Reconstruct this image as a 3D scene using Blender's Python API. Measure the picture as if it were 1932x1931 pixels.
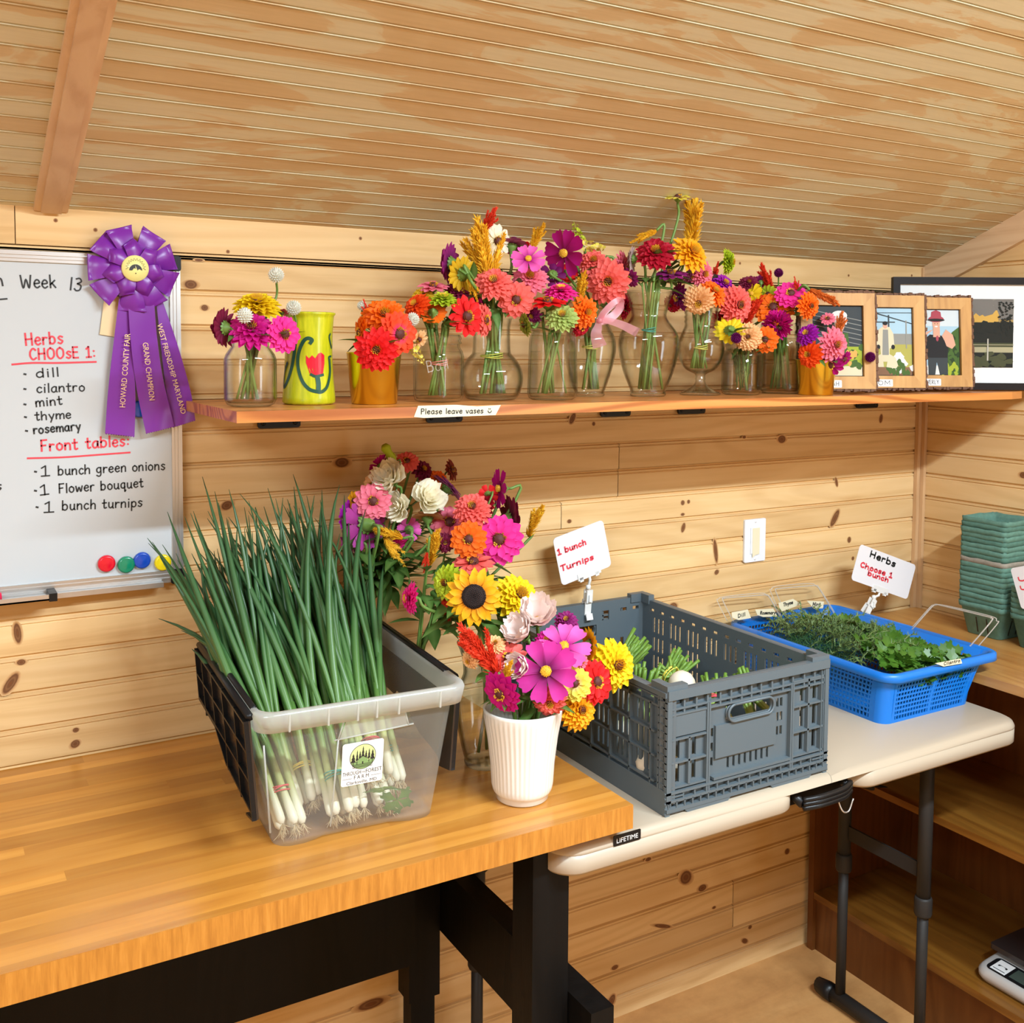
import bpy, math, random
from mathutils import Vector, Matrix

# ------------------------------------------------------------------ camera, world, lights, exposure
SC = bpy.context.scene
COL = SC.collection
for o in list(bpy.data.objects):
    bpy.data.objects.remove(o)
R = math.radians
PI = math.pi
W_IMG, H_IMG = 1932.0, 1931.0
FOC, PCX, PCY = 1953.4, 977.2, 770.5           # focal length and principal point of the photo, in pixels
YAW, PITCH, ROLL = .531352, .0592952, -.00734
CAM = Vector((0.0, -2.0, 1.657))
_f = Vector((math.sin(YAW)*math.cos(PITCH), math.cos(YAW)*math.cos(PITCH), -math.sin(PITCH)))
_r = _f.cross(Vector((0, 0, 1))).normalized()
_d = _f.cross(_r)
CR = _r*math.cos(ROLL) + _d*math.sin(ROLL)
CD = -_r*math.sin(ROLL) + _d*math.cos(ROLL)
CF = _f
cam = bpy.data.cameras.new('camera')
cam_ob = bpy.data.objects.new('camera', cam)
COL.objects.link(cam_ob)
cam_ob.matrix_world = Matrix.Translation(CAM) @ Matrix((CR, -CD, -CF)).transposed().to_4x4()
cam.sensor_width = 36.0
cam.sensor_fit = 'HORIZONTAL'
cam.lens = 36.0*FOC/W_IMG
cam.shift_x = -(PCX - W_IMG/2)/W_IMG
cam.shift_y = (PCY - H_IMG/2)/W_IMG
cam.clip_start = .02
SC.camera = cam_ob

world = bpy.data.worlds.new('world')
SC.world = world
world.use_nodes = True
world.node_tree.nodes['Background'].inputs[0].default_value = (.9, .95, 1, 1)
world.node_tree.nodes['Background'].inputs[1].default_value = .25

def area_light(name, loc, target, sx, sy, power, color):
    l = bpy.data.lights.new(name, 'AREA')
    l.shape = 'RECTANGLE'
    l.size, l.size_y, l.energy, l.color = sx, sy, power, color
    o = bpy.data.objects.new(name, l)
    COL.objects.link(o)
    o.location = loc
    o.rotation_euler = (Vector(target) - Vector(loc)).to_track_quat('-Z', 'Y').to_euler()
    return o
area_light('strip_lamp', (1.35, -2.15, 2.62), (1.35, -2.0, 0), 1.25, .10, 124, (.765, .92, 1.04))
area_light('added_fill_light', (-1.3, -2.35, 2.6), (-1.2, -2.2, 0), 1.25, .12, 84, (.765, .92, 1.04))  # added soft fill to brighten the left side, no known fixture there
area_light('door_daylight', (2.45, -3.1, 1.25), (0.6, -1.6, 1.1), .85, 1.9, 24, (.74, .89, 1))

SC.view_settings.view_transform = 'Standard'
SC.view_settings.look = 'None'
SC.view_settings.gamma = 1.0
SC.view_settings.exposure = 0.0
SC.cycles.transparent_max_bounces = 40
SC.cycles.max_bounces = 10
SC.cycles.sample_clamp_indirect = 6.0

# ------------------------------------------------------------------ helpers
def ray(px, py):
    return CR*((px - PCX)/FOC) + CD*((py - PCY)/FOC) + CF
def at(px, py, Y):
    r = ray(px, py)
    return CAM + r*((Y - CAM.y)/r.y)
def atx(px, py, X):
    r = ray(px, py)
    return CAM + r*((X - CAM.x)/r.x)
def atz(px, py, Z):
    r = ray(px, py)
    return CAM + r*((Z - CAM.z)/r.z)
def depth(P):
    return (Vector(P) - CAM).dot(CF)

WL = {}
def wloc(o):
    return WL.get(o.name, Vector((0, 0, 0))) if o is not None else Vector((0, 0, 0))
def tag(o, label=None, cat=None, group=None, kind=None):
    if label: o['label'] = label
    if cat: o['category'] = cat
    if group: o['group'] = group
    if kind: o['kind'] = kind
    return o
def thing(name, label, cat, loc=(0, 0, 0), group=None):
    o = bpy.data.objects.new(name, None)
    COL.objects.link(o)
    o.location = loc
    o.empty_display_size = .02
    WL[o.name] = Vector(loc)
    return tag(o, label, cat, group)

def catmull(pts, n=6, closed=False):
    pts = [Vector(p) for p in pts]
    m = len(pts)
    if m < 3: return pts
    out = []
    rng = range(m) if closed else range(m-1)
    for i in rng:
        p0 = pts[(i-1) % m] if closed or i > 0 else pts[0]*2 - pts[1]
        p1, p2 = pts[i], pts[(i+1) % m]
        p3 = pts[(i+2) % m] if closed or i+2 < m else pts[m-1]*2 - pts[m-2]
        for k in range(n):
            t = k/n
            out.append(.5*((2*p1) + (p2-p0)*t + (2*p0-5*p1+4*p2-p3)*t*t + (3*p1-p0-3*p2+p3)*t**3))
    if not closed: out.append(pts[-1])
    return out

class MB:
    """collects shapes and links them as ONE mesh object"""
    def __init__(s):
        s.v, s.f, s.m, s.t, s.c, s.sm = [], [], [], [], [], []
    def add(s, vs, fs, mi=0, t=None, col=None, smooth=False):
        b = len(s.v)
        s.v += [tuple(v) for v in vs]
        s.t += list(t) if t is not None else [0.0]*len(vs)
        for f in fs:
            s.f.append([b+i for i in f]); s.m.append(mi); s.c.append(col or (0, 0, 0)); s.sm.append(smooth)
        return s
    def box(s, a, b, mi=0, col=None, M=None):
        (x0, y0, z0), (x1, y1, z1) = a, b
        vs = [Vector(p) for p in ((x0,y0,z0),(x1,y0,z0),(x1,y1,z0),(x0,y1,z0),(x0,y0,z1),(x1,y0,z1),(x1,y1,z1),(x0,y1,z1))]
        if M is not None: vs = [M @ v for v in vs]
        return s.add(vs, [(0,3,2,1),(4,5,6,7),(0,1,5,4),(1,2,6,5),(2,3,7,6),(3,0,4,7)], mi, None, col)
    def hexa(s, p, mi=0, col=None):      # 8 points: bottom loop of 4, top loop of 4
        return s.add(p, [(0,3,2,1),(4,5,6,7),(0,1,5,4),(1,2,6,5),(2,3,7,6),(3,0,4,7)], mi, None, col)
    def bar(s, a, b, w, h, up=(0,0,1), mi=0, col=None):
        a, b = Vector(a), Vector(b)
        d = (b-a).normalized()
        u = Vector(up); sd = d.cross(u).normalized(); u = sd.cross(d)
        o = [sd*(-w/2)-u*(h/2), sd*(w/2)-u*(h/2), sd*(w/2)+u*(h/2), sd*(-w/2)+u*(h/2)]
        return s.hexa([a+q for q in o] + [b+q for q in o], mi, col)
    def tube(s, pts, r, n=8, mi=0, caps=True, t=None, smooth=True):
        pts = [Vector(p) for p in pts]
        m = len(pts)
        rs = r if isinstance(r, (list, tuple)) else [r]*m
        vs, ts = [], []
        ref = None
        for i, p in enumerate(pts):
            d = (pts[min(i+1, m-1)] - pts[max(i-1, 0)])
            d = d.normalized() if d.length > 1e-9 else Vector((0,0,1))
            if ref is None:
                ref = d.orthogonal().normalized()
            u = ref - d*ref.dot(d)
            u = u.normalized() if u.length > 1e-6 else d.orthogonal().normalized()
            ref = u
            w = d.cross(u)
            for k in range(n):
                a = 2*PI*k/n
                vs.append(p + (u*math.cos(a) + w*math.sin(a))*rs[i])
                ts.append(t[i] if t else i/max(1, m-1))
        fs = [(i*n+k, i*n+(k+1) % n, (i+1)*n+(k+1) % n, (i+1)*n+k) for i in range(m-1) for k in range(n)]
        if caps:
            fs += [tuple(range(n-1, -1, -1)), tuple((m-1)*n+k for k in range(n))]
        return s.add(vs, fs, mi, ts, None, smooth)
    def lathe(s, prof, n=40, c=(0,0,0), mi=0, cap0=True, cap1=True, sq=None, rib=None, ts=None, rot=0, smooth=True):
        vs, tt = [], []
        for i, (r, z) in enumerate(prof):
            for k in range(n):
                a = 2*PI*k/n
                q = 1.0
                if sq:
                    q = 1/(abs(math.cos(a))**sq + abs(math.sin(a))**sq)**(1/sq)
                if rib:
                    z0, z1, cnt, amp = rib
                    if z0 < z < z1: q *= 1 + amp*math.cos(cnt*a)
                vs.append((c[0]+r*q*math.cos(a+rot), c[1]+r*q*math.sin(a+rot), c[2]+z))
                tt.append(ts[i] if ts else 0)
        m = len(prof)
        fs = [(i*n+k, i*n+(k+1) % n, (i+1)*n+(k+1) % n, (i+1)*n+k) for i in range(m-1) for k in range(n)]
        if cap0: fs.append(tuple(range(n-1, -1, -1)))
        if cap1: fs.append(tuple((m-1)*n+k for k in range(n)))
        return s.add(vs, fs, mi, tt, None, smooth)
    def prism(s, pts2, O, U, V, N, h, mi=0, col=None):   # polygon in the U,V plane, thickness h along N
        O, U, V, N = Vector(O), Vector(U), Vector(V), Vector(N)
        m = len(pts2)
        a = [O + U*x + V*y for x, y in pts2]
        vs = a + [p + N*h for p in a]
        fs = [tuple(range(m-1, -1, -1)), tuple(range(m, 2*m))] + [(i, (i+1) % m, m+(i+1) % m, m+i) for i in range(m)]
        return s.add(vs, fs, mi, None, col)
    def poly(s, pts, mi=0, col=None):
        return s.add(pts, [tuple(range(len(pts)))], mi, None, col)
    def perf(s, O, U, V, N, th, u0, u1, v0, v1, holes, mi=0):   # a sheet with rectangular holes
        O, U, V, N = Vector(O), Vector(U), Vector(V), Vector(N)
        us = sorted({u0, u1, *[h[0] for h in holes], *[h[1] for h in holes]})
        vs = sorted({v0, v1, *[h[2] for h in holes], *[h[3] for h in holes]})
        us = [u for u in us if u0 <= u <= u1]; vs = [v for v in vs if v0 <= v <= v1]
        for j in range(len(vs)-1):
            b, t = vs[j], vs[j+1]; vm = (b+t)/2
            act = [h for h in holes if h[2] < vm < h[3]]
            st = None
            for i in range(len(us)):
                solid = i < len(us)-1 and not any(h[0] < (us[i]+us[i+1])/2 < h[1] for h in act)
                if solid and st is None: st = us[i]
                if not solid and st is not None:
                    p = [O+U*st+V*b, O+U*us[i]+V*b, O+U*us[i]+V*b+N*th, O+U*st+V*b+N*th]
                    s.hexa(p + [q + V*(t-b) for q in p], mi)
                    st = None
        return s
    def build(s, name, mat, parent=None, label=None):
        L = wloc(parent)
        me = bpy.data.meshes.new(name)
        me.from_pydata([(x-L.x, y-L.y, z-L.z) for x, y, z in s.v], [], s.f)
        mats = mat if isinstance(mat, (list, tuple)) else [mat]
        for q in mats: me.materials.append(q)
        me.polygons.foreach_set('material_index', s.m)
        me.polygons.foreach_set('use_smooth', s.sm)
        a = me.attributes.new('t', 'FLOAT', 'POINT'); a.data.foreach_set('value', s.t)
        if any(c != (0, 0, 0) for c in s.c):
            a = me.attributes.new('board', 'FLOAT_VECTOR', 'FACE')
            a.data.foreach_set('vector', [q for c in s.c for q in c])
        me.update()
        o = bpy.data.objects.new(name, me)
        COL.objects.link(o)
        if parent is not None:
            o.parent = parent
            WL[o.name] = L
        if label: o['label'] = label
        return o

def rrect(x0, x1, y0, y1, r, n=5, side=1):
    """rounded rectangle outline, counter-clockwise"""
    out = []
    for cx, cy, a0 in ((x1-r, y0+r, -90), (x1-r, y1-r, 0), (x0+r, y1-r, 90), (x0+r, y0+r, 180)):
        for k in range(n+1):
            a = R(a0 + 90*k/n)
            out.append((cx + r*math.cos(a), cy + r*math.sin(a)))
    if side > 1:
        full = []
        m = len(out)
        for i in range(m):
            a, b = out[i], out[(i+1) % m]
            full.append(a)
            if (i+1) % (n+1) == 0:
                for k in range(1, side):
                    full.append((a[0]+(b[0]-a[0])*k/side, a[1]+(b[1]-a[1])*k/side))
        out = full
    return out

def loft(mb, rings, mi=0, smooth=True, cap0=True, cap1=True, close=False):
    n = len(rings[0]); m = len(rings)
    vs = [p for r in rings for p in r]
    fs = [(i*n+k, i*n+(k+1) % n, ((i+1) % m)*n+(k+1) % n, ((i+1) % m)*n+k) for i in range(m if close else m-1) for k in range(n)]
    if not close:
        if cap0: fs.append(tuple(range(n-1, -1, -1)))
        if cap1: fs.append(tuple((m-1)*n+k for k in range(n)))
    return mb.add(vs, fs, mi, None, None, smooth)

# ------------------------------------------------------------------ materials
def new_mat(name):
    m = bpy.data.materials.new(name)
    m.use_nodes = True
    nt = m.node_tree
    return m, nt, nt.nodes['Principled BSDF'], nt.nodes, nt.links
def plain(name, col, rough=.5, metal=0.0, spec=.5, coat=0.0):
    m, nt, b, N, L = new_mat(name)
    b.inputs['Base Color'].default_value = (*col, 1)
    b.inputs['Roughness'].default_value = rough
    b.inputs['Metallic'].default_value = metal
    b.inputs['Specular IOR Level'].default_value = spec
    b.inputs['Coat Weight'].default_value = coat
    return m
def ramp(N, stops):
    r = N.new('ShaderNodeValToRGB')
    e = r.color_ramp.elements
    while len(e) < len(stops): e.new(.5)
    for q, (p, c) in zip(e, stops):
        q.position = p; q.color = (*c, 1)
    return r
def coords(N, L, scale, board=None):
    tc = N.new('ShaderNodeTexCoord')
    src = tc.outputs['Object']
    if board is not None:
        a = N.new('ShaderNodeAttribute'); a.attribute_name = 'board'
        v = N.new('ShaderNodeVectorMath'); v.operation = 'MULTIPLY_ADD'
        L.new(a.outputs['Vector'], v.inputs[0]); v.inputs[1].default_value = (board,)*3
        L.new(src, v.inputs[2]); src = v.outputs[0]
    mp = N.new('ShaderNodeMapping'); mp.inputs['Scale'].default_value = scale
    L.new(src, mp.inputs['Vector'])
    return mp.outputs[0], src
def noise(N, L, vec, scale, detail=4, rough=.55, dist=0.0):
    n = N.new('ShaderNodeTexNoise')
    n.inputs['Scale'].default_value = scale; n.inputs['Detail'].default_value = detail
    n.inputs['Roughness'].default_value = rough; n.inputs['Distortion'].default_value = dist
    L.new(vec, n.inputs['Vector'])
    return n.outputs['Fac']
def mixc(N, L, mode, fac, a, b):
    m = N.new('ShaderNodeMix'); m.data_type = 'RGBA'; m.blend_type = mode
    for sock, v in ((m.inputs['Factor'], fac), (m.inputs['A'], a), (m.inputs['B'], b)):
        if hasattr(v, 'links'): L.new(v, sock)
        elif isinstance(v, (int, float)): sock.default_value = v
        else: sock.default_value = (*v, 1)
    return m.outputs['Result']
def wood(name, light, mid, dark, along='X', grain=1.0, rough=.45, vary=.25, board=9.0, ring=.35, coat=0.0, bump=.05, knot=False, ringscale=9.0, spec=.5):
    """planed softwood: long streaks, cathedral rings and a tone of its own for every board"""
    m, nt, b, N, L = new_mat(name)
    ax = {'X': 0, 'Y': 1, 'Z': 2}[along]
    sc = [16*grain]*3; sc[ax] = .9*grain
    vec, src = coords(N, L, sc, board)
    g1 = noise(N, L, vec, 1.6, 5, .6, .6)
    sc2 = [1.0]*3; sc2[ax] = .13
    mp2 = N.new('ShaderNodeMapping'); mp2.inputs['Scale'].default_value = sc2; L.new(src, mp2.inputs['Vector'])
    w = N.new('ShaderNodeTexNoise'); w.inputs['Scale'].default_value = 5.0; w.inputs['Detail'].default_value = 1.5
    L.new(mp2.outputs[0], w.inputs['Vector'])
    mul = N.new('ShaderNodeMath'); mul.operation = 'MULTIPLY'; mul.inputs[1].default_value = ringscale*10
    L.new(w.outputs['Fac'], mul.inputs[0])
    sn = N.new('ShaderNodeMath'); sn.operation = 'SINE'; L.new(mul.outputs[0], sn.inputs[0])
    r1 = ramp(N, [(.25, light), (.55, mid), (.85, dark)]); L.new(g1, r1.inputs[0])
    r2 = ramp(N, [(.35, (1, 1, 1)), (.95, tuple(d/max(l, .01) for d, l in zip(dark, light)))])
    ma = N.new('ShaderNodeMapRange'); ma.inputs['From Min'].default_value = -1; L.new(sn.outputs[0], ma.inputs['Value'])
    L.new(ma.outputs[0], r2.inputs[0])
    c = mixc(N, L, 'MULTIPLY', ring, r1.outputs[0], r2.outputs[0])
    if vary:
        a = N.new('ShaderNodeAttribute'); a.attribute_name = 'board'
        s = N.new('ShaderNodeSeparateXYZ'); L.new(a.outputs['Vector'], s.inputs[0])
        r3 = ramp(N, [(0, (1-vary, 1-vary*1.15, 1-vary*1.3)), (1, (1, 1, 1))]); L.new(s.outputs[0], r3.inputs[0])
        c = mixc(N, L, 'MULTIPLY', 1.0, c, r3.outputs[0])
    if knot:
        at_ = N.new('ShaderNodeAttribute'); at_.attribute_name = 't'
        r4 = ramp(N, [(0, (0, 0, 0)), (.35, (.35,)*3), (.75, (.9,)*3), (1, (1, 1, 1))]); L.new(at_.outputs['Fac'], r4.inputs[0])
        r5 = ramp(N, [(0, (.52, .22, .06)), (.5, (.32, .11, .025)), (.8, (.11, .03, .009)), (1, (.22, .07, .018))]); L.new(at_.outputs['Fac'], r5.inputs[0])
        c = mixc(N, L, 'MIX', r4.outputs[0], c, r5.outputs[0])
    L.new(c, b.inputs['Base Color'])
    b.inputs['Roughness'].default_value = rough
    b.inputs['Specular IOR Level'].default_value = spec
    b.inputs['Coat Weight'].default_value = coat
    b.inputs['Coat Roughness'].default_value = .2
    if bump:
        bp = N.new('ShaderNodeBump'); bp.inputs['Strength'].default_value = bump; bp.inputs['Distance'].default_value = .002
        L.new(g1, bp.inputs['Height']); L.new(bp.outputs[0], b.inputs['Normal'])
    return m

PINE = wood('pine_boards', (.87, .62, .325), (.81, .55, .26), (.60, .345, .13), vary=.16, rough=.6, ring=.22, knot=True, spec=.2)
PINE_Y = wood('pine_boards_side', (.85, .59, .30), (.79, .52, .24), (.58, .33, .12), along='Y', vary=.16, rough=.6, ring=.22, knot=True, spec=.2)
PINE_Z = wood('pine_trim', (.72, .47, .25), (.65, .40, .20), (.48, .26, .12), along='Z', vary=.1, rough=.45)
PINE_TRIM = wood('pine_batten', (.76, .55, .34), (.70, .48, .285), (.56, .34, .18), along='Y', vary=.12, rough=.5)
CAB = wood('amber_stained_pine', (.29, .13, .02), (.24, .095, .013), (.13, .045, .007), along='Y', vary=.15, rough=.3, coat=.2)
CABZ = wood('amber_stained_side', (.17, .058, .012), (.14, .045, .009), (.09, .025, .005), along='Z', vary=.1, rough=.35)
COUNTER = wood('amber_counter', (.54, .29, .09), (.47, .23, .06), (.33, .13, .03), along='Y', vary=.15, rough=.32, coat=.2)
SHELF = wood('fir_shelf', (.70, .30, .085), (.62, .235, .055), (.36, .10, .02), vary=.1, rough=.35, ring=.8, ringscale=14, coat=.15)
BUTCHER = wood('butcher_block', (.74, .355, .068), (.68, .295, .047), (.50, .185, .025), vary=.36, rough=.25, coat=.35, ring=.25, grain=1.2, bump=.02)
FRAMEW = wood('live_edge_frame_wood', (.58, .34, .12), (.52, .28, .085), (.36, .17, .05), along='Z', vary=.1, rough=.5, grain=2)
BLACKW = wood('black_painted_wood', (.0042, .0040, .0038), (.0034, .0032, .003), (.002, .002, .002), along='Z', vary=.1, rough=.55, bump=.3, grain=2)
BLACKW.node_tree.nodes['Principled BSDF'].inputs['Specular IOR Level'].default_value = .18

def floor_mat():
    m, nt, b, N, L = new_mat('plywood_floor')
    vec, src = coords(N, L, (1.2, 5, 1))
    n1 = noise(N, L, vec, 1.5, 6, .6, 1.2)
    n2 = noise(N, L, src, 9, 5, .7)
    r = ramp(N, [(.3, (.60, .32, .115)), (.55, (.54, .27, .09)), (.8, (.42, .19, .06))]); L.new(n1, r.inputs[0])
    r2 = ramp(N, [(.35, (.72, .68, .62)), (.6, (1, 1, 1))]); L.new(n2, r2.inputs[0])
    L.new(mixc(N, L, 'MULTIPLY', .6, r.outputs[0], r2.outputs[0]), b.inputs['Base Color'])
    b.inputs['Roughness'].default_value = .6
    return m
def ceiling_mat():
    """fir plywood: pale face with broad rotary-cut patches of pinkish brown"""
    m, nt, b, N, L = new_mat('beadboard_plywood')
    vec, src = coords(N, L, (1.0, 3.6, 3.6))
    n1 = noise(N, L, vec, 2.2, 5, .62, 1.4)
    r = ramp(N, [(.46, (.65, .59, .41)), (.50, (.65, .575, .385)), (.525, (.62, .475, .275)), (.64, (.60, .45, .25))])
    L.new(n1, r.inputs[0])
    mp = N.new('ShaderNodeMapping'); mp.inputs['Scale'].default_value = (3, 60, 60); L.new(src, mp.inputs['Vector'])
    n2 = noise(N, L, mp.outputs[0], 3, 3, .6)
    r2 = ramp(N, [(.25, (.90, .885, .86)), (.6, (1, 1, 1))]); L.new(n2, r2.inputs[0])
    L.new(mixc(N, L, 'MULTIPLY', .8, r.outputs[0], r2.outputs[0]), b.inputs['Base Color'])
    b.inputs['Roughness'].default_value = .6
    return m
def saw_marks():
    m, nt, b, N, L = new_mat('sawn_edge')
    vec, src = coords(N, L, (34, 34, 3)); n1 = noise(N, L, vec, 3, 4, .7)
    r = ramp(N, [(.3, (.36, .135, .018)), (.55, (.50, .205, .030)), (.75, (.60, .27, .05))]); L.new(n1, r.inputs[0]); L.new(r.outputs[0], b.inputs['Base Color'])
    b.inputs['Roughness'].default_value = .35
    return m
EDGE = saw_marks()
FLOOR = floor_mat()
CEIL = ceiling_mat()

def glass_mat(name, tint=(.985, .99, .985), edge=(.50, .56, .53), ior=1.45, refl=2.0):
    """thin clear sheet: light passes straight on, the rim of a curved wall looks denser"""
    m, nt, b, N, L = new_mat(name)
    N.remove(b)
    out = N['Material Output']
    lw = N.new('ShaderNodeLayerWeight'); lw.inputs['Blend'].default_value = .5
    r = ramp(N, [(.45, tint), (.97, edge)]); L.new(lw.outputs['Facing'], r.inputs[0])
    tr = N.new('ShaderNodeBsdfTransparent'); L.new(r.outputs[0], tr.inputs[0])
    gl = N.new('ShaderNodeBsdfGlossy'); gl.inputs['Roughness'].default_value = .03
    pw = N.new('ShaderNodeMath'); pw.operation = 'POWER'; pw.inputs[1].default_value = 4.0; L.new(lw.outputs['Facing'], pw.inputs[0])
    f0 = ((ior-1)/(ior+1))**2
    mu = N.new('ShaderNodeMapRange'); mu.inputs['To Min'].default_value = f0*refl; mu.inputs['To Max'].default_value = .55*refl; L.new(pw.outputs[0], mu.inputs['Value'])
    mx = N.new('ShaderNodeMixShader')
    L.new(mu.outputs[0], mx.inputs[0]); L.new(tr.outputs[0], mx.inputs[1]); L.new(gl.outputs[0], mx.inputs[2])
    L.new(mx.outputs[0], out.inputs[0])
    return m
GLASS = glass_mat('clear_glass')
WATER = glass_mat('water', (.985, .985, .965), (.80, .80, .72), 1.33, .8)
CLAM = glass_mat('clear_plastic', (.955, .955, .945), (.70, .70, .68), 1.5, 1.0)
def frosted(name, col=(.80, .83, .80), clear=.5, rough=.25):
    m, nt, b, N, L = new_mat(name)
    N.remove(b)
    out = N['Material Output']
    tr = N.new('ShaderNodeBsdfTransparent'); tr.inputs[0].default_value = (.96, .97, .96, 1)
    tl = N.new('ShaderNodeBsdfTranslucent'); tl.inputs[0].default_value = (*col, 1)
    df = N.new('ShaderNodeBsdfDiffuse'); df.inputs[0].default_value = (*col, 1)
    gl = N.new('ShaderNodeBsdfGlossy'); gl.inputs['Roughness'].default_value = rough
    a = N.new('ShaderNodeMixShader'); a.inputs[0].default_value = .5; L.new(tl.outputs[0], a.inputs[1]); L.new(df.outputs[0], a.inputs[2])
    c = N.new('ShaderNodeMixShader'); c.inputs[0].default_value = clear; L.new(a.outputs[0], c.inputs[1]); L.new(tr.outputs[0], c.inputs[2])
    d = N.new('ShaderNodeMixShader'); d.inputs[0].default_value = .06; L.new(c.outputs[0], d.inputs[1]); L.new(gl.outputs[0], d.inputs[2])
    L.new(d.outputs[0], out.inputs[0])
    return m
FROST = frosted('frosted_plastic', clear=.82)
FROST_RIM = frosted('frosted_plastic_rim', clear=.4)
CLAM_RIM = frosted('plastic_edge_highlight', (.92, .90, .86), clear=.55, rough=.1)  # whitish tint put in for highlights along the clear lid edges
SHEER = frosted('sheer_pink_ribbon', (.95, .42, .50), clear=.35, rough=.4)

def petal(name, base, tip, back=.25):
    m, nt, b, N, L = new_mat(name)
    a = N.new('ShaderNodeAttribute'); a.attribute_name = 't'
    r = ramp(N, [(.08, base), (.6, tip)]); L.new(a.outputs['Fac'], r.inputs[0])
    L.new(r.outputs[0], b.inputs['Base Color'])
    b.inputs['Roughness'].default_value = .6
    b.inputs['Specular IOR Level'].default_value = .25
    out = N['Material Output']
    tl = N.new('ShaderNodeBsdfTranslucent'); L.new(r.outputs[0], tl.inputs[0])
    mx = N.new('ShaderNodeMixShader'); mx.inputs[0].default_value = back
    L.new(b.outputs[0], mx.inputs[1]); L.new(tl.outputs[0], mx.inputs[2]); L.new(mx.outputs[0], out.inputs[0])
    return m
def grad(name, stops, rough=.5, back=0.0):
    m, nt, b, N, L = new_mat(name)
    a = N.new('ShaderNodeAttribute'); a.attribute_name = 't'
    r = ramp(N, stops); L.new(a.outputs['Fac'], r.inputs[0]); L.new(r.outputs[0], b.inputs['Base Color'])
    b.inputs['Roughness'].default_value = rough
    if back:
        tl = N.new('ShaderNodeBsdfTranslucent'); L.new(r.outputs[0], tl.inputs[0])
        mx = N.new('ShaderNodeMixShader'); mx.inputs[0].default_value = back
        L.new(b.outputs[0], mx.inputs[1]); L.new(tl.outputs[0], mx.inputs[2]); L.new(mx.outputs[0], N['Material Output'].inputs[0])
    return m

WHITE = plain('white_plastic', (.80, .79, .76), .4)
BOARDW = plain('whiteboard_enamel', (.54, .585, .61), .22)
ALU = plain('brushed_aluminium', (.62, .62, .61), .35, .85)
BLACKP = plain('black_plastic', (.007, .007, .0075), .38, 0, .3)
BLACKM = plain('black_metal', (.007, .007, .0075), .45, 0, .3)
GREYM = plain('dark_grey_steel', (.026, .024, .022), .5, 0, .25)
CRATE = plain('slate_grey_plastic', (.102, .130, .146), .42)
BLUE = plain('blue_plastic', (.005, .17, .62), .38)
TABLEW = plain('almond_table_plastic', (.45, .375, .28), .4)
GOLD = plain('gold_metal', (.80, .64, .09), .2, 1.0)
PURPLE = plain('purple_satin', (.19, .018, .33), .34, 0, .6)
GOLDINK = plain('gold_foil_ink', (.85, .62, .30), .4, .3)
INK = plain('black_marker_ink', (.02, .022, .022), .5)
REDINK = plain('red_marker_ink', (.75, .055, .08), .5)
TAPE = plain('masking_tape', (.80, .72, .50), .7)
PAPER = plain('white_paper', (.82, .82, .80), .6)
KRAFT = plain('manila_paper', (.80, .62, .36), .7)
CERAMIC = plain('white_ceramic', (.80, .77, .71), .18, 0, .5, .3)
PULP = None
SWITCHW = plain('white_switch_plate', (.80, .82, .85), .35)
# ------------------------------------------------------------------ the room
rng = random.Random(7)
XR = 2.537                      # right wall
ZC = 1.892                      # top of the back wall
SLOPE = math.tan(R(22.8))
XL, YF = -2.6, -4.7             # far sides of the room behind the camera
RIDGE = -2.35
def tone(): return (rng.uniform(.02, 1), rng.uniform(.02, 1), rng.uniform(.02, 1))
def boards(mb, O, U, N, length, zs, joints=None, g=.0045):
    """horizontal boards: flat face, a V groove with a bead under it, butt joints"""
    O, U, N = Vector(O), Vector(U), Vector(N)
    Z = Vector((0, 0, 1))
    for i in range(len(zs)-1):
        z0, z1 = zs[i], zs[i+1]
        cuts = [0.0] + sorted((joints or {}).get(i, [])) + [length]
        for a, b in zip(cuts[:-1], cuts[1:]):
            a2 = a + (.0008 if a > 0 else 0); b2 = b - (.0008 if b < length else 0)
            prof = [(z0, -.006), (z0+.0012, -.0055), (z0+g, 0), (z1-.0105, 0), (z1-.0085, -.003), (z1-.0065, 0), (z1-.003, 0), (z1-.0008, -.0055), (z1, -.006)]
            vs = [O + U*u + Z*z + N*d for u in (a2, b2) for z, d in prof]
            n = len(prof)
            mb.add(vs, [(k, n+k, n+k+1, k+1) for k in range(n-1)], 0, None, tone())
def knots(mb, O, U, N, lst):
    """elliptical knots laid a hair proud of the boards"""
    O, U, N = Vector(O), Vector(U), Vector(N)
    for u, z, ru, rz, tilt in lst:
        vs, ts, n = [], [], 16
        for q, t in ((0, .95), (.5, .72), (.78, .82), (.95, .55), (1.1, .22)):
            for k in range(n):
                a = 2*PI*k/n
                x, y = q*ru*math.cos(a)*(1.3 if q > 1 else 1), q*rz*math.sin(a)
                x, y = x*math.cos(tilt)-y*math.sin(tilt), x*math.sin(tilt)+y*math.cos(tilt)
                vs.append(O + U*(u+x) + Vector((0, 0, z+y)) + N*.0003); ts.append(t)
        fs = [tuple(range(n))] + [(i*n+k, (i+1)*n+k, (i+1)*n+(k+1) % n, i*n+(k+1) % n) for i in range(4) for k in range(n)]
        mb.add(vs, fs, 0, ts, (.5, .5, .5))
pitch = .0655
zs = [round(.905 + pitch*k, 4) for k in range(-14, 15)]
zs = [z for z in zs if z > .02]
zs = [-.01] + zs + [1.826]
mb = MB()
X0 = XL
def px_joint(px, py):           # where a butt joint of the photo sits on the back wall
    p = at(px, py, 0)
    i = max(k for k in range(len(zs)-1) if zs[k] <= p.z)
    return i, p.x - X0
jt = {}
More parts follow.
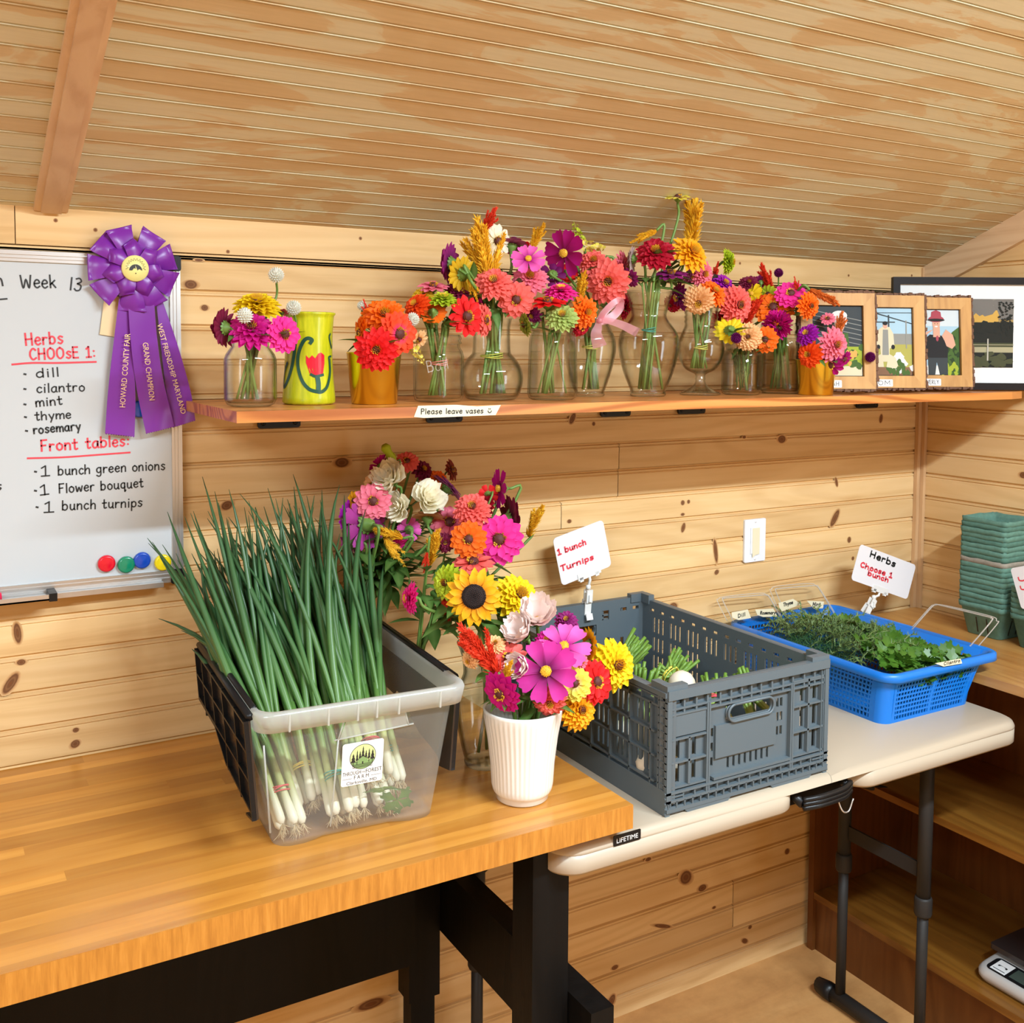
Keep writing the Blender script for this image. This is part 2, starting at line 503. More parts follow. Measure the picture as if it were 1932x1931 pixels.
for q in ((1168, 860), (1166, 905), (1059, 965), (1383, 1690), (1383, 1725), (700, 1010), (1640, 1080)):
    i, u = px_joint(*q); jt.setdefault(i, []).append(u)
for i in range(len(zs)-1):
    jt.setdefault(i, []).append(rng.uniform(.2, 2.0))
boards(mb, (X0, 0, 0), (1, 0, 0), (0, -1, 0), XR-X0, zs, jt)
kl = []
for px, py, rx, ry, tl in ((360, 537, 11, 9, 0), (386, 581, 6, 6, 0), (375, 491, 7, 3, 0), (645, 873, 13, 10, 0), (428, 954, 10, 9, .4),
        (1288, 949, 4, 5, 0), (1299, 947, 3, 4, 0), (1288, 971, 4, 3, 0), (1289, 996, 4, 10, -.3), (1074, 984, 4, 4, 0), (1475, 829, 9, 8, 0), (1404, 825, 4, 3, 0),
        (1602, 1019, 4, 6, 0), (1609, 1054, 3, 4, 0), (1352, 1080, 5, 5, .5), (1575, 978, 6, 20, -.6), (1578, 910, 3, 10, .3), (1662, 790, 4, 9, -.2), (1350, 1040, 4, 25, .15),
        (143, 1378, 5, 5, 0), (142, 1404, 8, 8, .5), (33, 1195, 6, 22, .1), (40, 1250, 7, 6, 0), (20, 1290, 8, 24, -.6), (1294, 1656, 13, 14, -.5), (1325, 1676, 9, 7, 0), (1223, 1622, 6, 4, 0),
        (1485, 1607, 5, 6, 0), (1347, 1713, 4, 3, 0), (1153, 1890, 7, 15, -.5), (1160, 1826, 7, 5, 0), (1405, 1776, 7, 5, -.5), (1250, 1748, 20, 4, -.35), (1415, 1750, 4, 4, 0),
        (1284, 1585, 14, 8, -.4), (1080, 790, 5, 12, -.5), (1270, 1145, 9, 8, 0), (450, 1890, 14, 9, 0), (700, 1895, 25, 10, 0), (560, 1010, 8, 6, 0), (1120, 800, 3, 4, 0)):
    p = at(px, py, 0)
    s = depth(p)/FOC
    kl.append((p.x-X0, p.z, rx*s/.86, ry*s, tl))
for k in range(30):
    kl.append((rng.uniform(.1, 2.0), rng.uniform(.1, 1.8), rng.uniform(.004, .011), rng.uniform(.004, .008), 0))
knots(mb, (X0, 0, 0), (1, 0, 0), (0, -1, 0), kl)
mb.box((X0, .008, -.02), (XR+.03, .03, ZC+.05), 0, (.02, .5, .5))
tag(mb.build('wall_back', PINE), 'back wall of horizontal knotty pine boards', kind='structure')

mb = MB(); ub = MB()
pj = at(28, 430, 0).x
for a, b in ((X0, pj-.0008), (pj+.0008, XR)):
    mb.box((a, -.005, 1.8285), (b, .0, ZC+.02), 0, tone())
for px, py in ((105, 416), (180, 434), (430, 475), (1396, 497), (1601, 520), (1720, 520), (680, 450), (1150, 500)):
    p = at(px, py, -.005); s = .004
    mb.add([(p.x + s*math.cos(k*PI/4), -.0053, p.z + s*math.sin(k*PI/4)) for k in range(8)] + [(p.x, -.0054, p.z)],
           [(k, (k+1) % 8, 8) for k in range(8)], 0, [.5]*8+[1], (.5, .5, .5))
tag(mb.build('trim_1', PINE), 'pine fascia board along the top of the back wall', kind='structure')

mb = MB()
boards(mb, (XR, 0, 0), (0, -1, 0), (-1, 0, 0), -YF, zs, {i: [rng.uniform(.6, 3.5)] for i in range(len(zs)-1)})
zs2 = [1.826 + pitch*k for k in range(18)]
for i in range(len(zs2)-1):      # gable above, cut to the slope
    a = max(0.0, (zs2[i+1]-ZC)/SLOPE)
    if a < 2.3: boards(mb, (XR, -a, 0), (0, -1, 0), (-1, 0, 0), 2*(-RIDGE-a) if a > 0 else -YF, [zs2[i], zs2[i+1]])
kl = [(rng.uniform(.05, 1.2), rng.uniform(.95, 1.8), rng.uniform(.003, .008), rng.uniform(.003, .006), 0) for k in range(10)]
p = atx(1931, 897, XR); kl.append((-p.y, p.z, .012, .009, 0))
knots(mb, (XR, 0, 0), (0, -1, 0), (-1, 0, 0), kl)
mb.box((XR+.008, YF, -.02), (XR+.03, .03, 3.0), 0, (.02, .5, .5))
tag(mb.build('wall_right', PINE_Y), 'right wall of horizontal pine boards', kind='structure')
mb = MB()
mb.box((XR-.024, -.012, .01), (XR-.001, -.0005, ZC), 0, tone()).box((XR-.0115, -.024, .01), (XR-.0005, -.0125, ZC), 0, tone())
tag(mb.build('trim_2', PINE_Z), 'square pine batten in the corner of the two walls', kind='structure')

mb = MB(); mb.box((X0-.1, YF-.1, -.05), (XR+.1, .05, 0))
tag(mb.build('floor', FLOOR), 'worn plywood floor', kind='structure')
mb = MB()
mb.box((X0-.03, YF, 0), (X0, 0, 2.95), 0, tone()).box((X0, YF-.03, 0), (XR, YF, 2.95), 0, tone())
tag(mb.build('wall_front', PINE_Y), 'walls behind the viewer', kind='structure')

# ceiling: plywood with a bead every 41 mm, sloping up from the back wall
mb = MB()
cs, sn = math.cos(R(22.8)), math.sin(R(22.8))
def cpt(x, s, h=0.0):            # x, distance up the slope from the wall, height under the plywood
    return (x, -s*cs + h*-sn*1, ZC + s*sn - h*cs)
prof = []
s = -.02
smax = -RIDGE/cs
while s < smax:
    prof += [(s+.0005, 0), (s+.0345, 0), (s+.0355, -.0035), (s+.037, -.0035), (s+.0378, .0008), (s+.0392, .0008), (s+.040, -.0035), (s+.0415, -.0035)]
    s += .0423
vs = [cpt(x, q, h) for x in (X0, XR) for q, h in prof]
n = len(prof)
mb.add(vs, [(k, n+k, n+k+1, k+1) for k in range(n-1)])
zr = ZC + smax*sn
mb.add([(X0, -smax*cs, zr), (XR, -smax*cs, zr), (XR, YF, ZC), (X0, YF, ZC)], [(0, 1, 2, 3)])
mb.add([(X0, .03, ZC+.03), (XR, .03, ZC+.03), (XR, -smax*cs, zr+.06), (X0, -smax*cs, zr+.06)], [(0, 1, 2, 3)])
tag(mb.build('ceiling', CEIL), 'sloping beadboard plywood ceiling', kind='structure')
# battens on the ceiling
mb = MB()
def batten(mb, x0, x1, h, s0=.0, s1=2.4):
    p = [cpt(x0, s0), cpt(x1, s0), cpt(x1, s1), cpt(x0, s1)]
    q = [cpt(x0, s0, h), cpt(x1, s0, h), cpt(x1, s1, h), cpt(x0, s1, h)]
    mb.hexa(q + p, 0, tone())
batten(mb, .192, .247, .008, .006); batten(mb, .203, .236, .014, .010)
tag(mb.build('trim_3', PINE_TRIM), 'pine batten running up the ceiling over the rosette', kind='structure')
mb = MB(); batten(mb, XR-.018, XR, .072, .0, 2.4)
tag(mb.build('trim_4', PINE_TRIM), 'pine board along the ceiling at the right wall', kind='structure')

# ------------------------------------------------------------------ wall shelf
ZS, YS, XS = 1.552, -.375, .442
sh = thing('wall_shelf', 'long reddish fir shelf on the back wall carrying the flowers and photos', 'shelf', (1.48, -.19, ZS))
mb = MB()
xe = XR-.03
pts = [(XS, YS), (xe-.10, YS), (xe-.03, YS+.02), (xe, YS+.06), (xe, -.001), (XS, -.001)]
mb.prism(pts, (0, 0, ZS-.0185), (1, 0, 0), (0, 1, 0), (0, 0, 1), .0185, 0, (.7, .4, .6))
mb.build('board', SHELF, sh)
for px in (524, 1157, 1630, 835, 1300):
    x = at(px, 800, 0).x
    mb = MB()
    mb.prism(rrect(x-.043, x+.043, 1.494, 1.533, .006), (0, -.006, 0), (1, 0, 0), (0, 0, 1), (0, -1, 0), .005)
    mb.box((x-.012, -.30, ZS-.0235), (x+.012, -.006, ZS-.0187))
    for sx in (-.032, .032):
        mb.lathe([(.0, .0), (.005, .0), (.005, .001), (.003, .0022), (.0, .0022)], 10, (0, 0, 0))
        k = len(mb.v) - 50
        for i in range(k, len(mb.v)):
            a, b, c = mb.v[i]; mb.v[i] = (x+sx+a, -.011-c, 1.504+b)
    mb.build('shelf_bracket', BLACKM, sh)

# ------------------------------------------------------------------ butcher block workbench
ZB = .905
XB1, YB0 = 1.011, -.663
bn = thing('workbench', 'butcher block workbench with black painted trestle holding the clear tub', 'table', (.2, -.33, 0))
mb = MB()
y = -.004; i = 0
while y > YB0 + .001:
    w = min(rng.choice((.030, .036, .042)), y - YB0)
    if y - w - YB0 < .015: w = y - YB0
    x = -1.4
    while x < XB1:
        x2 = min(XB1, x + rng.uniform(.5, 1.5))
        if XB1 - x2 < .25: x2 = XB1
        mb.box((x, y-w, ZB-.040), (x2, y, ZB), 0, tone()); x = x2
    y -= w
mb.build('tabletop', BUTCHER, bn)
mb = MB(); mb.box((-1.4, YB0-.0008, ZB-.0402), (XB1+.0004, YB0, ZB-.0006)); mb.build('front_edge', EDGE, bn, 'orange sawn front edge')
for y0, y1 in ((-.60, -.535), (-.115, -.06)):
    mb = MB(); mb.box((.858, y0, 0 if y0 < -.5 else .30), (.928, y1, ZB-.04), 0, tone())
    if y0 > -.5: mb.box((.866, y0+.008, 0), (.920, y1-.008, .30), 0, tone())
    mb.build('leg', BLACKW, bn)
mb = MB(); mb.box((.930, -.667, .435), (.975, -.03, .575), 0, tone()); mb.build('rail', BLACKW, bn)
mb = MB(); mb.box((-1.35, -.15, .405), (.856, -.117, ZB-.041), 0, tone()); mb.build('apron', BLACKW, bn)

# ------------------------------------------------------------------ white folding table
ZT = .845
TX0, TX1, TY0, TY1 = .885, 2.100, -.640, -.03
XM = at(1570, 1450, -.64).x
ft = thing('folding_table', 'white plastic folding table with grey steel legs under crate and basket', 'table', (1.5, -.33, 0))
for nm, a, b, ca, cb in (('left', TX0, XM-.001, .05, .012), ('right', XM+.001, TX1, .012, .05)):
    mb = MB()
    def ring(off, z, r):
        return [(x, y, z) for x, y in rrect(a+off, b-off, TY0+off, TY1-off, r)]
    corner = .05
    def ring(off, z, r):         # rounded at the outer end of the table, square at the fold
        pts = rrect(a+off, b-off, TY0+off, TY1-off, r, 8)
        out = []
        for x, y in pts:
            if nm == 'left' and x > b-.06: x, y = b, (TY0+off if y < (TY0+TY1)/2 else TY1-off)
            if nm == 'right' and x < a+.06: x, y = a, (TY0+off if y < (TY0+TY1)/2 else TY1-off)
            out.append((x, y, z))
        return out
    loft(mb, [ring(.003, ZT-.018, .047), ring(0, ZT-.016, .05), ring(0, ZT-.012, .05), ring(.003, ZT-.004, .05), ring(.010, ZT, .05)], cap0=True)
    a2, b2 = (a, at(1513, 1490, TY0).x) if nm == 'left' else (at(1622, 1450, TY0).x, b)
    def skirt(off, z, r): return [(x, y, z) for x, y in rrect(a2+off, b2-off, TY0+off, TY1-off, r, 8)]
    loft(mb, [skirt(.014, ZT-.017, .036), skirt(.014, ZT-.05, .036), skirt(.006, ZT-.052, .044), skirt(.0004, ZT-.046, .05), skirt(.0002, ZT-.0165, .05)], cap0=True, cap1=True)
    if nm == 'left':
        lp0 = at(1157, 1588, TY0); 
        lm = MB(); lm.prism(rrect(lp0.x, lp0.x+.056, lp0.z-.009, lp0.z+.009, .002), (0, TY0-.0002, 0), (1, 0, 0), (0, 0, 1), (0, -1, 0), .0012)
        LBL = (lm, lp0)
    mb.build('tabletop', TABLEW, ft)
# recess between the halves with the carrying handle
mb = MB()
hx0, hx1 = at(1527, 1480, TY0-.01).x, at(1616, 1470, TY0-.01).x
mb.box((hx0-.05, TY0+.03, ZT-.055), (hx1+.02, TY0+.05, ZT-.02))
pts = catmull([(hx0, TY0+.004, ZT-.044), ((hx0+hx1)/2-.03, TY0-.008, ZT-.040), ((hx0+hx1)/2+.03, TY0-.008, ZT-.038), (hx1, TY0+.004, ZT-.036)], 6)
for k in (-1, 0, 1):
    mb.tube([p + Vector((0, 0, .008*k)) for p in pts], .0055, 8)
mb.tube([(hx0, TY0+.006, ZT-.044), (hx0+.0, TY0+.05, ZT-.03)], .009, 8); mb.tube([(hx1, TY0+.006, ZT-.036), (hx1, TY0+.05, ZT-.03)], .009, 8)
mb.build('handle', BLACKP, ft)
mb = MB()
mb.tube(catmull([(hx1-.03, TY0+.01, ZT-.055), (hx1-.025, TY0, ZT-.078), (hx1-.008, TY0, ZT-.082), (hx1+.004, TY0, ZT-.06)], 6), .0016, 6)
mb.build('wire_latch', ALU, ft)
def leg_pair(x, yn, yf, foot):
    for y in (yn, yf):
        mb = MB()
        mb.tube([(x, y, .02), (x, y, .40)], .0125, 14); mb.tube([(x, y, .37), (x, y, ZT-.03)], .016, 14)
        mb.lathe([(.018, .355), (.020, .36), (.020, .395), (.018, .40)], 14, (x, y, 0))
        mb.build('leg', GREYM, ft)
    mb = MB()
    a, b = foot
    mb.tube([(x, a, .022), (x, b, .022)], .019, 12)
    mb.build('foot_bar', GREYM, ft)
    for y, e in ((a, 1), (b, -1)):
        mb = MB(); mb.tube([(x, y-.03*e, .0225), (x, y-.01*e, .0225), (x, y+.018*e, .020), (x, y+.024*e, .014)], [.0225, .0225, .019, .010], 12); mb.build('foot_cap', BLACKP, ft)
    mb = MB(); mb.prism([(yf-.016, .44), (yn+.018, .44), (yn+.018, .475), (yf-.016, .475)], (x-.004, 0, 0), (0, 1, 0), (0, 0, 1), (1, 0, 0), .006)
    mb.build('crossbar', GREYM, ft)
XLEG = 1.985
p1 = atx(1590, 1700, XLEG); p2 = atx(1742, 1700, XLEG)
leg_pair(XLEG, p2.y, p1.y, (p1.y+.052, p2.y-.12))
mb = MB(); mb.tube([at(1622, 1478, -.20), at(1735, 1510, -.30)], .010, 10); mb.build('brace', GREYM, ft)
leg_pair(.998, -.36, -.15, (-.09, -.45))
mb = MB(); mb.tube([(.998, -.15, .56), (1.25, -.25, ZT-.06)], .010, 10); mb.build('brace', GREYM, ft)

# ------------------------------------------------------------------ corner cabinet with counter
XC = 2.108
ZK = .910
cb = thing('shelf_unit', 'open amber-stained pine shelf unit under the corner counter', 'cabinet', (2.32, -.9, 0))
def shelfboard(mb, y0, y1, z0, z1, x0=XC, n=3):
    xs = [x0 + (XR-.03-x0)*k/n for k in range(n+1)]
    for a, b in zip(xs[:-1], xs[1:]): mb.box((a, y0, z0), (b, y1, z1), 0, tone())
mb = MB(); mb.box((XC, -.035, 0), (XR-.028, -.016, ZK-.024), 0, tone()); mb.build('side_panel', CABZ, cb)
mb = MB(); mb.box((XC, -2.02, 0), (XR-.028, -2.0, ZK-.024), 0, tone()); mb.build('side_panel', CABZ, cb)
mb = MB(); shelfboard(mb, -2.0, -.036, .148, .166, XC+.001); mb.build('shelf', CAB, cb)
mb = MB(); shelfboard(mb, -2.0, -.036, .517, .535, XC+.001); mb.build('shelf', CAB, cb)
mb = MB(); mb.box((XC+.012, -2.0, 0), (XC+.03, -.036, .147), 0, tone()); mb.build('kickboard', CABZ, cb)
mb = MB(); mb.box((XR-.0305, -2.0, .0), (XR-.0265, -.036, ZK-.024), 0, tone()); mb.build('back_panel', CABZ, cb)
ct = MB(); shelfboard(ct, -2.03, -.026, ZK-.022, ZK, XC+.004, 4)
tag(ct.build('counter_top', COUNTER), 'amber pine counter in the right corner carrying the berry boxes', 'counter')
# ------------------------------------------------------------------ writing
# hand lettering: strokes on a grid, x-height 5, capitals and ascenders 8
G = {
 'a': (5, '4,4.6 2.5,5 .8,3.6 .6,1.2 2,0 3.6,1.2 4,4.6;4,4.6 4,1 4.6,0'), 'b': (5, '.5,8 .5,0;.5,3.6 2,5 3.8,4 4,1.4 2.4,0 .5,.8'),
 'c': (4.4, '3.8,4.2 2.2,5 .7,3.4 .7,1.4 2.2,0 3.9,.9'), 'd': (5, '4,8 4,0;4,3.8 2.6,5 .8,3.7 .7,1.2 2.2,0 4,1.2'),
 'e': (4.6, '.7,2.6 3.8,3 3.4,4.6 2,5 .7,3.4 .7,1.4 2.2,0 4,.9'), 'f': (3.6, '3.4,7.6 2.2,8 1.5,6.6 1.5,0;.3,4.4 3,4.6'),
 'g': (5, '4,4.6 2.3,5 .7,3.6 .9,1.4 2.4,.6 4,1.8;4,4.8 4,-1.4 2.4,-2.9 .6,-2'), 'h': (5, '.6,8 .6,0;.6,3 2.2,4.8 3.8,4 4,0'),
 'i': (2, '1,4.8 1,0;1,6.6 1.1,6.9'), 'k': (4.6, '.6,8 .6,0;3.6,4.8 .7,2.2;1.6,3 4,0'), 'l': (2, '1,8 1,0'),
 'm': (7, '.6,4.8 .6,0;.6,3 2,4.8 3.3,4 3.4,0;3.4,3 4.8,4.8 6.1,4 6.3,0'), 'n': (5, '.6,4.8 .6,0;.6,3 2.2,4.8 3.8,4 4,0'),
 'o': (5, '2.4,5 .8,3.9 .7,1.4 2.3,0 4,1.2 4.1,3.6 2.4,5'), 'p': (5, '.6,4.8 .6,-3;.6,3.6 2.2,5 3.9,3.8 3.8,1.2 2.2,.2 .7,1.2'),
 'q': (5, '4,4.6 2.3,5 .7,3.6 .9,1.2 2.4,.4 4,1.6;4,4.8 4,-2.6 4.9,-1.6'), 'r': (4, '.6,4.8 .6,0;.6,3 1.8,4.7 3.4,4.6'),
 's': (4.2, '3.6,4.4 2,5 .8,3.9 2,2.7 3.5,1.6 2.2,0 .5,.7'), 't': (4, '1.6,7.4 1.6,1 2.4,0 3.4,.5;.1,4.7 3.3,4.9'),
 'u': (5, '.7,4.8 .8,1.2 2.2,0 3.8,1.4;4,4.8 4,.6 4.6,0'), 'v': (4.4, '.4,4.8 2,0 3.8,4.8'), 'w': (6.4, '.5,4.8 1.6,0 3.1,3.8 4.6,0 5.8,4.8'),
 'y': (4.8, '.5,4.8 2.2,1;4.2,4.8 1.6,-2.8'), 'z': (4.4, '.6,4.6 3.6,4.6 .6,.2 3.8,.2'),
 'A': (5.6, '.4,0 2.6,8 4.8,0;1.2,3 4,3'), 'B': (5.2, '.6,0 .6,8;.6,8 3.4,7.6 3.4,4.8 .7,4.2;.7,4.2 4.2,3.6 4.1,.6 .6,0'), 'C': (5.4, '4.6,6.8 2.8,8 .8,5.6 .8,2.2 2.6,0 4.8,1.2'),
 'D': (5.4, '.6,0 .6,8;.6,8 3.6,7.2 4.6,4 3.6,.8 .6,0'), 'E': (4.8, '4,8 .6,8;.6,8 .6,0;.6,0 4.2,0;.6,4.2 3.4,4.2'), 'F': (4.8, '.6,0 .6,8;.6,8 4.2,8.2;.6,4.2 3.4,4.4'),
 'H': (5.6, '.6,8 .6,0;4.6,8 4.6,0;.6,4 4.6,4.2'), 'L': (4.4, '.6,8 .6,0;.6,0 3.8,0'), 'M': (6.6, '.6,0 .8,8;.8,8 3.2,2.4;3.2,2.4 5.6,8;5.6,8 5.8,0'), 'N': (5.6, '.6,0 .6,8;.6,8 4.6,0;4.6,0 4.6,8'),
 'O': (6, '2.8,8 .8,6 .8,2 2.8,0 5,2 5,6 2.8,8'), 'P': (5, '.6,0 .6,8;.6,8 3.6,7.8 3.9,5 .7,4'), 'R': (5.2, '.6,0 .6,8;.6,8 3.4,7.8 3.7,5 .7,4.2;1.8,4.2 4.4,0'),
 'S': (5, '4,7 2.4,8 .8,6.4 2.4,4.2 4.1,2.4 2.6,0 .5,1'), 'T': (5.2, '.2,8 5,8.2;2.6,8 2.6,0'), 'V': (5.2, '.4,8 2.6,0 4.8,8'), 'W': (7.6, '.4,8 1.8,0 3.8,5.6 5.6,0 7,8'), 'Y': (5, '.4,8 2.4,4;4.6,8 2.4,4;2.4,4 2.4,0'),
 '1': (4.4, '.6,6.4 2.2,8;2.2,8 2.2,0;.4,0 4,.1'), '!': (2.6, '1,8 1.2,0'), '3': (4.8, '.6,7.4 2.6,8 3.8,6.2 1.8,4.4;1.8,4.4 4,3.4 3.6,.6 1.6,-.2 .4,.8'), ':': (2.4, '1,4.4 1.2,4.6;1,1 1.2,1.2'), ' ': (3.4, ''),
 '*': (9, '3,7 3,6;5,7 5,6;1.6,3.6 2.4,1.4 4,.6 5.6,1.4 6.6,3.6')}
def stroke(mb, pts, w, N, lift, mi=0):
    N = Vector(N)
    pts = [Vector(p) for p in pts]
    n = len(pts)
    L_, R_ = [], []
    for i in range(n):
        d = (pts[min(i+1, n-1)] - pts[max(i-1, 0)]).normalized()
        s = d.cross(N).normalized()*(w/2)
        e = d*(w*.35)*(-1 if i == 0 else 1 if i == n-1 else 0)
        L_.append(pts[i]+s+N*lift+e); R_.append(pts[i]-s+N*lift+e)
    mb.add(L_+R_, [(n+i, n+i+1, i+1, i) for i in range(n-1)], mi)
def script(mb, text, A, B, N, xh, w, lift=.0006, mi=0, vert=None, sp=.7):
    """handwriting along A to B; xh: x-height in metres"""
    A, B, N = Vector(A), Vector(B), Vector(N)
    adv = sum(G[c][0] + sp for c in text) - sp
    U = (B-A)/adv
    V = (N.cross((B-A).normalized()) if vert is None else Vector(vert).normalized())*(xh/5)
    x = 0
    for c in text:
        a, ss = G[c]
        for st in filter(None, ss.split(';')):
            p = [tuple(float(q) for q in s.split(',')) for s in st.split()]
            jx, jy = rng.uniform(-.15, .15), rng.uniform(-.2, .2)
            p = [A + U*(x+a0+jx) + V*(b0+jy) for a0, b0 in p]
            stroke(mb, catmull(p, 5), w, N, lift, mi)
        x += a + sp
def printed(mb, text, A, B, N, lift=.0006, mi=0, size=None, stretch=1.0, V=None):
    """type set along A to B"""
    A, B, N = Vector(A), Vector(B), Vector(N)
    cu = bpy.data.curves.new('type', 'FONT'); cu.body = text; cu.size = 1; cu.resolution_u = 2
    ob = bpy.data.objects.new('type', cu); COL.objects.link(ob)
    dg = bpy.context.evaluated_depsgraph_get()
    me = bpy.data.meshes.new_from_object(ob.evaluated_get(dg))
    vs = [v.co.copy() for v in me.vertices]; fs = [tuple(p.vertices) for p in me.polygons]
    bpy.data.objects.remove(ob); bpy.data.curves.remove(cu); bpy.data.meshes.remove(me)
    x0, x1 = min(v.x for v in vs), max(v.x for v in vs)
    U = (B-A)/(x1-x0)
    Vv = (N.cross(U.normalized()) if V is None else Vector(V).normalized())*(U.length*stretch if size is None else size)
    mb.add([A + U*(v.x-x0) + Vv*v.y + N*lift for v in vs], fs, mi)
NB = Vector((0, -1, 0))

lm, lp0 = LBL
lo = lm.build('label_plate', BLACKP, ft, 'black maker label on the skirt')
mb = MB(); printed(mb, 'LIFETIME', (lp0.x+.006, TY0-.0016, lp0.z-.0045), (lp0.x+.050, TY0-.0016, lp0.z-.0045), (0, -1, 0), .0002, size=.0115); mb.build('lettering', PAPER, lo)

# ------------------------------------------------------------------ whiteboard
YW = -.016
wx1 = at(343.5, 800, YW-.004).x
wz1, wz0 = at(342, 487, YW-.004).z, at(343, 1097, YW-.004).z
wx0 = -.78
wb = thing('whiteboard', 'large whiteboard with aluminium frame and red and black marker lists on the left wall', 'whiteboard', (wx0+.5, 0, wz0))
mb = MB(); mb.box((wx0+.01, YW, wz0+.01), (wx1-.01, -.003, wz1-.01)); mb.build('writing_surface', BOARDW, wb)
mb = MB()
fw = .019
for a, b in (((wx0, wz1-fw), (wx1-.012, wz1)), ((wx0, wz0), (wx1-.012, wz0+fw+.004)), ((wx1-fw, wz0+.02), (wx1, wz1-.02))):
    mb.box((a[0], YW-.004, a[1]), (b[0], -.002, b[1]))
    h = (b[1]-a[1]) < .1
    for k in (.3, .62):       # raised lips of the extruded profile
        if h: mb.box((a[0], YW-.0058, a[1]+(b[1]-a[1])*k), (b[0], YW-.004, a[1]+(b[1]-a[1])*k+.003))
        else: mb.box((a[0]+fw*k, YW-.0058, a[1]), (a[0]+fw*k+.003, YW-.004, b[1]))
mb.build('frame', ALU, wb)
mb = MB()
mb.box((wx0, YW-.02, wz0-.004), (at(308, 1090, YW-.02).x+.001, -.003, wz0+.005))
mb.build('pen_ledge', ALU, wb)
for z in (wz0+.011, wz1-.011):
    mb = MB(); mb.prism(rrect(wx1-.024, wx1+.001, z-.014, z+.014, .005), (0, -.001, 0), (1, 0, 0), (0, 0, 1), (0, -1, 0), .022); mb.build('corner_cap', BLACKP, wb)
mb = MB()
p = at(90, 1122, -.04)
mb.box((wx0, -.062, p.z-.006), (p.x, -.012, p.z-.003)).box((wx0, -.062, p.z-.006), (p.x, -.060, p.z+.004)); mb.build('pen_tray', ALU, wb)
mb = MB(); mb.box((p.x, -.064, p.z-.008), (p.x+.013, -.012, p.z+.006)); mb.build('tray_cap', BLACKP, wb)
mb = MB(); q = at(285, 1103, -.012); mb.tube([q + Vector((.007*math.cos(a*PI/6), 0, .007*math.sin(a*PI/6))) for a in range(13)], .0013, 6); mb.build('hanging_ring', BLACKM, wb)
def wpt(px, py): return at(px, py, YW)
bk, rd = INK, REDINK
def wrow(m_, text, a, b, xh, w=2.6):
    mb = MB()
    A, B = wpt(*a), wpt(*b); s = depth(A)/FOC
    script(mb, text, A, B, NB, xh*s, w*s)
    mb.build('handwriting', m_, wb, ('red' if m_ == REDINK else 'black') + ' marker writing reading ' + text.replace('!', '1').replace('OOsE', 'OOSE').strip(':'))
wrow(bk, 'n', (-8, 541), (9, 539), 15, 3.2)
wrow(bk, 'Week', (39, 544), (107, 543), 15, 3.0)
wrow(bk, '!3', (129, 546), (154, 550), 14.5, 3.0)
wrow(rd, 'Herbs', (48, 652), (120, 648), 14, 3.4)
wrow(rd, 'CHOOsE 1:', (56, 679), (181, 674), 13, 3.4)
wrow(bk, 'dill', (68, 713), (113, 710), 10.5)
wrow(bk, 'cilantro', (69, 741), (161, 738), 10.5)
wrow(bk, 'mint', (67, 768), (119, 763), 10.5)
wrow(bk, 'thyme', (66, 793), (135, 789), 10)
wrow(bk, 'rosemary', (63, 819), (153, 811), 10, 3.0)
wrow(rd, 'Front tables:', (77, 852), (245, 841), 13, 3.4)
wrow(bk, '1', (76, 899), (95, 898), 12)
wrow(bk, 'bunch green onions', (109, 897), (312, 886), 11)
wrow(bk, '1', (75, 935), (94, 933), 12)
wrow(bk, 'Flower bouquet', (111, 931), (271, 919), 11)
wrow(bk, '1', (82, 967), (104, 966), 12)
wrow(bk, 'bunch turnips', (117, 963), (269, 956), 11)
wrow(bk, 's', (-10, 926), (4, 925), 11)
def wline(m_, pts, w, nm='underline'):
    mb = MB(); stroke(mb, catmull([wpt(*p) for p in pts], 5), w*depth(wpt(*pts[0]))/FOC, NB, .0006); mb.build(nm, m_, wb)
wline(rd, [(23, 688), (60, 685), (110, 685), (181, 683)], 3.6)
wline(rd, [(52, 865), (120, 863), (190, 858), (245, 854)], 3.4)
wline(bk, [(-10, 566), (13, 564)], 3)
for x, y in ((47, 706), (47, 734), (47, 763), (48, 787), (50, 813), (67, 890), (67, 926), (70, 957)):
    wline(bk, [(x-1.5, y), (x+1.5, y+.6)], 3.4, 'bullet_mark')

def magnet(px, py, c, cname):
    p = at(px, py, YW)
    mb = MB()
    mb.lathe([(.0145, 0), (.0155, .002), (.0150, .006), (.0125, .0085), (.011, .0082), (.006, .0095), (0, .0098)], 28, cap1=False)
    mb.v = [(p.x + x, YW - .0003 - z, p.z + y) for x, y, z in mb.v]
    tag(mb.build('magnet', plain('magnet_' + cname, c, .25, coat=.4)), *({'red': ('round red magnet, leftmost of the row on the whiteboard',), 'green': ('round green magnet on the whiteboard',), 'blue': ('round blue magnet on the whiteboard beside the green one',), 'yellow': ('round yellow magnet in the lower right corner of the whiteboard',), 'blue_hidden': ('blue magnet peeping out between the purple ribbon tails',)}[cname]), 'magnet', 'magnets on the whiteboard')
magnet(200.5, 1063, (.72, .005, .025), 'red'); magnet(237.5, 1065, (.005, .25, .13), 'green'); magnet(267.5, 1057, (.008, .07, .48), 'blue'); magnet(306.5, 1061, (.88, .72, .01), 'yellow'); magnet(262, 772, (.008, .09, .50), 'blue_hidden')
mb = MB(); a = at(-20, 1129, -.04); b = at(3, 1125, -.04)
mb.tube([a, b], .0065, 12); tag(mb.build('marker', plain('red_marker_body', (.75, .02, .08), .35)), 'red marker lying in the whiteboard pen tray', 'marker')
mb = MB()
ps = [at(x, y, YW-.003) for x, y in ((197, 560), (240, 560), (240, 640), (188, 631))]
mb.hexa(ps + [p + Vector((0, -.0006, 0)) for p in ps])
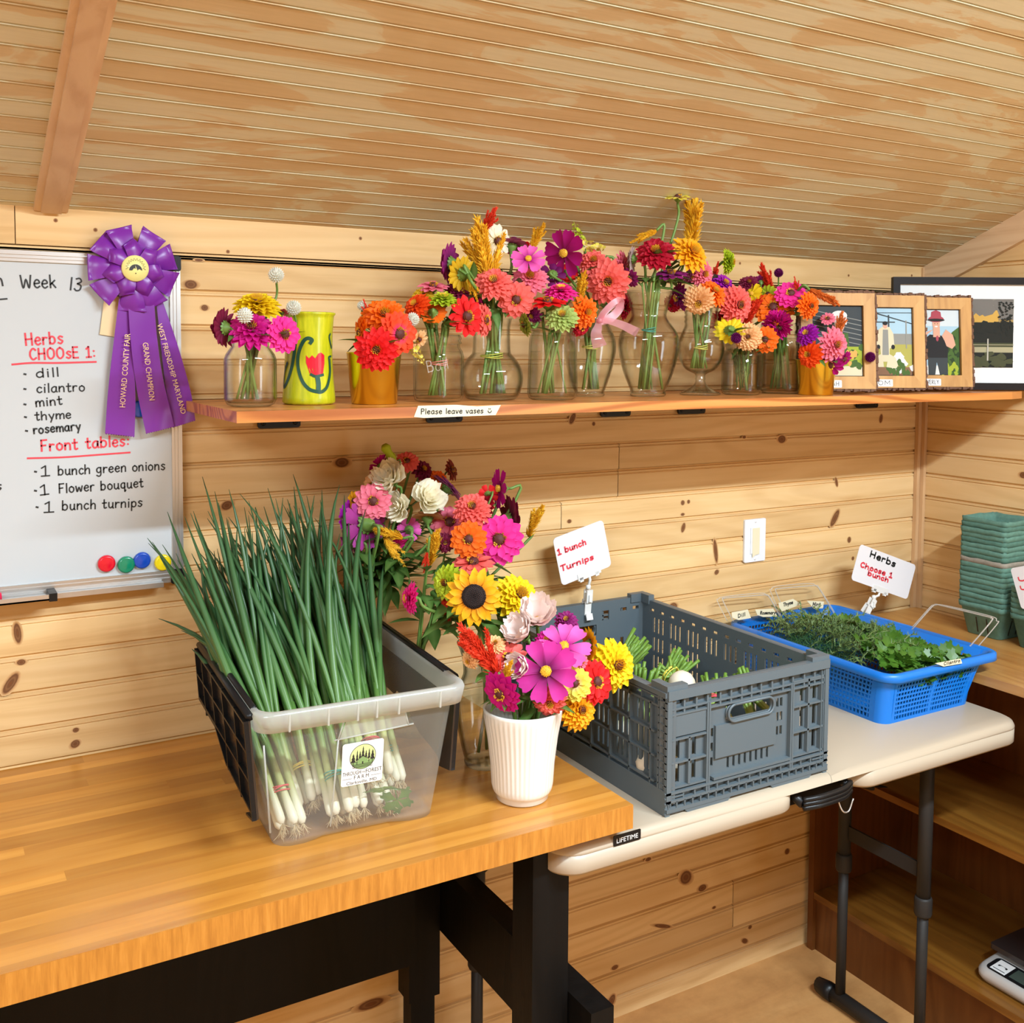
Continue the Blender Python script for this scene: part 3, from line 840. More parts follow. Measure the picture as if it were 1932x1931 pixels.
tag(mb.build('paper_tag', KRAFT), 'manila paper tag half hidden behind the purple rosette', 'tag')

# ------------------------------------------------------------------ prize rosette
PR = at(254, 507, -.052); sR = depth(PR)/FOC
ro = thing('rosette', 'purple satin prize rosette with three ribbon tails hanging on the whiteboard corner', 'rosette', (PR.x, YW-.007, PR.z))
def loop(a, r_in, r_out, w_in, w_out, h0, h1, tip=0.0, wob=0.0):
    mb = MB(); ca, sa = math.cos(a), math.sin(a)
    path = [(r_in, h0+.010, .4), (r_in+(r_out-r_in)*.35, h1, .72), (r_in+(r_out-r_in)*.75, h1*.96, .95), (r_out, h1*.62, 1.0), (r_out*.99, h1*.5, 1.0), (r_in+(r_out-r_in)*.6, h0+.003, .9), (r_in, h0, .4)]
    pp = catmull([(q[0], q[1], q[2]) for q in path], 4)
    vs = []
    for i, q in enumerate(pp):
        r, h, wf = q
        w = w_in + (w_out-w_in)*max(0, (r-r_in)/(r_out-r_in))**.8
        for k in range(7):
            s = (k-3)/3
            rr = r + tip*(1-abs(s))*max(0, (r-r_in)/(r_out-r_in))
            hh = h + wob*math.sin(s*2.5+a*3)*.5 - .004*abs(s)**2*(1 if i < len(pp)//2 else -1)
            hh += s*.0055*max(0, (r-r_in)/(r_out-r_in))
            x, y = rr, s*w/2
            vs.append((PR.x + ca*x - sa*y, YW - .007 - hh, PR.z + sa*x + ca*y))
    n = len(pp)
    mb.add(vs, [(i*7+k, i*7+k+1, (i+1)*7+k+1, (i+1)*7+k) for i in range(n-1) for k in range(6)], 0, None, None, True)
    return mb
for k in range(9):
    a = R(100 + 40*k + (8 if k in (0, 4) else 0))
    loop(a, .014, .074, .014, .047, .003, .021, 0, .004).build('ribbon_loop', PURPLE, ro)
for k in range(7):
    a = R(90 + 360/7*k)
    loop(a, .010, .040, .014, .036, .022, .034, .014, .0).build('ribbon_petal', PURPLE, ro)
mb = MB(); mb.lathe([(.0, .030), (.0225, .030), (.0235, .034), (.0225, .038), (0, .0395)], 36, cap0=False, cap1=False)
mb.v = [(PR.x+x, YW-.007-z, PR.z+y) for x, y, z in mb.v]
bt = mb.build('centre_button', plain('pale_yellow_badge', (.86, .80, .30), .3), ro, 'pale yellow round badge with a black emblem')
mb = MB()
yb = YW-.007-.0398
def bp(x, y): return (PR.x + x, yb, PR.z + y)
zz = []
for k in range(23):
    a = R(-10 + 200*k/22); r = .0125 if k % 2 else .017
    zz.append(Vector(bp(r*math.cos(a), r*math.sin(a)+.001)))
stroke(mb, zz, .0008, NB, .0002)
th = [(.011*math.cos(R(q)), .011*math.sin(R(q))-.004) for q in range(0, 181, 12)]
mb.poly([bp(*q) for q in th[:9]] + [bp(.003, -.004), bp(.006, -.001)]); mb.poly([bp(*q) for q in th[8:]] + [bp(-.006, -.004), bp(-.003, 0), bp(0, -.001)])
mb.lathe([(0, 0), (.001, 0), (.001, .0002), (0, .0002)], 8, (0, 0, 0)); 
mb.v = mb.v[:-32] + [(PR.x+x, yb-z, PR.z+y-.009) for x, y, z in mb.v[-32:]]
mb.build('emblem', INK, bt)
def tail(left, right, off, name, text, ta, tb, hpx, wav):
    """ribbon tail between two edge lines given from the top down"""
    l = catmull([at(x, y, YW-.007-off) for x, y in left], 10); r = catmull([at(x, y, YW-.007-off) for x, y in right], 10)
    n = min(len(l), len(r)); m = 7
    vs = []
    for i in range(n):
        for k in range(m):
            p = l[i].lerp(r[i], k/(m-1))
            p.y -= .006*wav*math.sin(i/n*7 + k*.5) * (i/n)
            vs.append(p)
    zn = [l[n-1].lerp(r[n-1], k/24) + Vector((0, 0, -.0022 if k % 2 else .001)) for k in range(25)]
    mb = MB()
    mb.add(vs, [(i*m+k, i*m+k+1, (i+1)*m+k+1, (i+1)*m+k) for i in range(n-1) for k in range(m-1)], 0, None, None, True)
    base = len(mb.v)
    for k in range(24):
        mb.poly([l[n-1].lerp(r[n-1], k/24)+Vector((0, vs[-1].y-r[n-1].y, 0)), zn[k]+Vector((0, vs[-1].y-r[n-1].y, 0)), zn[k+1]+Vector((0, vs[-1].y-r[n-1].y, 0)), l[n-1].lerp(r[n-1], (k+1)/24)+Vector((0, vs[-1].y-r[n-1].y, 0))])
    o = mb.build('ribbon_tail', PURPLE, ro)
    mb = MB(); A = at(*ta, YW-.007-off-.007); B = at(*tb, YW-.007-off-.007)
    printed(mb, text, A, B, NB, .0003, size=hpx*sR*1.4)
    mb.build('gold_lettering', GOLDINK, o)
tail([(294, 560), (300, 620), (312, 720), (327, 806)], [(304, 560), (335, 650), (357, 731), (369, 793)], .004, 'r', 'WEST FRIENDSHIP MARYLAND', (296, 612), (342, 782), 10, .8)
tail([(225, 560), (215, 640), (205, 730), (198, 818)], [(247, 560), (250, 650), (255, 740), (254, 824)], .009, 'l', 'HOWARD COUNTY FAIR', (236, 769), (246, 630), 10.5, .5)
tail([(241, 560), (246, 640), (258, 730), (275, 818)], [(290, 560), (297, 640), (308, 720), (329, 805)], .014, 'c', 'GRAND CHAMPION', (269, 647), (282, 756), 10.5, 1.0)

# ------------------------------------------------------------------ wall switch under tape
sw = thing('light_switch', 'white light switch plate on the pine wall, rocker taped over', 'light switch', at(1421, 1020, 0))
a, b = at(1401, 1062, 0), at(1442, 977, 0)
mb = MB(); mb.prism(rrect(a.x, b.x, a.z, b.z, .004), (0, -.0005, 0), (1, 0, 0), (0, 0, 1), (0, -1, 0), .0055); mb.build('plate', SWITCHW, sw)
cx, cz = (a.x+b.x)/2, (a.z+b.z)/2
mb = MB(); mb.box((cx-.017, -.0085, cz-.034), (cx+.015, -.006, cz+.034)); mb.build('rocker', SWITCHW, sw)
mb = MB(); mb.prism([(cx-.011, cz-.044), (cx+.0, cz-.038), (cx+.013, cz-.036), (cx+.013, cz+.033), (cx-.012, cz+.033)], (0, -.0086, 0), (1, 0, 0), (0, 0, 1), (0, -1, 0), .0006); mb.build('tape_strip', TAPE, sw)
for s in (-1, 1):
    mb = MB(); mb.lathe([(0, 0), (.0028, 0), (.0028, .001), (0, .0012)], 10); mb.v = [(cx+x, -.0061-z, cz+s*.049+y) for x, y, z in mb.v]; mb.build('screw', WHITE, sw)

# ------------------------------------------------------------------ note taped to the shelf edge
YT = YS-.0012
pts = [(789, 766), (860, 764), (900, 767), (945, 764.5), (935, 783.5), (800, 789), (781, 787)]
mb = MB(); p3 = [at(x, y, YT) for x, y in pts]
o = thing('tape_note', 'masking tape note reading Please leave vases on the shelf edge', 'note', p3[-1])
mb.prism([(p.x, p.z) for p in reversed(p3)], (0, YT+.0008, 0), (1, 0, 0), (0, 0, 1), (0, -1, 0), .0008); mb.build('tape', TAPE, o)
mb = MB(); s = depth(p3[0])/FOC
script(mb, 'Please leave vases *', at(794, 781.5, YT), at(930, 779.5, YT), NB, 6.2*s, 1.9*s, .0004); mb.build('black_writing', INK, o)

# ------------------------------------------------------------------ framed photographs on the shelf
def facing(c, yaw):              # frame axes of a picture turned by yaw about the vertical
    return Vector((math.cos(yaw), math.sin(yaw), 0)), Vector((math.sin(yaw), -math.cos(yaw), 0))
_pm = {}
def pm(c):
    if c not in _pm: _pm[c] = plain('photo_ink_%d' % len(_pm), c, .6, 0, .2)
    return _pm[c]
def photo(parent, O, U, V, N, w, h, shapes, mats):
    mb = MB()
    for k, (mi, pts) in enumerate(shapes):
        mb.add([O + U*(x*w) + V*(y*h) + N*(.0002+.000012*k) for x, y in pts], [tuple(range(len(pts)))], mi)
    return mb.build('photo_print', mats, parent)
def ell(cx, cy, rx, ry, n=18, a0=0, a1=360):
    return [(cx+rx*math.cos(R(a0+(a1-a0)*k/n)), cy+ry*math.sin(R(a0+(a1-a0)*k/n))) for k in range(n + (0 if a1-a0 == 360 else 1))]
def blobs(seed, x0, x1, y0, y1, n, s, mi):
    g = random.Random(seed)
    return [(mi, [(cx+s*g.uniform(.6, 1.3)*math.cos(a), cy+s*g.uniform(.6, 1.3)*math.sin(a)) for a in [k*PI/3.5 for k in range(7)]]) for cx, cy in [(g.uniform(x0, x1), g.uniform(y0, y1)) for _ in range(n)]]
FW, FH = .196, .240
def live_frame(pxr, y, label, shapes, mats, name_text, fh=FH, dz=0):
    yaw = R(-24)
    U, N = facing(None, yaw)
    V = (Vector((0, 0, 1)) + N*-.10).normalized(); N = U.cross(V)
    PRt = at(pxr, 700, y)
    O = Vector((PRt.x, y, ZS+.0035)) - U*FW
    fr = thing('photo_frame', label, 'photo frame', O + U*(FW/2), 'live edge photo frames on the shelf')
    g = random.Random(int(pxr))
    iw, ih = .124, .166; bx, by = (FW-iw)/2, (fh-ih)/2
    mb = MB()
    q = [(bx, by), (bx+iw, by), (bx+iw, by+ih), (bx, by+ih)]; e = [(.008, .008), (FW-.008, .008), (FW-.008, fh-.008), (.008, fh-.008)]
    for k in range(4):
        a, b, c, d = e[k], e[(k+1) % 4], q[(k+1) % 4], q[k]
        mb.prism([a, b, c, d], O, U, V, N, .016, 0, (g.random(), .3, .2))
    mb.build('frame', FRAMEW, fr)
    mb = MB()           # bark left on the outer edge
    for k in range(4):
        a, b = e[k], e[(k+1) % 4]; nn = 26
        for j in range(nn):
            t0, t1 = j/nn, (j+1)/nn
            p0 = Vector((a[0]+(b[0]-a[0])*t0, a[1]+(b[1]-a[1])*t0)); p1 = Vector((a[0]+(b[0]-a[0])*t1, a[1]+(b[1]-a[1])*t1))
            out = Vector((p1.y-p0.y, p0.x-p1.x)).normalized()
            w = g.uniform(.004, .0075); hh = g.uniform(.012, .0185)
            pa, pb = p0+out*w, p1+out*w*g.uniform(.85, 1.1)
            mb.prism([tuple(p0), tuple(pa), tuple(pb), tuple(p1)], O, U, V, N, hh)
    mb.build('bark_edge', plain('bark', (.13, .062, .035), .85), fr)
    mb = MB(); mb.prism([(bx-.01, by-.01), (bx+iw+.01, by-.01), (bx+iw+.01, by+ih+.01), (bx-.01, by+ih+.01)], O + N*.004, U, V, N, .004); mb.build('backing', BLACKP, fr)
    photo(fr, O + U*(bx+.002) + V*(by+.002) + N*.0085, U, V, N, iw-.004, ih-.004, shapes, mats)
    mb = MB(); mb.prism(rrect(bx+.012, bx+.068, by-.026, by-.009, .002), O+N*.0161, U, V, N, .0006)
    lb = mb.build('name_label', PAPER, fr)
    mb = MB(); A = O+U*(bx+.017)+V*(by-.022)+N*.0168
    script(mb, name_text, A, A+U*.045, N, .0062, .0012, .0003, 0, V); mb.build('lettering', INK, lb)
    return fr
SKY, SKYP, FIELD, GRN, DGRN, LGRN, SKIN, BLK, RED_, CRM, GRY, DGRY, BRN, ORG, WHT = (.42, .62, .75), (.66, .74, .78), (.45, .42, .10), (.07, .14, .03), (.03, .06, .02), (.38, .46, .04), (.72, .40, .28), (.02, .02, .022), (.42, .07, .10), (.75, .66, .45), (.30, .30, .27), (.05, .06, .065), (.25, .13, .07), (.75, .42, .10), (.80, .80, .76)
ML = [pm(tuple(q*.8 for q in c)) for c in (SKY, SKYP, FIELD, GRN, DGRN, LGRN, SKIN, BLK, RED_, CRM, GRY, DGRY, BRN, ORG, WHT)]
full = [(0, 0), (1, 0), (1, 1), (0, 1)]
def band(y0, y1, mi): return (mi, [(0, y0), (1, y0), (1, y1), (0, y1)])
hat_photo = [band(0, 1, 0), band(.75, 1, 1), (3, [(.55, 0), (1, 0), (1, .74), (.85, .66), (.7, .5)])] + blobs(3, .62, .98, .05, .62, 26, .045, 4) + blobs(4, .6, .95, .02, .6, 22, .03, 3) + blobs(5, .62, .95, .0, .15, 10, .05, 5) + [
    (14, [(.12, 0), (.45, 0), (.45, .14), (.12, .14)]),
    (11, [(.15, 0), (.3, 0), (.34, .2), (.4, .0), (.58, .0), (.58, .28), (.15, .28)]),
    (7, [(.08, .26), (.58, .26), (.6, .5), (.5, .6), (.2, .62), (.06, .54)]),
    (6, [(.0, .44), (.1, .44), (.14, .62), (.28, .70), (.05, .64)]), (6, [(.56, .44), (.68, .40), (.76, .46), (.7, .62), (.55, .70), (.46, .60), (.52, .52)]), (6, ell(.58, .58, .06, .05)),
    (6, [(.27, .58), (.42, .58), (.42, .74), (.27, .74)]), (6, ell(.34, .79, .085, .095)), (8, ell(.34, .86, .17, .05)), (8, [(.22, .87), (.46, .87), (.44, .97), (.34, 1.0), (.24, .97)]), (7, ell(.34, .845, .19, .022)), (8, ell(.36, .56, .03, .045)), (14, ell(.34, .745, .035, .012)), (12, ell(.31, .79, .012, .008)), (12, ell(.37, .79, .012, .008))]
sheep_photo = [band(0, 1, 1), band(.45, 1, 0), band(.42, .62, 10), band(.0, .46, 2), band(.0, .12, 12)] + blobs(8, .6, 1, .06, .3, 16, .06, 14) + blobs(9, .5, .95, .02, .2, 18, .05, 3) + [
    (11, [(.0, .985), (1, .78), (1, .765), (.0, .965)]), (11, [(0, .935), (1, .94), (1, .93), (0, .925)]), (11, [(.5, .9), (.53, .9), (.53, .4), (.5, .4)]), (10, [(.72, .82), (.745, .82), (.745, .4), (.72, .4)]), (11, [(0, .8), (.5, .8), (.5, .785), (0, .785)]),
    (9, [(.1, .42), (.12, .66), (.22, .72), (.38, .72), (.46, .62), (.48, .42), (.38, .4), (.36, .2), (.2, .2), (.18, .4)]), (10, [(.22, .3), (.36, .3), (.35, .68), (.24, .68)]), (6, ell(.29, .74, .05, .045)), (7, ell(.29, .775, .055, .03)), (7, ell(.14, .42, .04, .035)), (7, ell(.45, .42, .04, .035)),
    (9, [(.1, .12), (.14, .3), (.22, .32), (.25, .12)]), (9, [(.3, .12), (.36, .32), (.5, .26), (.55, .14), (.5, .1)])]
barn_photo = [band(0, 1, 11), band(0, .42, 5), band(0, .14, 9)] + [(10, [(.0, .95-.07*k), (1, .80-.07*k), (1, .79-.07*k), (0, .94-.07*k)]) for k in range(6)] + [(14, ell(.55, .87, .16, .07)), (14, [(.45, .74), (.7, .74), (.7, .88), (.45, .88)]), (6, ell(.55, .72, .1, .09)), (3, [(.3, .42), (.75, .42), (.72, .62), (.36, .62)])] + blobs(12, .55, 1, .14, .42, 16, .06, 3) + blobs(13, .3, .9, .16, .36, 14, .05, 13)
hat_photo = [(m_, [(x+.16, y) for x, y in p]) if m_ in (6, 7, 8, 11, 12, 14) else (m_, p) for m_, p in hat_photo]
sheep_photo = sheep_photo[:-10] + [(m_, [(x+.15, y) for x, y in p]) for m_, p in sheep_photo[-10:]]
live_frame(1836, -.335, 'live edge wooden frame with photo of a person in a red sun hat', hat_photo, ML, 'BEVERLY')
live_frame(1748, -.335, 'middle live edge frame of the three, person draped in fleece in a field', sheep_photo, ML, 'TOM')
live_frame(1655, -.335, 'live edge wooden frame partly hidden by flowers in the small gold cup', barn_photo, ML, 'SARAH')

# the big black frame across the corner
A = at(1681, 640, -.17); A.z = ZS+.002
B = Vector((2.522, -.37, ZS+.002))
U = (B-A).normalized(); fwid = (B-A).length
N = Vector((U.y, -U.x, 0)); V = (Vector((0, 0, 1)) - N*.04).normalized(); N = U.cross(V)
fh = at(1683, 523, A.y).z - A.z
bf = thing('picture_frame', 'large black frame with white mat and a dark stormy field photo in the corner', 'picture frame', A.lerp(B, .5))
mb = MB(); fw2 = .018
for x0, x1, y0, y1 in ((0, fwid, 0, fw2), (0, fwid, fh-fw2, fh), (0, fw2, fw2, fh-fw2), (fwid-fw2, fwid, fw2, fh-fw2)):
    mb.prism([(x0, y0), (x1, y0), (x1, y1), (x0, y1)], A, U, V, N, .018)
mb.build('frame', plain('black_frame', (.012, .008, .007), .5, 0, .2), bf)
mb = MB(); mb.prism([(.01, .01), (fwid-.01, .01), (fwid-.01, fh-.01), (.01, fh-.01)], A+N*.004, U, V, N, .005); mb.build('mat_board', plain('mat_board', (.74, .74, .72), .6), bf)
storm = [band(0, 1, 0), band(.62, .8, 1), band(.70, .9, 2)] + blobs(21, .3, .8, .62, .80, 22, .07, 3) + blobs(22, 0, 1, .84, 1, 20, .09, 2) + [band(.0, .66, 4), band(.22, .30, 5), band(.30, .36, 6)] + blobs(23, 0, 1, .5, .64, 60, .045, 4) + blobs(24, .84, 1, .55, .95, 70, .014, 4) + blobs(25, 0, 1, .02, .2, 70, .05, 6) + [(7, [(.72, .1), (.735, .1), (.735, .42), (.72, .42)]), (5, [(.0, .335), (1, .335), (1, .325), (0, .325)])]
storm = [(m_, [(min(1, max(0, x)), min(1, max(0, y))) for x, y in p]) for m_, p in storm]
photo(bf, A + U*(fwid*.185) + V*(fh*.20) + N*.0092, U, V, N, fwid*.63, fh*.61, storm, [pm((.20, .19, .16)), pm((.34, .23, .08)), pm((.16, .15, .135)), pm((.55, .33, .07)), pm((.015, .016, .012)), pm((.36, .33, .20)), pm((.06, .065, .03)), pm((.42, .40, .34))])
# ------------------------------------------------------------------ clear tub with flip lids
TA = R(-3.5)
TO = Vector((.583, -.53, ZB))
def tp(x, y, z):                 # tub coordinates: x across, y from the front wall to the back, z up
    return Vector((TO.x + x*math.cos(TA) - y*math.sin(TA), TO.y + x*math.sin(TA) + y*math.cos(TA), TO.z + z))
TH = .222
def trect(z, off=0.0, feet=False):
    k = z/TH
    hw = .128 + .027*k + off; y0 = -.0 - .034*k - off; y1 = .395 + .015*k + off
    out = []
    for x, y in rrect(-hw, hw, y0, y1, .026, 6, 12):
        zz = z
        if feet and z < .004 and abs(x) < hw*.58 and y < .05: zz = z + .008*min(1, (hw*.58-abs(x))/.02)
        out.append(tp(x, y, zz))
    return out
tub = thing('storage_tub', 'clear frosted plastic tub of green onions with black flip lids hanging open', 'tub', tp(0, .19, 0))
mb = MB()
loft(mb, [trect(.004, -.004), trect(.0, -.0, True), trect(.010), trect(.05), trect(.1), trect(.15), trect(TH-.03)], cap0=True, cap1=False)
mb.build('body', FROST, tub)
mb = MB()
loft(mb, [trect(TH-.03, .001), trect(TH-.03, .012), trect(TH-.006, .013), trect(TH, .010), trect(TH, .002), trect(TH-.008, -.001), trect(TH-.03, -.001)], cap0=False, cap1=False)
for x in (-.118, -.06, -.015, .015, .05, .118):
    mb.hexa([tp(x-.0012, -.045, TH-.03), tp(x+.0012, -.045, TH-.03), tp(x+.0012, -.030, TH-.03), tp(x-.0012, -.030, TH-.03), tp(x-.0012, -.0475, TH-.004), tp(x+.0012, -.0475, TH-.004), tp(x+.0012, -.034, TH-.004), tp(x-.0012, -.034, TH-.004)])
mb.build('rim', FROST_RIM, tub)
def tfront(x, z, out=.001): return tp(x, -.034*z/TH - out, z)
mb = MB()                        # handle pocket on the front
mb.add([tfront(-.03, TH-.03, .006), tfront(.062, TH-.03, .006), tfront(.07, TH-.056, .002), tfront(-.038, TH-.060, .002)], [(0, 1, 2, 3)])
for a, b in (((-.032, TH-.03), (-.04, TH-.061)), ((.064, TH-.03), (.072, TH-.056)), ((-.046, TH-.061), (.080, TH-.055)), ((-.040, TH-.06), (-.046, .02)), ((-.152, TH-.05), (-.138, .03))):
    m2 = MB(); m2.tube([tfront(*a, .002), tfront(*b, .002)], .0014, 6); m2.build('moulded_rib', FROST_RIM, tub)
mb.build('hand_hold', FROST_RIM, tub)
def lid(side, name):
    """half lid hanging from the long rim, ribs on its outer face, toothed free edge"""
    mb = MB(); s = side
    x0 = s*.170
    def lp(y, d, o=0.0): return tp(x0 + s*(o - .012*d/.2), y0 + (y-y0)*yk, TH-.012-d*dk)
    y0, y1, dk, yk = (-.025, .395, .80, .97) if s < 0 else (.015, .395, .80, .95)
    out = [(y0, 0), (y0, .185), (y0+.045, .195), (y0+.053, .178), (.10, .172), (.16, .165), (.20, .150), (.24, .118), (.29, .118), (.30, .130), (.375, .128), (y1, .115), (y1, 0)]
    mb.add([lp(*q) for q in out] + [lp(q[0], q[1], .003) for q in out], [tuple(range(13)), tuple(range(25, 12, -1))] + [(i, (i+1) % 13, 13+(i+1) % 13, 13+i) for i in range(13)])
    sheet = mb.build('lid', plain('smoky_black_plastic', (.030, .022, .018), .22), tub)
    mb = MB()
    def rib(a, b): 
        A_, B_ = lp(*a, .003), lp(*b, .003)
        n = Vector((s*.007, 0, 0)); t = (B_-A_).cross(n).normalized()*.0016
        mb.hexa([A_-t, B_-t, B_+t, A_+t, A_-t+n, B_-t+n, B_+t+n, A_+t+n])
    for y in (y0+.002, .05, .145, .235, .325, .392): rib((y, .0), (y, {y0+.002: .186, .05: .176, .145: .167, .235: .12, .325: .128, .392: .115}[y]))
    for d in (.004, .058, .112): rib((y0, d), (y1, d))
    rib((y0, .172), (.16, .162)); rib((y0, .184), (y0+.045, .194)); rib((.16, .164), (.24, .118)); rib((.24, .117), (y1, .116))
    mb.build('ribs', BLACKP, sheet)
    mb = MB(); mb.tube([lp(y0+.003, -.006), lp(y1, -.006)], .006, 8); mb.tube([lp(y0+.02, -.013, -.010), lp(y1, -.013, -.010)], .005, 8); mb.build('hinge', BLACKP, tub)
lid(-1, 'l'); lid(1, 'r')
mb = MB()                        # the black inner band along the right rim
mb.hexa([tp(.143, -.02, .12), tp(.147, -.02, .12), tp(.142, .385, .12), tp(.138, .385, .12), tp(.151, -.02, TH-.012), tp(.155, -.02, TH-.012), tp(.150, .385, TH-.012), tp(.146, .385, TH-.012)])
# sticker
st_u = (tfront(.05, .1) - tfront(-.05, .1)).normalized(); st_v = (tfront(0, .15) - tfront(0, .05)).normalized(); st_n = st_u.cross(st_v)
ss = .0655
so = tfront(-.033, .082, .0025)
mb = MB(); mb.prism(rrect(0, ss, 0, ss*1.08, .004), so, st_u, st_v, st_n, .0004)
stk = mb.build('farm_sticker', PAPER, tub, 'white square sticker with a round forest emblem')
def sp(x, y, k=1): return so + st_u*(x*ss) + st_v*(y*ss) + st_n*(.0005 + .0001*k)
mb = MB()
mb.add([sp(*q) for q in ell(.5, .70, .318, .318, 40)], [tuple(range(40))], 1)
mb.add([sp(*q, 2) for q in ell(.5, .70, .305, .305, 40)], [tuple(range(40))], 0)
gr = [(.5+.305*math.cos(R(a)), .70+.305*math.sin(R(a))) for a in range(200, 341, 7)]
mb.add([sp(*q, 3) for q in gr], [tuple(range(len(gr)))], 2)
for x, b, h, w in ((.27, .58, .23, .13), (.36, .62, .27, .07), (.43, .68, .18, .07), (.5, .70, .27, .085), (.575, .68, .18, .07), (.65, .64, .25, .075), (.735, .60, .25, .12)):
    pts = [(x-w/2, b), (x-w*.22, b+h*.33), (x-w*.36, b+h*.33), (x-w*.12, b+h*.68), (x-w*.2, b+h*.68), (x, b+h), (x+w*.2, b+h*.68), (x+w*.12, b+h*.68), (x+w*.36, b+h*.33), (x+w*.22, b+h*.33), (x+w/2, b)]
    mb.add([sp(*q, 4) for q in pts], [tuple(range(11))], 1)
    mb.add([sp(x-.008, b-.1, 4), sp(x+.008, b-.1, 4), sp(x+.008, b, 4), sp(x-.008, b, 4)], [(0, 1, 2, 3)], 1)
mb.add([sp(*q, 5) for q in ((.38, .52), (.62, .52), (.62, .63), (.5, .71), (.38, .63))], [tuple(range(5))], 2)
for pts in (((.36, .625), (.5, .715), (.64, .625), (.64, .64), (.5, .735), (.36, .64)), ((.485, .52), (.515, .52), (.515, .58), (.485, .58))):
    mb.add([sp(*q, 6) for q in pts], [tuple(range(len(pts)))], 1)
for y in (.44, .475, .51): mb.add([sp(.26, y, 6), sp(.74, y, 6), sp(.74, y+.012, 6), sp(.26, y+.012, 6)], [(0, 1, 2, 3)], 1)
mb.build('emblem', [plain('pale_green_ink', (.60, .74, .30), .6), INK, plain('mid_green_ink', (.22, .36, .13), .6)], stk)
mb = MB()
printed(mb, 'THROUGH', sp(.03, .265), sp(.47, .265), st_n, 0, size=.0092); printed(mb, 'THE', sp(.49, .285), sp(.57, .285), st_n, 0, size=.0035); printed(mb, 'FOREST', sp(.59, .265), sp(.98, .265), st_n, 0, size=.0092)
printed(mb, 'F A R M', sp(.31, .145), sp(.67, .145), st_n, 0, size=.0090); printed(mb, 'Clarksville, MD', sp(.13, .03), sp(.87, .03), st_n, 0, size=.0072)
for a, b in ((.03, .26), (.72, .96)): mb.add([sp(a, .175), sp(b, .175), sp(b, .183), sp(a, .183)], [(0, 1, 2, 3)])
mb.build('lettering', INK, stk)

# ------------------------------------------------------------------ green onions: banded bunches standing in the tub
ONION = grad('green_onion_skin', [(0, (.84, .80, .64)), (.06, (.84, .82, .62)), (.13, (.55, .62, .24)), (.28, (.11, .24, .05)), (.6, (.048, .135, .040)), (1, (.037, .105, .038))], .38, .1)
ROOTS = plain('onion_roots', (.62, .48, .28), .8)
g = random.Random(11)
def blade(mb, P0, P1, r, flop, t0, n=9, sides=6):
    d = P1 - P0
    side = Vector((g.uniform(-1, 1), g.uniform(-1, 1), 0)).normalized()
    pts, rs, ts = [], [], []
    for i in range(n+1):
        s = i/n
        p = P0 + d*s + side*(flop*(s**2.2))*.8 - Vector((0, 0, abs(flop)*.6*max(0, s-.7)**1.5*3))
        pts.append(p); rs.append(max(.0004, r*(1-.15*s)*(1-s**4)*(.55+.45*min(1, s*5)))); ts.append(t0 + (1-t0)*s)
    mb.tube(pts, rs, sides, 0, True, ts)
def onion(parent, B, T, fan):
    """B: root end, T: where the leaves head"""
    ax = (T-B).normalized(); Lg = (T-B).length
    mb = MB()
    neck = B + ax*(Lg*.26)
    pts = [B, B+ax*.006, B+ax*.016, B+ax*.05, neck, neck+ax*.03]
    mb.tube(pts, [.0035, .0075, .0078, .0058, .0056, .0045], 8, 0, True, [0, .01, .04, .10, .30, .33])
    for k in range(g.choice((3, 3, 4))):
        tip = T + Vector((g.uniform(-fan, fan)*1.2-.01, g.uniform(-fan, fan)*.6, g.uniform(-.13, .09)))
        blade(mb, neck - ax*.02 + Vector((g.uniform(-.003, .003), g.uniform(-.003, .003), 0)), tip, g.uniform(.0042, .0074), g.uniform(-.10, .10), .24)
    o = mb.build('green_onion', ONION, parent)
    mb = MB()
    for k in range(14):
        a = g.uniform(0, 2*PI); q = ax.orthogonal().normalized(); w = ax.cross(q)
        dd = (q*math.cos(a) + w*math.sin(a))*g.uniform(.003, .012) - ax*g.uniform(.006, .016)
        mb.tube([B + dd*.1, B + dd*.6 + Vector((0, 0, -.002)), B + dd + Vector((g.uniform(-.004, .004), g.uniform(-.004, .004), -.003))], [.0007, .0005, .0003], 4)
    mb.build('roots', ROOTS, o)
def oband(parent, c, ax, r, col, nm):
    q = ax.orthogonal().normalized(); w = ax.cross(q)
    mb = MB()
    for j in range(3):
        cc = c + ax*(.004*(j-1)*g.uniform(.5, 1.2))
        tl = g.uniform(-.003, .003)
        mb.tube([cc + (q*math.cos(a)+w*math.sin(a)*.75)*r + ax*tl*math.sin(a) for a in [k*2*PI/20 for k in range(21)]], .0011, 5)
    mb.build('rubber_band', plain('band_' + nm, col, .5), parent)
BAND = {'red': (.72, .08, .10), 'yellow': (.85, .70, .10), 'teal': (.02, .36, .30)}
def bunch(label, bx, by, tips, n, band, zb=.016, sprd=.022):
    B0 = tp(bx, by, zb)
    T0 = at(*tips, YBK)
    th = thing('green_onion_bunch', label, 'green onions', B0, 'bunches of green onions in the clear tub')
    ax = (T0-B0).normalized()
    for k in range(n):
        a = 2*PI*k/n + g.uniform(-.3, .3); rr = sprd*math.sqrt((k+.5)/n)
        off = Vector((rr*math.cos(a), rr*math.sin(a)*.7, 0))
        off -= ax*off.dot(ax)
        B = B0 + off*1.1 + ax*g.uniform(0, .012); T = T0 + off*2.2 + Vector((g.uniform(-.03, .03), 0, g.uniform(-.05, .03)))
        B.z = max(B.z, ZB+.014)
        onion(th, B, T, .045)
    oband(th, B0 + ax*.062, ax, sprd*.95, BAND[band], band)
YBK = -.16
bunch('green onion bunch with red band in the front left corner of the tub', -.098, .018, (385, 1010), 8, 'red')
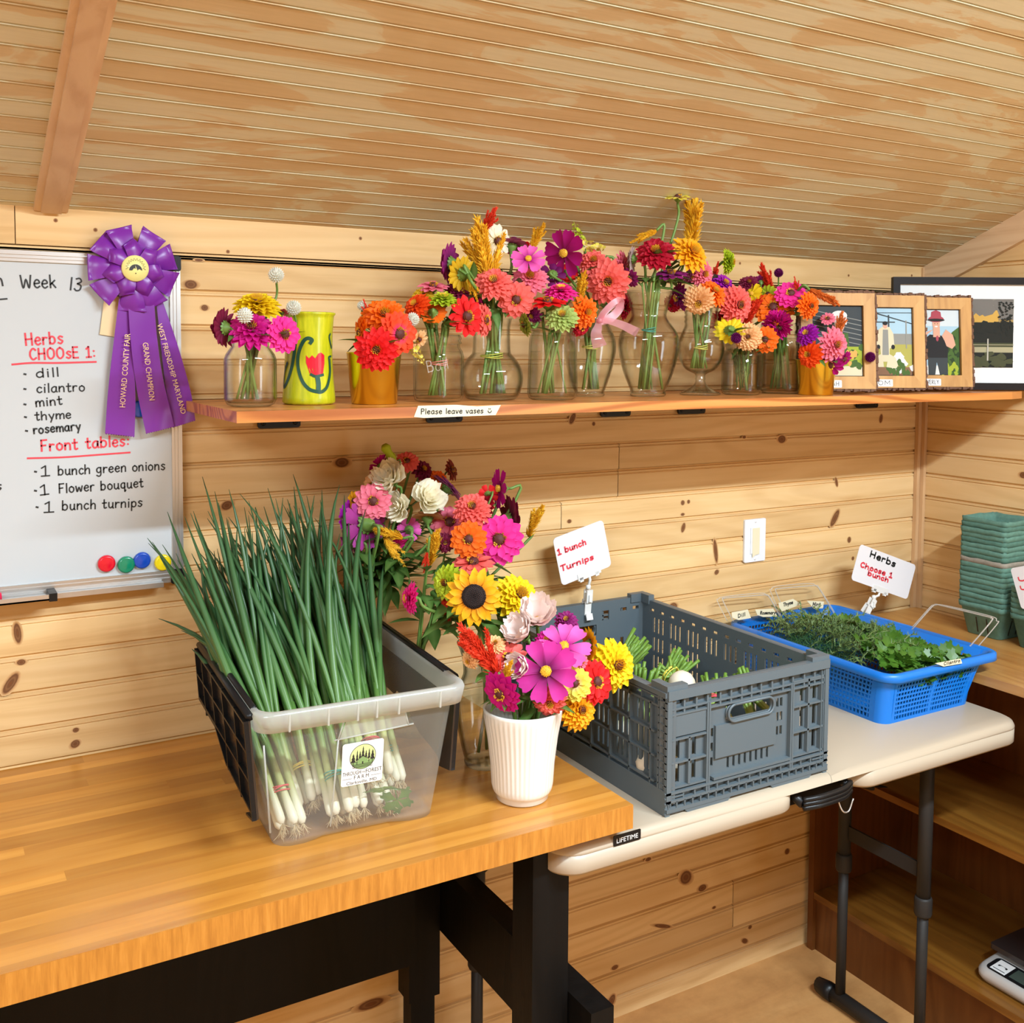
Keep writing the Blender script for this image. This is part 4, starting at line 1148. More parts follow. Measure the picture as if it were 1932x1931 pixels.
bunch('green onion bunch with yellow band, just behind the front left bunch', -.060, .055, (470, 1020), 7, 'yellow', .03)
bunch('green onion bunch with teal band below the farm sticker', -.012, .020, (530, 980), 11, 'teal', .020, .030)
bunch('green onion bunch with red band right of the farm sticker', .050, .045, (598, 985), 8, 'red', .055)
bunch('green onion bunch at the right end of the tub', .085, .050, (640, 1050), 6, 'teal', .035, .016)
bunch('green onion bunch behind the cilantro leaf low in the tub', .055, .022, (560, 1010), 5, 'yellow', .016, .016)
bunch('green onion bunch at the back left of the tub', -.085, .12, (420, 1000), 9, 'yellow', .02)
bunch('green onion bunch at the back middle of the tub', -.02, .14, (505, 985), 9, 'teal', .02)
bunch('green onion bunch at the back right of the tub', .05, .15, (585, 975), 8, 'red', .02)

LEAF = grad('fresh_leaf', [(0, (.16, .30, .05)), (1, (.09, .22, .03))], .45, .3)
CIL = grad('cilantro_leaf', [(0, (.11, .24, .025)), (1, (.040, .135, .012))], .4, .25)
def lobed(mb, O, X, Y, s, gg, n=3, mi=0):
    """a small lobed leaf blade of three toothed fans"""
    N = X.cross(Y).normalized()
    for k in range(n):
        a = (k-(n-1)/2)*1.05 + gg.uniform(-.15, .15)
        d = Y*math.cos(a) + X*math.sin(a); e = X*math.cos(a) - Y*math.sin(a)
        pts = [O, O+d*s*.35-e*s*.16, O+d*s*.55-e*s*.34, O+d*s*.72-e*s*.2, O+d*s*.92-e*s*.22, O+d*s*.86, O+d*s-e*-.05*s, O+d*s*.9+e*s*.2, O+d*s*.72+e*s*.18, O+d*s*.55+e*s*.33, O+d*s*.35+e*s*.15]
        lift = gg.uniform(-.05, .2)*s
        pts = [p + N*(lift*((p-O).length/s)**2) for p in pts]
        mid = O + d*s*.5 + N*lift*.15
        mb.add([mid] + pts, [(0, i, i+1) for i in range(1, 11)] + [(0, 11, 1)], mi, [.3] + [.1 + .9*min(1, (p-O).length/s) for p in pts])
mb = MB(); lobed(mb, tp(.066, .006, .035), st_u, (st_v*-1+st_u*.2).normalized(), .030, g, 5); lobed(mb, tp(.045, .008, .055), st_u, (st_u*-1+st_v*.3).normalized(), .028, g, 5)
mb.tube([tp(.066, .007, .035), tp(.062, .008, .055), tp(.045, .008, .055)], .0012, 5)
tag(mb.build('cilantro_sprig', CIL), 'cilantro sprig pressed inside the tub front, below right of the sticker', 'herb')

# ------------------------------------------------------------------ slate grey folding crate
CX0, CX1, CY0, CY1, CZ = 1.110, 1.500, -.626, -.042, ZT
CH = .222
cr = thing('crate', 'slate grey folding plastic crate of turnips on the white folding table', 'crate', ((CX0+CX1)/2, (CY0+CY1)/2, CZ))
def slots(u0, u1, v0, v1, n, w):    # n upright slots spread over a span
    st = (u1-u0)/n
    return [(u0+st*(k+.5)-w/2, u0+st*(k+.5)+w/2, v0, v1) for k in range(n)]
def end_panel(O, U, N):
    """short side: pockets, hand hold, slotted windows"""
    w = CX1-CX0; Z = Vector((0, 0, 1)); O = Vector(O); U = Vector(U); N = Vector(N)
    mb = MB(); h = CH
    holes = []
    for r0, r1 in ((.24, .40), (.43, .59)): holes += slots(.03*w, .22*w, r0*h, r1*h, 2, .009)
    for r0, r1 in ((.24, .40), (.44, .62), (.66, .84)): holes += slots(.80*w, .97*w, r0*h, r1*h, 2, .009)
    holes += slots(.36*w, .64*w, .25*h, .34*h, 8, .0055)
    holes += [(.268*w, .285*w, a*h, (a+.07)*h) for a in (.3, .42, .54)] + [(q*w, (q+.016)*w, a*h, (a+.075)*h) for q in (.675, .70) for a in (.42, .54, .66)]
    holes += [(.36*w, .64*w, .655*h, .765*h)]
    holes += [(a*w, (a+.045)*w, .87*h, .905*h) for a in (.05, .14)] + [(.27*w, .32*w, .80*h, .90*h)]
    mb.perf(O, U, Z, N, .004, .0, w, .035*h, h, holes)
    body = mb
    def rb(u0, u1, v0, v1, d=.012): body.hexa([O+U*(a*w)+Z*(b*h)+N*c for b in (v0, v1) for a, c in ((u0, .003), (u1, .003), (u1, d), (u0, d))])
    rb(0, 1, .925, 1.0, .016)                           # top rail
    rb(0, .025, .1, .93, .014); rb(.975, 1, .1, .93, .014)
    for v in (.845, .80): rb(.025, .975, v-.008, v+.008)
    for u in (.10, .17, .235, .31, .375, .44, .50, .56, .63, .70, .765, .84, .91): rb(u-.005, u+.005, .80, .925, .011)
    for u in (.235, .765, .245, .755): rb(u-.006, u+.006, .12, .845, .013)
    for v in (.215, .415, .60): rb(.025, .235, v-.008, v+.008)
    rb(.125, .135, .22, .60)
    for v in (.215, .42, .64, .86): rb(.765, .975, v-.008, v+.008)
    rb(.865, .875, .22, .86)
    rb(.03, .23, .62, .80, .010)                        # blank label panel
    rb(.29, .665, .36, .63, .009); rb(.27, .75, .20, .222, .015)
    for v in (.18, .115): rb(0, 1, v-.010, v+.010, .014)
    for k in range(15): rb(.03+k*.066, .038+k*.066, .115, .18, .012)
    rb(0, 1, .03, .06, .015)
    for k in range(22): rb(.01+k*.0457, .017+k*.0457, .05, .11, .014)
    for u0, u1 in ((.12, .36), (.64, .88)): body.prism([(u0*w, .0), (u1*w, .0), ((u1+.02)*w, .035*h), ((u0-.02)*w, .035*h)], O, U, Z, N, .014)
    ring_o = [(.36*w + .015 + (.28*w-.03)*q, .71*h) for q in (0, 1)]
    pts = []
    for k in range(25):
        a = R(90 + 180*k/12) if k <= 12 else R(270 + 180*(k-12)/12)
        c = ring_o[0] if k <= 12 else ring_o[1]
        pts.append(O + U*(c[0]+.0155*math.cos(a)) + Z*(c[1]+.0155*math.sin(a)) + N*.012)
    pts.append(pts[0])
    body.tube(pts, .0026, 6); body.tube([p - N*.006 for p in pts], .0026, 6)
    return mb
def side_panel(O, U, N, ribs_out):
    """long side: upper pocket row, two rows of slots in groups of three, plain skirt"""
    ln = CY1-CY0; Z = Vector((0, 0, 1)); O = Vector(O); U = Vector(U); N = Vector(N); h = CH
    mb = MB(); holes = []
    cells = [(.08+k*.105, .08+(k+1)*.105) for k in range(8)]
    for i, (a, b) in enumerate(cells):
        mid = i in (3, 4)
        for v0, v1 in ((.66, .82),) if mid else ((.27, .42), (.46, .61), (.66, .82)):
            holes += slots((a+.012)*ln, (b-.012)*ln, v0*h, v1*h, 3, .0075)
    holes += slots(.06*ln, .94*ln, .875*h, .905*h, 14, .015)
    mb.perf(O, U, Z, N, .004, 0, ln, .02*h, h*.985, holes)
    def rb(u0, u1, v0, v1, d=.012): mb.hexa([O+U*(a*ln)+Z*(b*h)+N*c for b in (v0, v1) for a, c in ((u0, .003), (u1, .003), (u1, d), (u0, d))])
    rb(0, 1, .945, .985, .016); rb(0, 1, .915, .93, .012); rb(0, 1, .845, .862, .012)
    rb(0, 1, .0, .20, .013)
    for v in (.235, .44, .635): rb(.06, .94, v-.008, v+.008)
    for k in range(9): rb(.077+k*.105, .083+k*.105, .2, .86)
    for k in range(15): rb(.058+k*.0625, .061+k*.0625, .86, .93, .011)
    for e in (0, .035): rb(e, e+.008, .2, .95, .013)
    for e in (.957, .992): rb(e, e+.008, .2, .95, .013)
    for k in range(12):
        v = .24+k*.06
        rb(.0, .04, v, v+.010, .013); rb(.96, 1, v, v+.010, .013)
    return mb
end_panel((CX0, CY0+.012, CZ), (1, 0, 0), (0, -1, 0)).build('end_panel', CRATE, cr)
end_panel((CX1, CY1-.012, CZ), (-1, 0, 0), (0, 1, 0)).build('end_panel', CRATE, cr)
side_panel((CX0+.012, CY1, CZ), (0, -1, 0), (-1, 0, 0), 1).build('side_panel', CRATE, cr)
side_panel((CX1-.012, CY0, CZ), (0, 1, 0), (1, 0, 0), 1).build('side_panel', CRATE, cr)
mb = MB(); mb.box((CX0+.004, CY0+.006, CZ+.004), (CX1-.004, CY1-.006, CZ+.012)); mb.build('bottom', CRATE, cr)
for x, sx in ((CX0-.0009, 1), (CX1+.0009, -1)):
    for y, sy in ((CY0-.0009, 1), (CY1+.0009, -1)):
        mb = MB()
        cpts = [(x+sx*.0, y+sy*.02), (x+sx*.006, y+sy*.006), (x+sx*.02, y+sy*.0), (x+sx*.02, y+sy*.012), (x+sx*.012, y+sy*.02)]
        if sx*sy < 0: cpts.reverse()
        mb.prism(cpts, (0, 0, CZ+.02), (1, 0, 0), (0, 1, 0), (0, 0, 1), CH-.02)
        for a, b in (((0, .0), (.045, .016)), ((0, .0161), (.016, .045))):
            xa, xb = sorted((x+sx*a[0], x+sx*b[0])); ya, yb2 = sorted((y+sy*a[1], y+sy*b[1]))
            mb.box((xa, ya, CZ+CH-.012), (xb, yb2, CZ+CH+.008+.0006*(b[0] < .02)))
        for k in range(5):
            for j in range(1):
                xa, xb = sorted((x-sx*.002, x+sx*.04))
                mb.box((xa, min(y, y+sy*.003), CZ+.004+k*.009), (xb, max(y, y+sy*.003), CZ+.0065+k*.009))
        mb.build('corner_post', CRATE, cr)

# ------------------------------------------------------------------ turnips
TURN = grad('turnip_skin', [(0, (.66, .50, .28)), (.2, (.80, .68, .50)), (.8, (.82, .74, .58)), (1, (.55, .60, .30))], .5)
TSTEM = grad('turnip_stem', [(0, (.56, .62, .26)), (.4, (.24, .38, .06)), (1, (.16, .30, .04))], .45, .1)
def turnip_bunch(label, c, top, n, band, r=.026, stems=9):
    """bulbs at c, cut stems rising to top"""
    c, top = Vector(c), Vector(top)
    th = thing('turnip_bunch', label, 'turnips', c, 'bunches of turnips in the grey crate')
    ax = (top-c).normalized(); q = ax.orthogonal().normalized(); w = ax.cross(q)
    for k in range(n):
        a = 2*PI*k/n + .4; rr = r*1.05 if n > 1 else 0
        p = c + (q*math.cos(a) + w*math.sin(a))*rr
        mb = MB()
        pts = [p - ax*(r*1.9), p - ax*(r*1.2), p - ax*(r*.9), p - ax*(r*.5), p, p + ax*(r*.5), p + ax*(r*.8), p + ax*(r*.92)]
        mb.tube(pts, [.0012, .003, r*.4, r*.85, r, r*.85, r*.5, r*.2], 14, 0, True, [0, .05, .15, .3, .5, .75, .92, 1])
        o = mb.build('turnip', TURN, th)
        mb = MB()
        for j in range(stems):
            b = g.uniform(0, 2*PI); d = (q*math.cos(b) + w*math.sin(b))
            e = top + (q*math.cos(a)+w*math.sin(a))*rr*.5 + d*g.uniform(.004, .026) + ax*g.uniform(-.022, .014)
            s0 = p + ax*(r*.85) + d*.004
            m_ = (s0+e)/2 + (c + ax*((top-c).length*.55) - (s0+e)/2)*.45
            mb.tube(catmull([s0, m_, e], 4), [.0042, .004, .0038, .0036, .0036, .0036, .0036, .0036, .0036], 6)
        mb.build('stems', TSTEM, o)
    oband(th, c + ax*((top-c).length*.62), ax, .019, BAND[band], band)
CI = CZ + .014
turnip_bunch('turnip bunch with red band at the back left of the grey crate', (1.20, -.25, CI+.045), at(1212, 1212, -.26), 3, 'red')
turnip_bunch('turnip bunch leaning left behind the yellow zinnia', (1.24, -.30, CI+.09), at(1175, 1232, -.30), 2, 'teal', .022)
turnip_bunch('turnip bunch with yellow band nearest the crate handle corner', (1.185, -.43, CI+.055), at(1215, 1262, -.42), 3, 'yellow')
turnip_bunch('turnip bunch with one big cream turnip lying on top', at(1286, 1292, -.45), at(1252, 1262, -.40), 1, 'yellow', .028, 18)
turnip_bunch('turnip bunch with red band right of the middle of the crate', (1.30, -.33, CI+.06), at(1290, 1242, -.33), 3, 'red')
turnip_bunch('turnip bunch low behind the crate hand hold', (1.33, -.50, CI+.06), (1.37, -.45, CI+.135), 3, 'red')
turnip_bunch('turnip bunch in the right front corner of the crate', (1.44, -.52, CI+.05), at(1392, 1277, -.46), 3, 'teal', .024)
turnip_bunch('turnip bunch at the left front corner behind the slots', (1.16, -.54, CI+.035), (1.20, -.50, CI+.125), 3, 'teal', .024)
turnip_bunch('turnip bunch low in the middle of the crate', (1.32, -.20, CI+.035), (1.36, -.16, CI+.10), 3, 'teal', .024)

# ------------------------------------------------------------------ blue basket
BX0, BX1, BY0, BY1, BZ, BH = 1.795, 2.090, -.512, -.035, ZT, .112
bk_ = thing('basket', 'shallow blue perforated plastic basket of herbs on the white table', 'basket', ((BX0+BX1)/2, (BY0+BY1)/2, BZ))
RX0, RX1, RY0, RY1 = 1.782, 2.172, -.540, -.014    # rim outline
def bring(k, off=0.0, r=.03, n=6):
    return [(x, y) for x, y in rrect(BX0+(RX0+.016-BX0)*k-off, BX1+(RX1-.022-BX1)*k+off, BY0+(RY0+.018-BY0)*k-off, BY1+(RY1-.018-BY1)*k+off, r, n)]
def bside(P, Q, U, cols, rows, skip):
    """P: lower corner, Q: upper corner of one wall, U: unit vector along it"""
    pass
mb = MB()
KB = .55                                            # the wall stands up, then flares to the rim
def wallpt(k, e):                                   # e: which side and fraction along
    s, f = e
    ex = k*k*.75 + k*.25
    x0 = BX0+(RX0+.016-BX0)*ex; x1 = BX1+(RX1-.022-BX1)*ex; y0 = BY0+(RY0+.018-BY0)*ex; y1 = BY1+(RY1-.018-BY1)*ex
    r = .026
    if s == 0: return Vector((x0+r+(x1-x0-2*r)*f, y0, BZ+BH*k))
    if s == 1: return Vector((x1, y0+r+(y1-y0-2*r)*f, BZ+BH*k))
    if s == 2: return Vector((x1-r-(x1-x0-2*r)*f, y1, BZ+BH*k))
    return Vector((x0, y1-r-(y1-y0-2*r)*f, BZ+BH*k))
NR = 9
for s_, nc in ((0, 26), (1, 40), (2, 26), (3, 40)):
    nrm = [Vector((0, 1, 0)), Vector((-1, 0, 0)), Vector((0, -1, 0)), Vector((1, 0, 0))][s_]*.0022
    def quad(k0, k1, f0, f1):
        p = [wallpt(k0, (s_, f0)), wallpt(k0, (s_, f1)), wallpt(k1, (s_, f1)), wallpt(k1, (s_, f0))]
        mb.hexa([p[0], p[1], p[1]+nrm, p[0]+nrm, p[3], p[2], p[2]+nrm, p[3]+nrm])
    ks = [.06 + .80*j/NR for j in range(NR+1)]
    quad(0, .06, 0, 1); quad(.86, 1, 0, 1)
    fs_ = [.02 + .96*j/nc for j in range(nc+1)]
    for j, f in enumerate(fs_):
        wd = .0016 if j not in (0, nc//2, nc) else .006
        w_ = wd/(.33 if s_ in (0, 2) else .46)
        for k0, k1 in zip(ks[:-1], ks[1:]): quad(k0, k1, f-w_, f+w_)
    quad(.06, .86, 0, .02); quad(.06, .86, .98, 1)
    for k in ks[1:-1]: quad(k-.018, k+.018, 0, 1)
for cxy in range(4):                                # solid rounded corners
    rings = []
    for k in [0, .25, .5, .75, 1]:
        ex = k*k*.75 + k*.25
        x0 = BX0+(RX0+.016-BX0)*ex; x1 = BX1+(RX1-.022-BX1)*ex; y0 = BY0+(RY0+.018-BY0)*ex; y1 = BY1+(RY1-.018-BY1)*ex
        o_ = rrect(x0, x1, y0, y1, .026, 6)[cxy*7:cxy*7+7]
        rings.append([(x, y, BZ+BH*k) for x, y in o_])
    vs = [p for q in rings for p in q]
    mb.add(vs, [(i*7+k, i*7+k+1, (i+1)*7+k+1, (i+1)*7+k) for i in range(4) for k in range(6)], 0, None, None, True)
mb.build('perforated_wall', BLUE, bk_)
mb = MB()
o_ = rrect(BX0+.001, BX1-.001, BY0+.001, BY1-.001, .026, 6)
mb.prism(o_, (0, 0, BZ+.0005), (1, 0, 0), (0, 1, 0), (0, 0, 1), .003)
mb.build('bottom', BLUE, bk_)
mb = MB()
def rr_(off, z, r=.045): return [(x, y, z) for x, y in rrect(RX0-off, RX1+off, RY0-off, RY1+off, r+off, 8, 6)]
zr_ = BZ+BH
loft(mb, [rr_(-.019, zr_-.006, .04), rr_(-.018, zr_+.002, .04), rr_(-.008, zr_+.004), rr_(-.001, zr_+.001), rr_(0, zr_-.014), rr_(-.004, zr_-.016)], cap0=False, cap1=False)
mb.build('rim', BLUE, bk_)

# herbs lying in it
def pile_h(x, y):
    u = (x-BX0)/(BX1-BX0); v = (y-BY0)/(BY1-BY0)
    return BZ + .070 + .042*math.sin(PI*min(1, max(0, u)))*math.sin(PI*min(1, max(0, v)))
DILL = plain('dill_green', (.030, .105, .028), .6); ROSE = grad('needle_green', [(0, (.16, .24, .06)), (1, (.085, .16, .065))], .5)
h = random.Random(5)
def strew(x0, x1, y0, y1, n):
    for _ in range(n):
        x, y = h.uniform(x0, x1), h.uniform(y0, y1)
        yield Vector((x, y, pile_h(x, y) + h.uniform(-.012, .014)))
mb = MB()                                          # dill: threads
for p in strew(1.80, 1.90, -.36, -.16, 900):
    d = Vector((h.uniform(-1, 1), h.uniform(-1, 1), h.uniform(-.1, .9))).normalized()
    for k in range(2):
        e = (d + Vector((h.uniform(-.6, .6), h.uniform(-.6, .6), h.uniform(-.3, .5)))).normalized()
        mb.tube([p, p + e*h.uniform(.012, .024)], [.0006, .0003], 3, caps=False)
tag(mb.build('dill', DILL), 'dark feathery dill at the left side of the blue basket', 'herb', kind='stuff')
mb = MB()                                          # rosemary and thyme: stems with needles
def sprig(mb, p, d, ln, nn, nl, w):
    pts = [p + d*(ln*k/6) + Vector((0, 0, .012*math.sin(k/6*PI))) for k in range(7)]
    mb.tube(pts, .0011, 4, t=[0]*7)
    for k in range(nn):
        q = pts[1 + k % 6].lerp(pts[min(6, 2 + k % 6)], h.random())
        e = (d*.5 + Vector((h.uniform(-1, 1), h.uniform(-1, 1), h.uniform(-.6, 1)))).normalized()
        s = e.cross(Vector((0, 0, 1))).normalized()*w if abs(e.z) < .99 else Vector((w, 0, 0))
        mb.add([q-s, q+s, q+e*nl], [(0, 1, 2)], 0, [.3, .3, 1])
for p in strew(1.86, 1.99, -.40, -.20, 110):
    a = h.uniform(0, 2*PI); sprig(mb, p, Vector((math.cos(a), math.sin(a), h.uniform(0, .6))).normalized(), h.uniform(.05, .09), 46, .014, .0011)
tag(mb.build('rosemary', ROSE), 'tangled rosemary sprigs in the middle front of the blue basket', 'herb', kind='stuff')
mb = MB()
for p in strew(1.88, 1.99, -.22, -.07, 90):
    a = h.uniform(0, 2*PI); sprig(mb, p, Vector((math.cos(a), math.sin(a), h.uniform(.1, .9))).normalized(), h.uniform(.05, .08), 40, .007, .0018)
tag(mb.build('thyme', grad('thyme_green', [(0, (.2, .26, .08)), (1, (.12, .2, .06))], .5)), 'wiry thyme sprigs at the back of the blue basket', 'herb', kind='stuff')
def ovate(mb, O, d, up, ln, w):
    s = d.cross(up).normalized(); n_ = s.cross(d)
    c = [(0, 0), (.25, .36), (.55, .42), (.8, .24), (1, 0)]
    L_ = [O + d*(ln*a) - s*(w*b) + n_*(.10*ln*b) for a, b in c]; R_ = [O + d*(ln*a) + s*(w*b) + n_*(.10*ln*b) for a, b in c]; M_ = [O + d*(ln*a) for a, b in c]
    mb.add(L_+M_+R_, [(i, 5+i, 6+i, i+1) for i in range(4)] + [(5+i, 10+i, 11+i, 6+i) for i in range(4)], 0, [.6, .7, .8, .9, 1]+[0, .1, .2, .3, .5]+[.6, .7, .8, .9, 1], None, True)
mb = MB()
for p in strew(1.96, 2.09, -.26, -.08, 70):
    for k in range(4):
        d = Vector((h.uniform(-1, 1), h.uniform(-1, 1), h.uniform(-.1, 1))).normalized()
        ovate(mb, p + Vector((0, 0, .01)), d, Vector((.2, .1, 1)).normalized(), h.uniform(.018, .036), .018)
tag(mb.build('mint', LEAF), 'mint sprigs with pointed leaves at the back right of the blue basket', 'herb', kind='stuff')
mb = MB()
for p in strew(1.90, 2.10, -.505, -.20, 520):
    if p.x < 1.99 and p.y > -.36: continue
    d = Vector((h.uniform(-1, 1), h.uniform(-1, 1), h.uniform(.0, .9))).normalized()
    up = (Vector((0, -.25, 1)) + Vector((h.uniform(-.5, .5), h.uniform(-.5, .5), 0))).normalized()
    X = d.cross(up).normalized(); Y = (d - up*d.dot(up)*.6).normalized()
    p = p + Vector((0, 0, .012))
    lobed(mb, p, X, Y, h.uniform(.026, .044), h, h.choice((3, 3, 5)))
    mb.tube([p, p - Y*.012 - Vector((0, 0, .02))], .0009, 4, caps=False)
tag(mb.build('cilantro', CIL), 'heap of bright green cilantro filling the right front of the blue basket', 'herb', kind='stuff')

# clear clamshells whose lids stand open
def clamshell(label, base_a, base_b, top_a, top_b):
    """lid quad: base edge a-b, top edge a-b"""
    a, b, c, d = (Vector(q) for q in (base_a, base_b, top_b, top_a))
    th = thing('clamshell', label, 'container', (a+b)/2, 'clear clamshell boxes in the blue basket')
    U = (b-a); V = (d-a); N = U.cross(V).normalized()
    def q(u, v, o=0): return a.lerp(b, u).lerp(d.lerp(c, u), v) + N*o
    def outline(m, o, top=.16):
        return [q(m, 0, o), q(m, 1-top, o), q(m+.04, 1-top*.45, o), q(top, 1-m, o), q(1-top, 1-m, o), q(1-m-.04, 1-top*.45, o), q(1-m, 1-top, o), q(1-m, 0, o)]
    mb = MB()
    o1, o2 = outline(.0, 0), outline(.08, .010)
    mb.add(o1+o2, [(i, i+1, 9+i, 8+i) for i in range(7)] + [tuple(range(8, 16))])
    mb.build('lid', CLAM, th)
    mb = MB()
    mb.tube(catmull(outline(.06, .008), 5), .0017, 5); mb.tube(catmull(outline(.0, 0), 5), .0013, 5)
    mb.build('lid_rim', CLAM_RIM, th)
    mb = MB()
    dn = Vector((0, 0, -.05)); n0 = Vector((N.x, N.y, 0)).normalized()
    if (n0.dot(Vector((1.94, -.28, 0)) - Vector((a.x, a.y, 0)))) < 0: n0 = -n0
    r0 = [a, b, b+n0*.10, a+n0*.10]
    r1 = [p + dn for p in (a.lerp(b, .08)+n0*.01, a.lerp(b, .92)+n0*.01, a.lerp(b, .92)+n0*.09, a.lerp(b, .08)+n0*.09)]
    mb.add(r0+r1, [(i, (i+1) % 4, 4+(i+1) % 4, 4+i) for i in range(4)] + [(4, 5, 6, 7)])
    mb.build('tray', CLAM, th)
clamshell('clear clamshell with open lid at the back left of the basket, taped Dill', at(1372, 1172, -.05), at(1490, 1195, -.06), at(1350, 1128, -.03), at(1448, 1118, -.03))
clamshell('clear clamshell with open lid at the back right of the basket, taped Thyme', at(1478, 1172, -.05), at(1582, 1168, -.06), at(1450, 1108, -.03), at(1540, 1100, -.03))
clamshell('clear clamshell lid leaning out over the counter side of the basket', atx(1716, 1190, 2.155), atx(1828, 1240, 2.145), atx(1762, 1138, 2.21), atx(1890, 1168, 2.20))
def tape_tag(text, pts, Y, a, b, hh, label, X=None):
    P = [atx(x, y, X) if X else at(x, y, Y) for x, y in pts]
    nn = (P[1]-P[0]).cross(P[2]-P[0]).normalized()
    if nn.dot(CAM-P[0]) < 0: nn = -nn
    th = thing('tape_label', label, 'label', P[0], 'tape labels on the herb basket')
    mb = MB(); m = len(P)
    mb.add(P + [p + nn*.0006 for p in P], [tuple(range(m-1, -1, -1)), tuple(range(m, 2*m))] + [(i, (i+1) % m, m+(i+1) % m, m+i) for i in range(m)])
    mb.build('tape', TAPE, th)
    A = (atx(*a, X) if X else at(*a, Y)); B = (atx(*b, X) if X else at(*b, Y)); s = depth(A)/FOC
    mb = MB(); script(mb, text, A, B, nn, hh*s, 1.6*s, .0009); mb.build('lettering', INK, th)
def zq(pts): return [(1340 + x/6.44, 1090 + y/6.44) for x, y in pts]
tape_tag('Dill', zq([(258, 425), (455, 388), (495, 492), (345, 518), (265, 487)]), -.058, zq([(335, 490)])[0], zq([(425, 465)])[0], 4.2, 'masking tape label reading Dill')
tape_tag('Rosemary', zq([(545, 390), (765, 378), (815, 475), (640, 480), (570, 455)]), -.058, zq([(605, 448)])[0], zq([(790, 445)])[0], 3.6, 'masking tape label reading Rosemary')
tape_tag('Thyme', zq([(825, 310), (1005, 260), (1108, 325), (870, 413), (838, 365)]), -.058, zq([(888, 352)])[0], zq([(1005, 318)])[0], 4.0, 'masking tape label reading Thyme')
tape_tag('Mint', zq([(1172, 282), (1380, 292), (1370, 375), (1260, 380)]), -.058, zq([(1240, 345)])[0], zq([(1338, 348)])[0], 4.2, 'masking tape label reading Mint')
tape_tag('Cilantro', [(1764, 1252), (1812, 1243), (1815, 1252), (1780, 1258)], RY0-.002, (1780, 1255.5), (1811, 1249), 3.6, 'masking tape label reading Cilantro on the front rim')

# ------------------------------------------------------------------ price cards on clips
def card(label, corners, Y, clip_px, foot_px, rows, foot_Y):
    P = [at(x, y, Y) for x, y in corners]            # top-left, top-right, bottom-right, bottom-left
    th = thing('sign_card', label, 'sign', P[3])
    U = (P[1]-P[0]); V = (P[0]-P[3]); w_, h_ = U.length, V.length
    U = U.normalized(); V = (V - U*V.dot(U)).normalized(); N = U.cross(V)
    mb = MB(); mb.prism(rrect(0, w_, 0, h_, .010), P[3], U, V, N, .0012); cd = mb.build('card', plain('white_card', (.82, .80, .82), .4), th)
    for col, nm, lst in ((REDINK, 'red_writing', rows[0]), (INK, 'black_writing', rows[1])):
        if not lst: continue
        mb = MB()
        for text, a, b, xh in lst:
            A, B = at(*a, Y) + N*.0013, at(*b, Y) + N*.0013; s = depth(A)/FOC
            script(mb, text, A, B, N, xh*s, 3.3*s, .0004)
        mb.build(nm, col, cd)
    if clip_px is None: return
    C = at(*clip_px, Y); F = at(*foot_px, foot_Y)
    mb = MB()
    m = P[3].lerp(P[2], .52); a0, a1 = P[3].lerp(P[2], .26), P[3].lerp(P[2], .80)
    mb.prism([(-.032, -.006), (.032, -.006), (.032, .010), (-.032, .010)], m - N*.002, U, V, N, .005)
    mb.prism([(-.028, -.010), (-.018, -.010), (-.018, .0), (-.028, .0)], m - N*.003, U, V, N, .006); mb.prism([(.016, -.010), (.026, -.010), (.026, .0), (.016, .0)], m - N*.003, U, V, N, .006)
    mb.tube([m - V*.004, m - V*.014, C], .0034, 8)
    mb.lathe([(0, -.006), (.006, -.004), (.006, .004), (0, .006)], 12, tuple(C))
    mb.build('card_holder', WHITE, th)
    mb = MB()
    d = (F-C).normalized(); L_ = (F-C).length
    side = Vector((1, 0, 0))
    def slab(o, p0, p1, w): mb.bar(p0 + o, p1 + o, w, .003, (0, 1, 0))
    f = Vector((0, -.007, 0)); bk2 = Vector((0, .010, 0))
    slab(f, C + d*.006, C + d*(L_*.55), .016); slab(f*.4, C + d*(L_*.50), F, .017); slab(f*1.2, F - d*.004, F + d*.010 + f*.8, .017)
    slab(bk2*.6, C + d*.006, C + d*(L_*.5), .014); slab(bk2, C + d*(L_*.45), F - d*.004 + bk2*.5, .014)
    mb.box(tuple(C + d*(L_*.38) - Vector((.0035, .0125, .008))), tuple(C + d*(L_*.38) + Vector((.0035, -.008, .008))))
    mb.build('spring_clip', WHITE, th)
card('white card reading 1 bunch Turnips clipped to the grey crate', [(1016, 1033), (1112, 996), (1157, 1064), (1060, 1106)], -.058, (1110, 1108), (1107, 1160),
     ([('1 bunch', (1052, 1048), (1106, 1027), 6.6), ('Turnips', (1058, 1078), (1120, 1055), 6.2)], []), -.052)
card('white card reading Herbs Choose 1 bunch clipped to the blue basket', [(1621, 1026), (1726, 1066), (1709, 1133), (1605, 1094)], -.11, (1649, 1127), (1634, 1160),
     ([('Choose 1', (1622, 1069), (1682, 1091), 5.6), ('bunch', (1636, 1085), (1675, 1099), 5.2)], [('Herbs', (1640, 1050), (1688, 1070), 7)]), -.12)

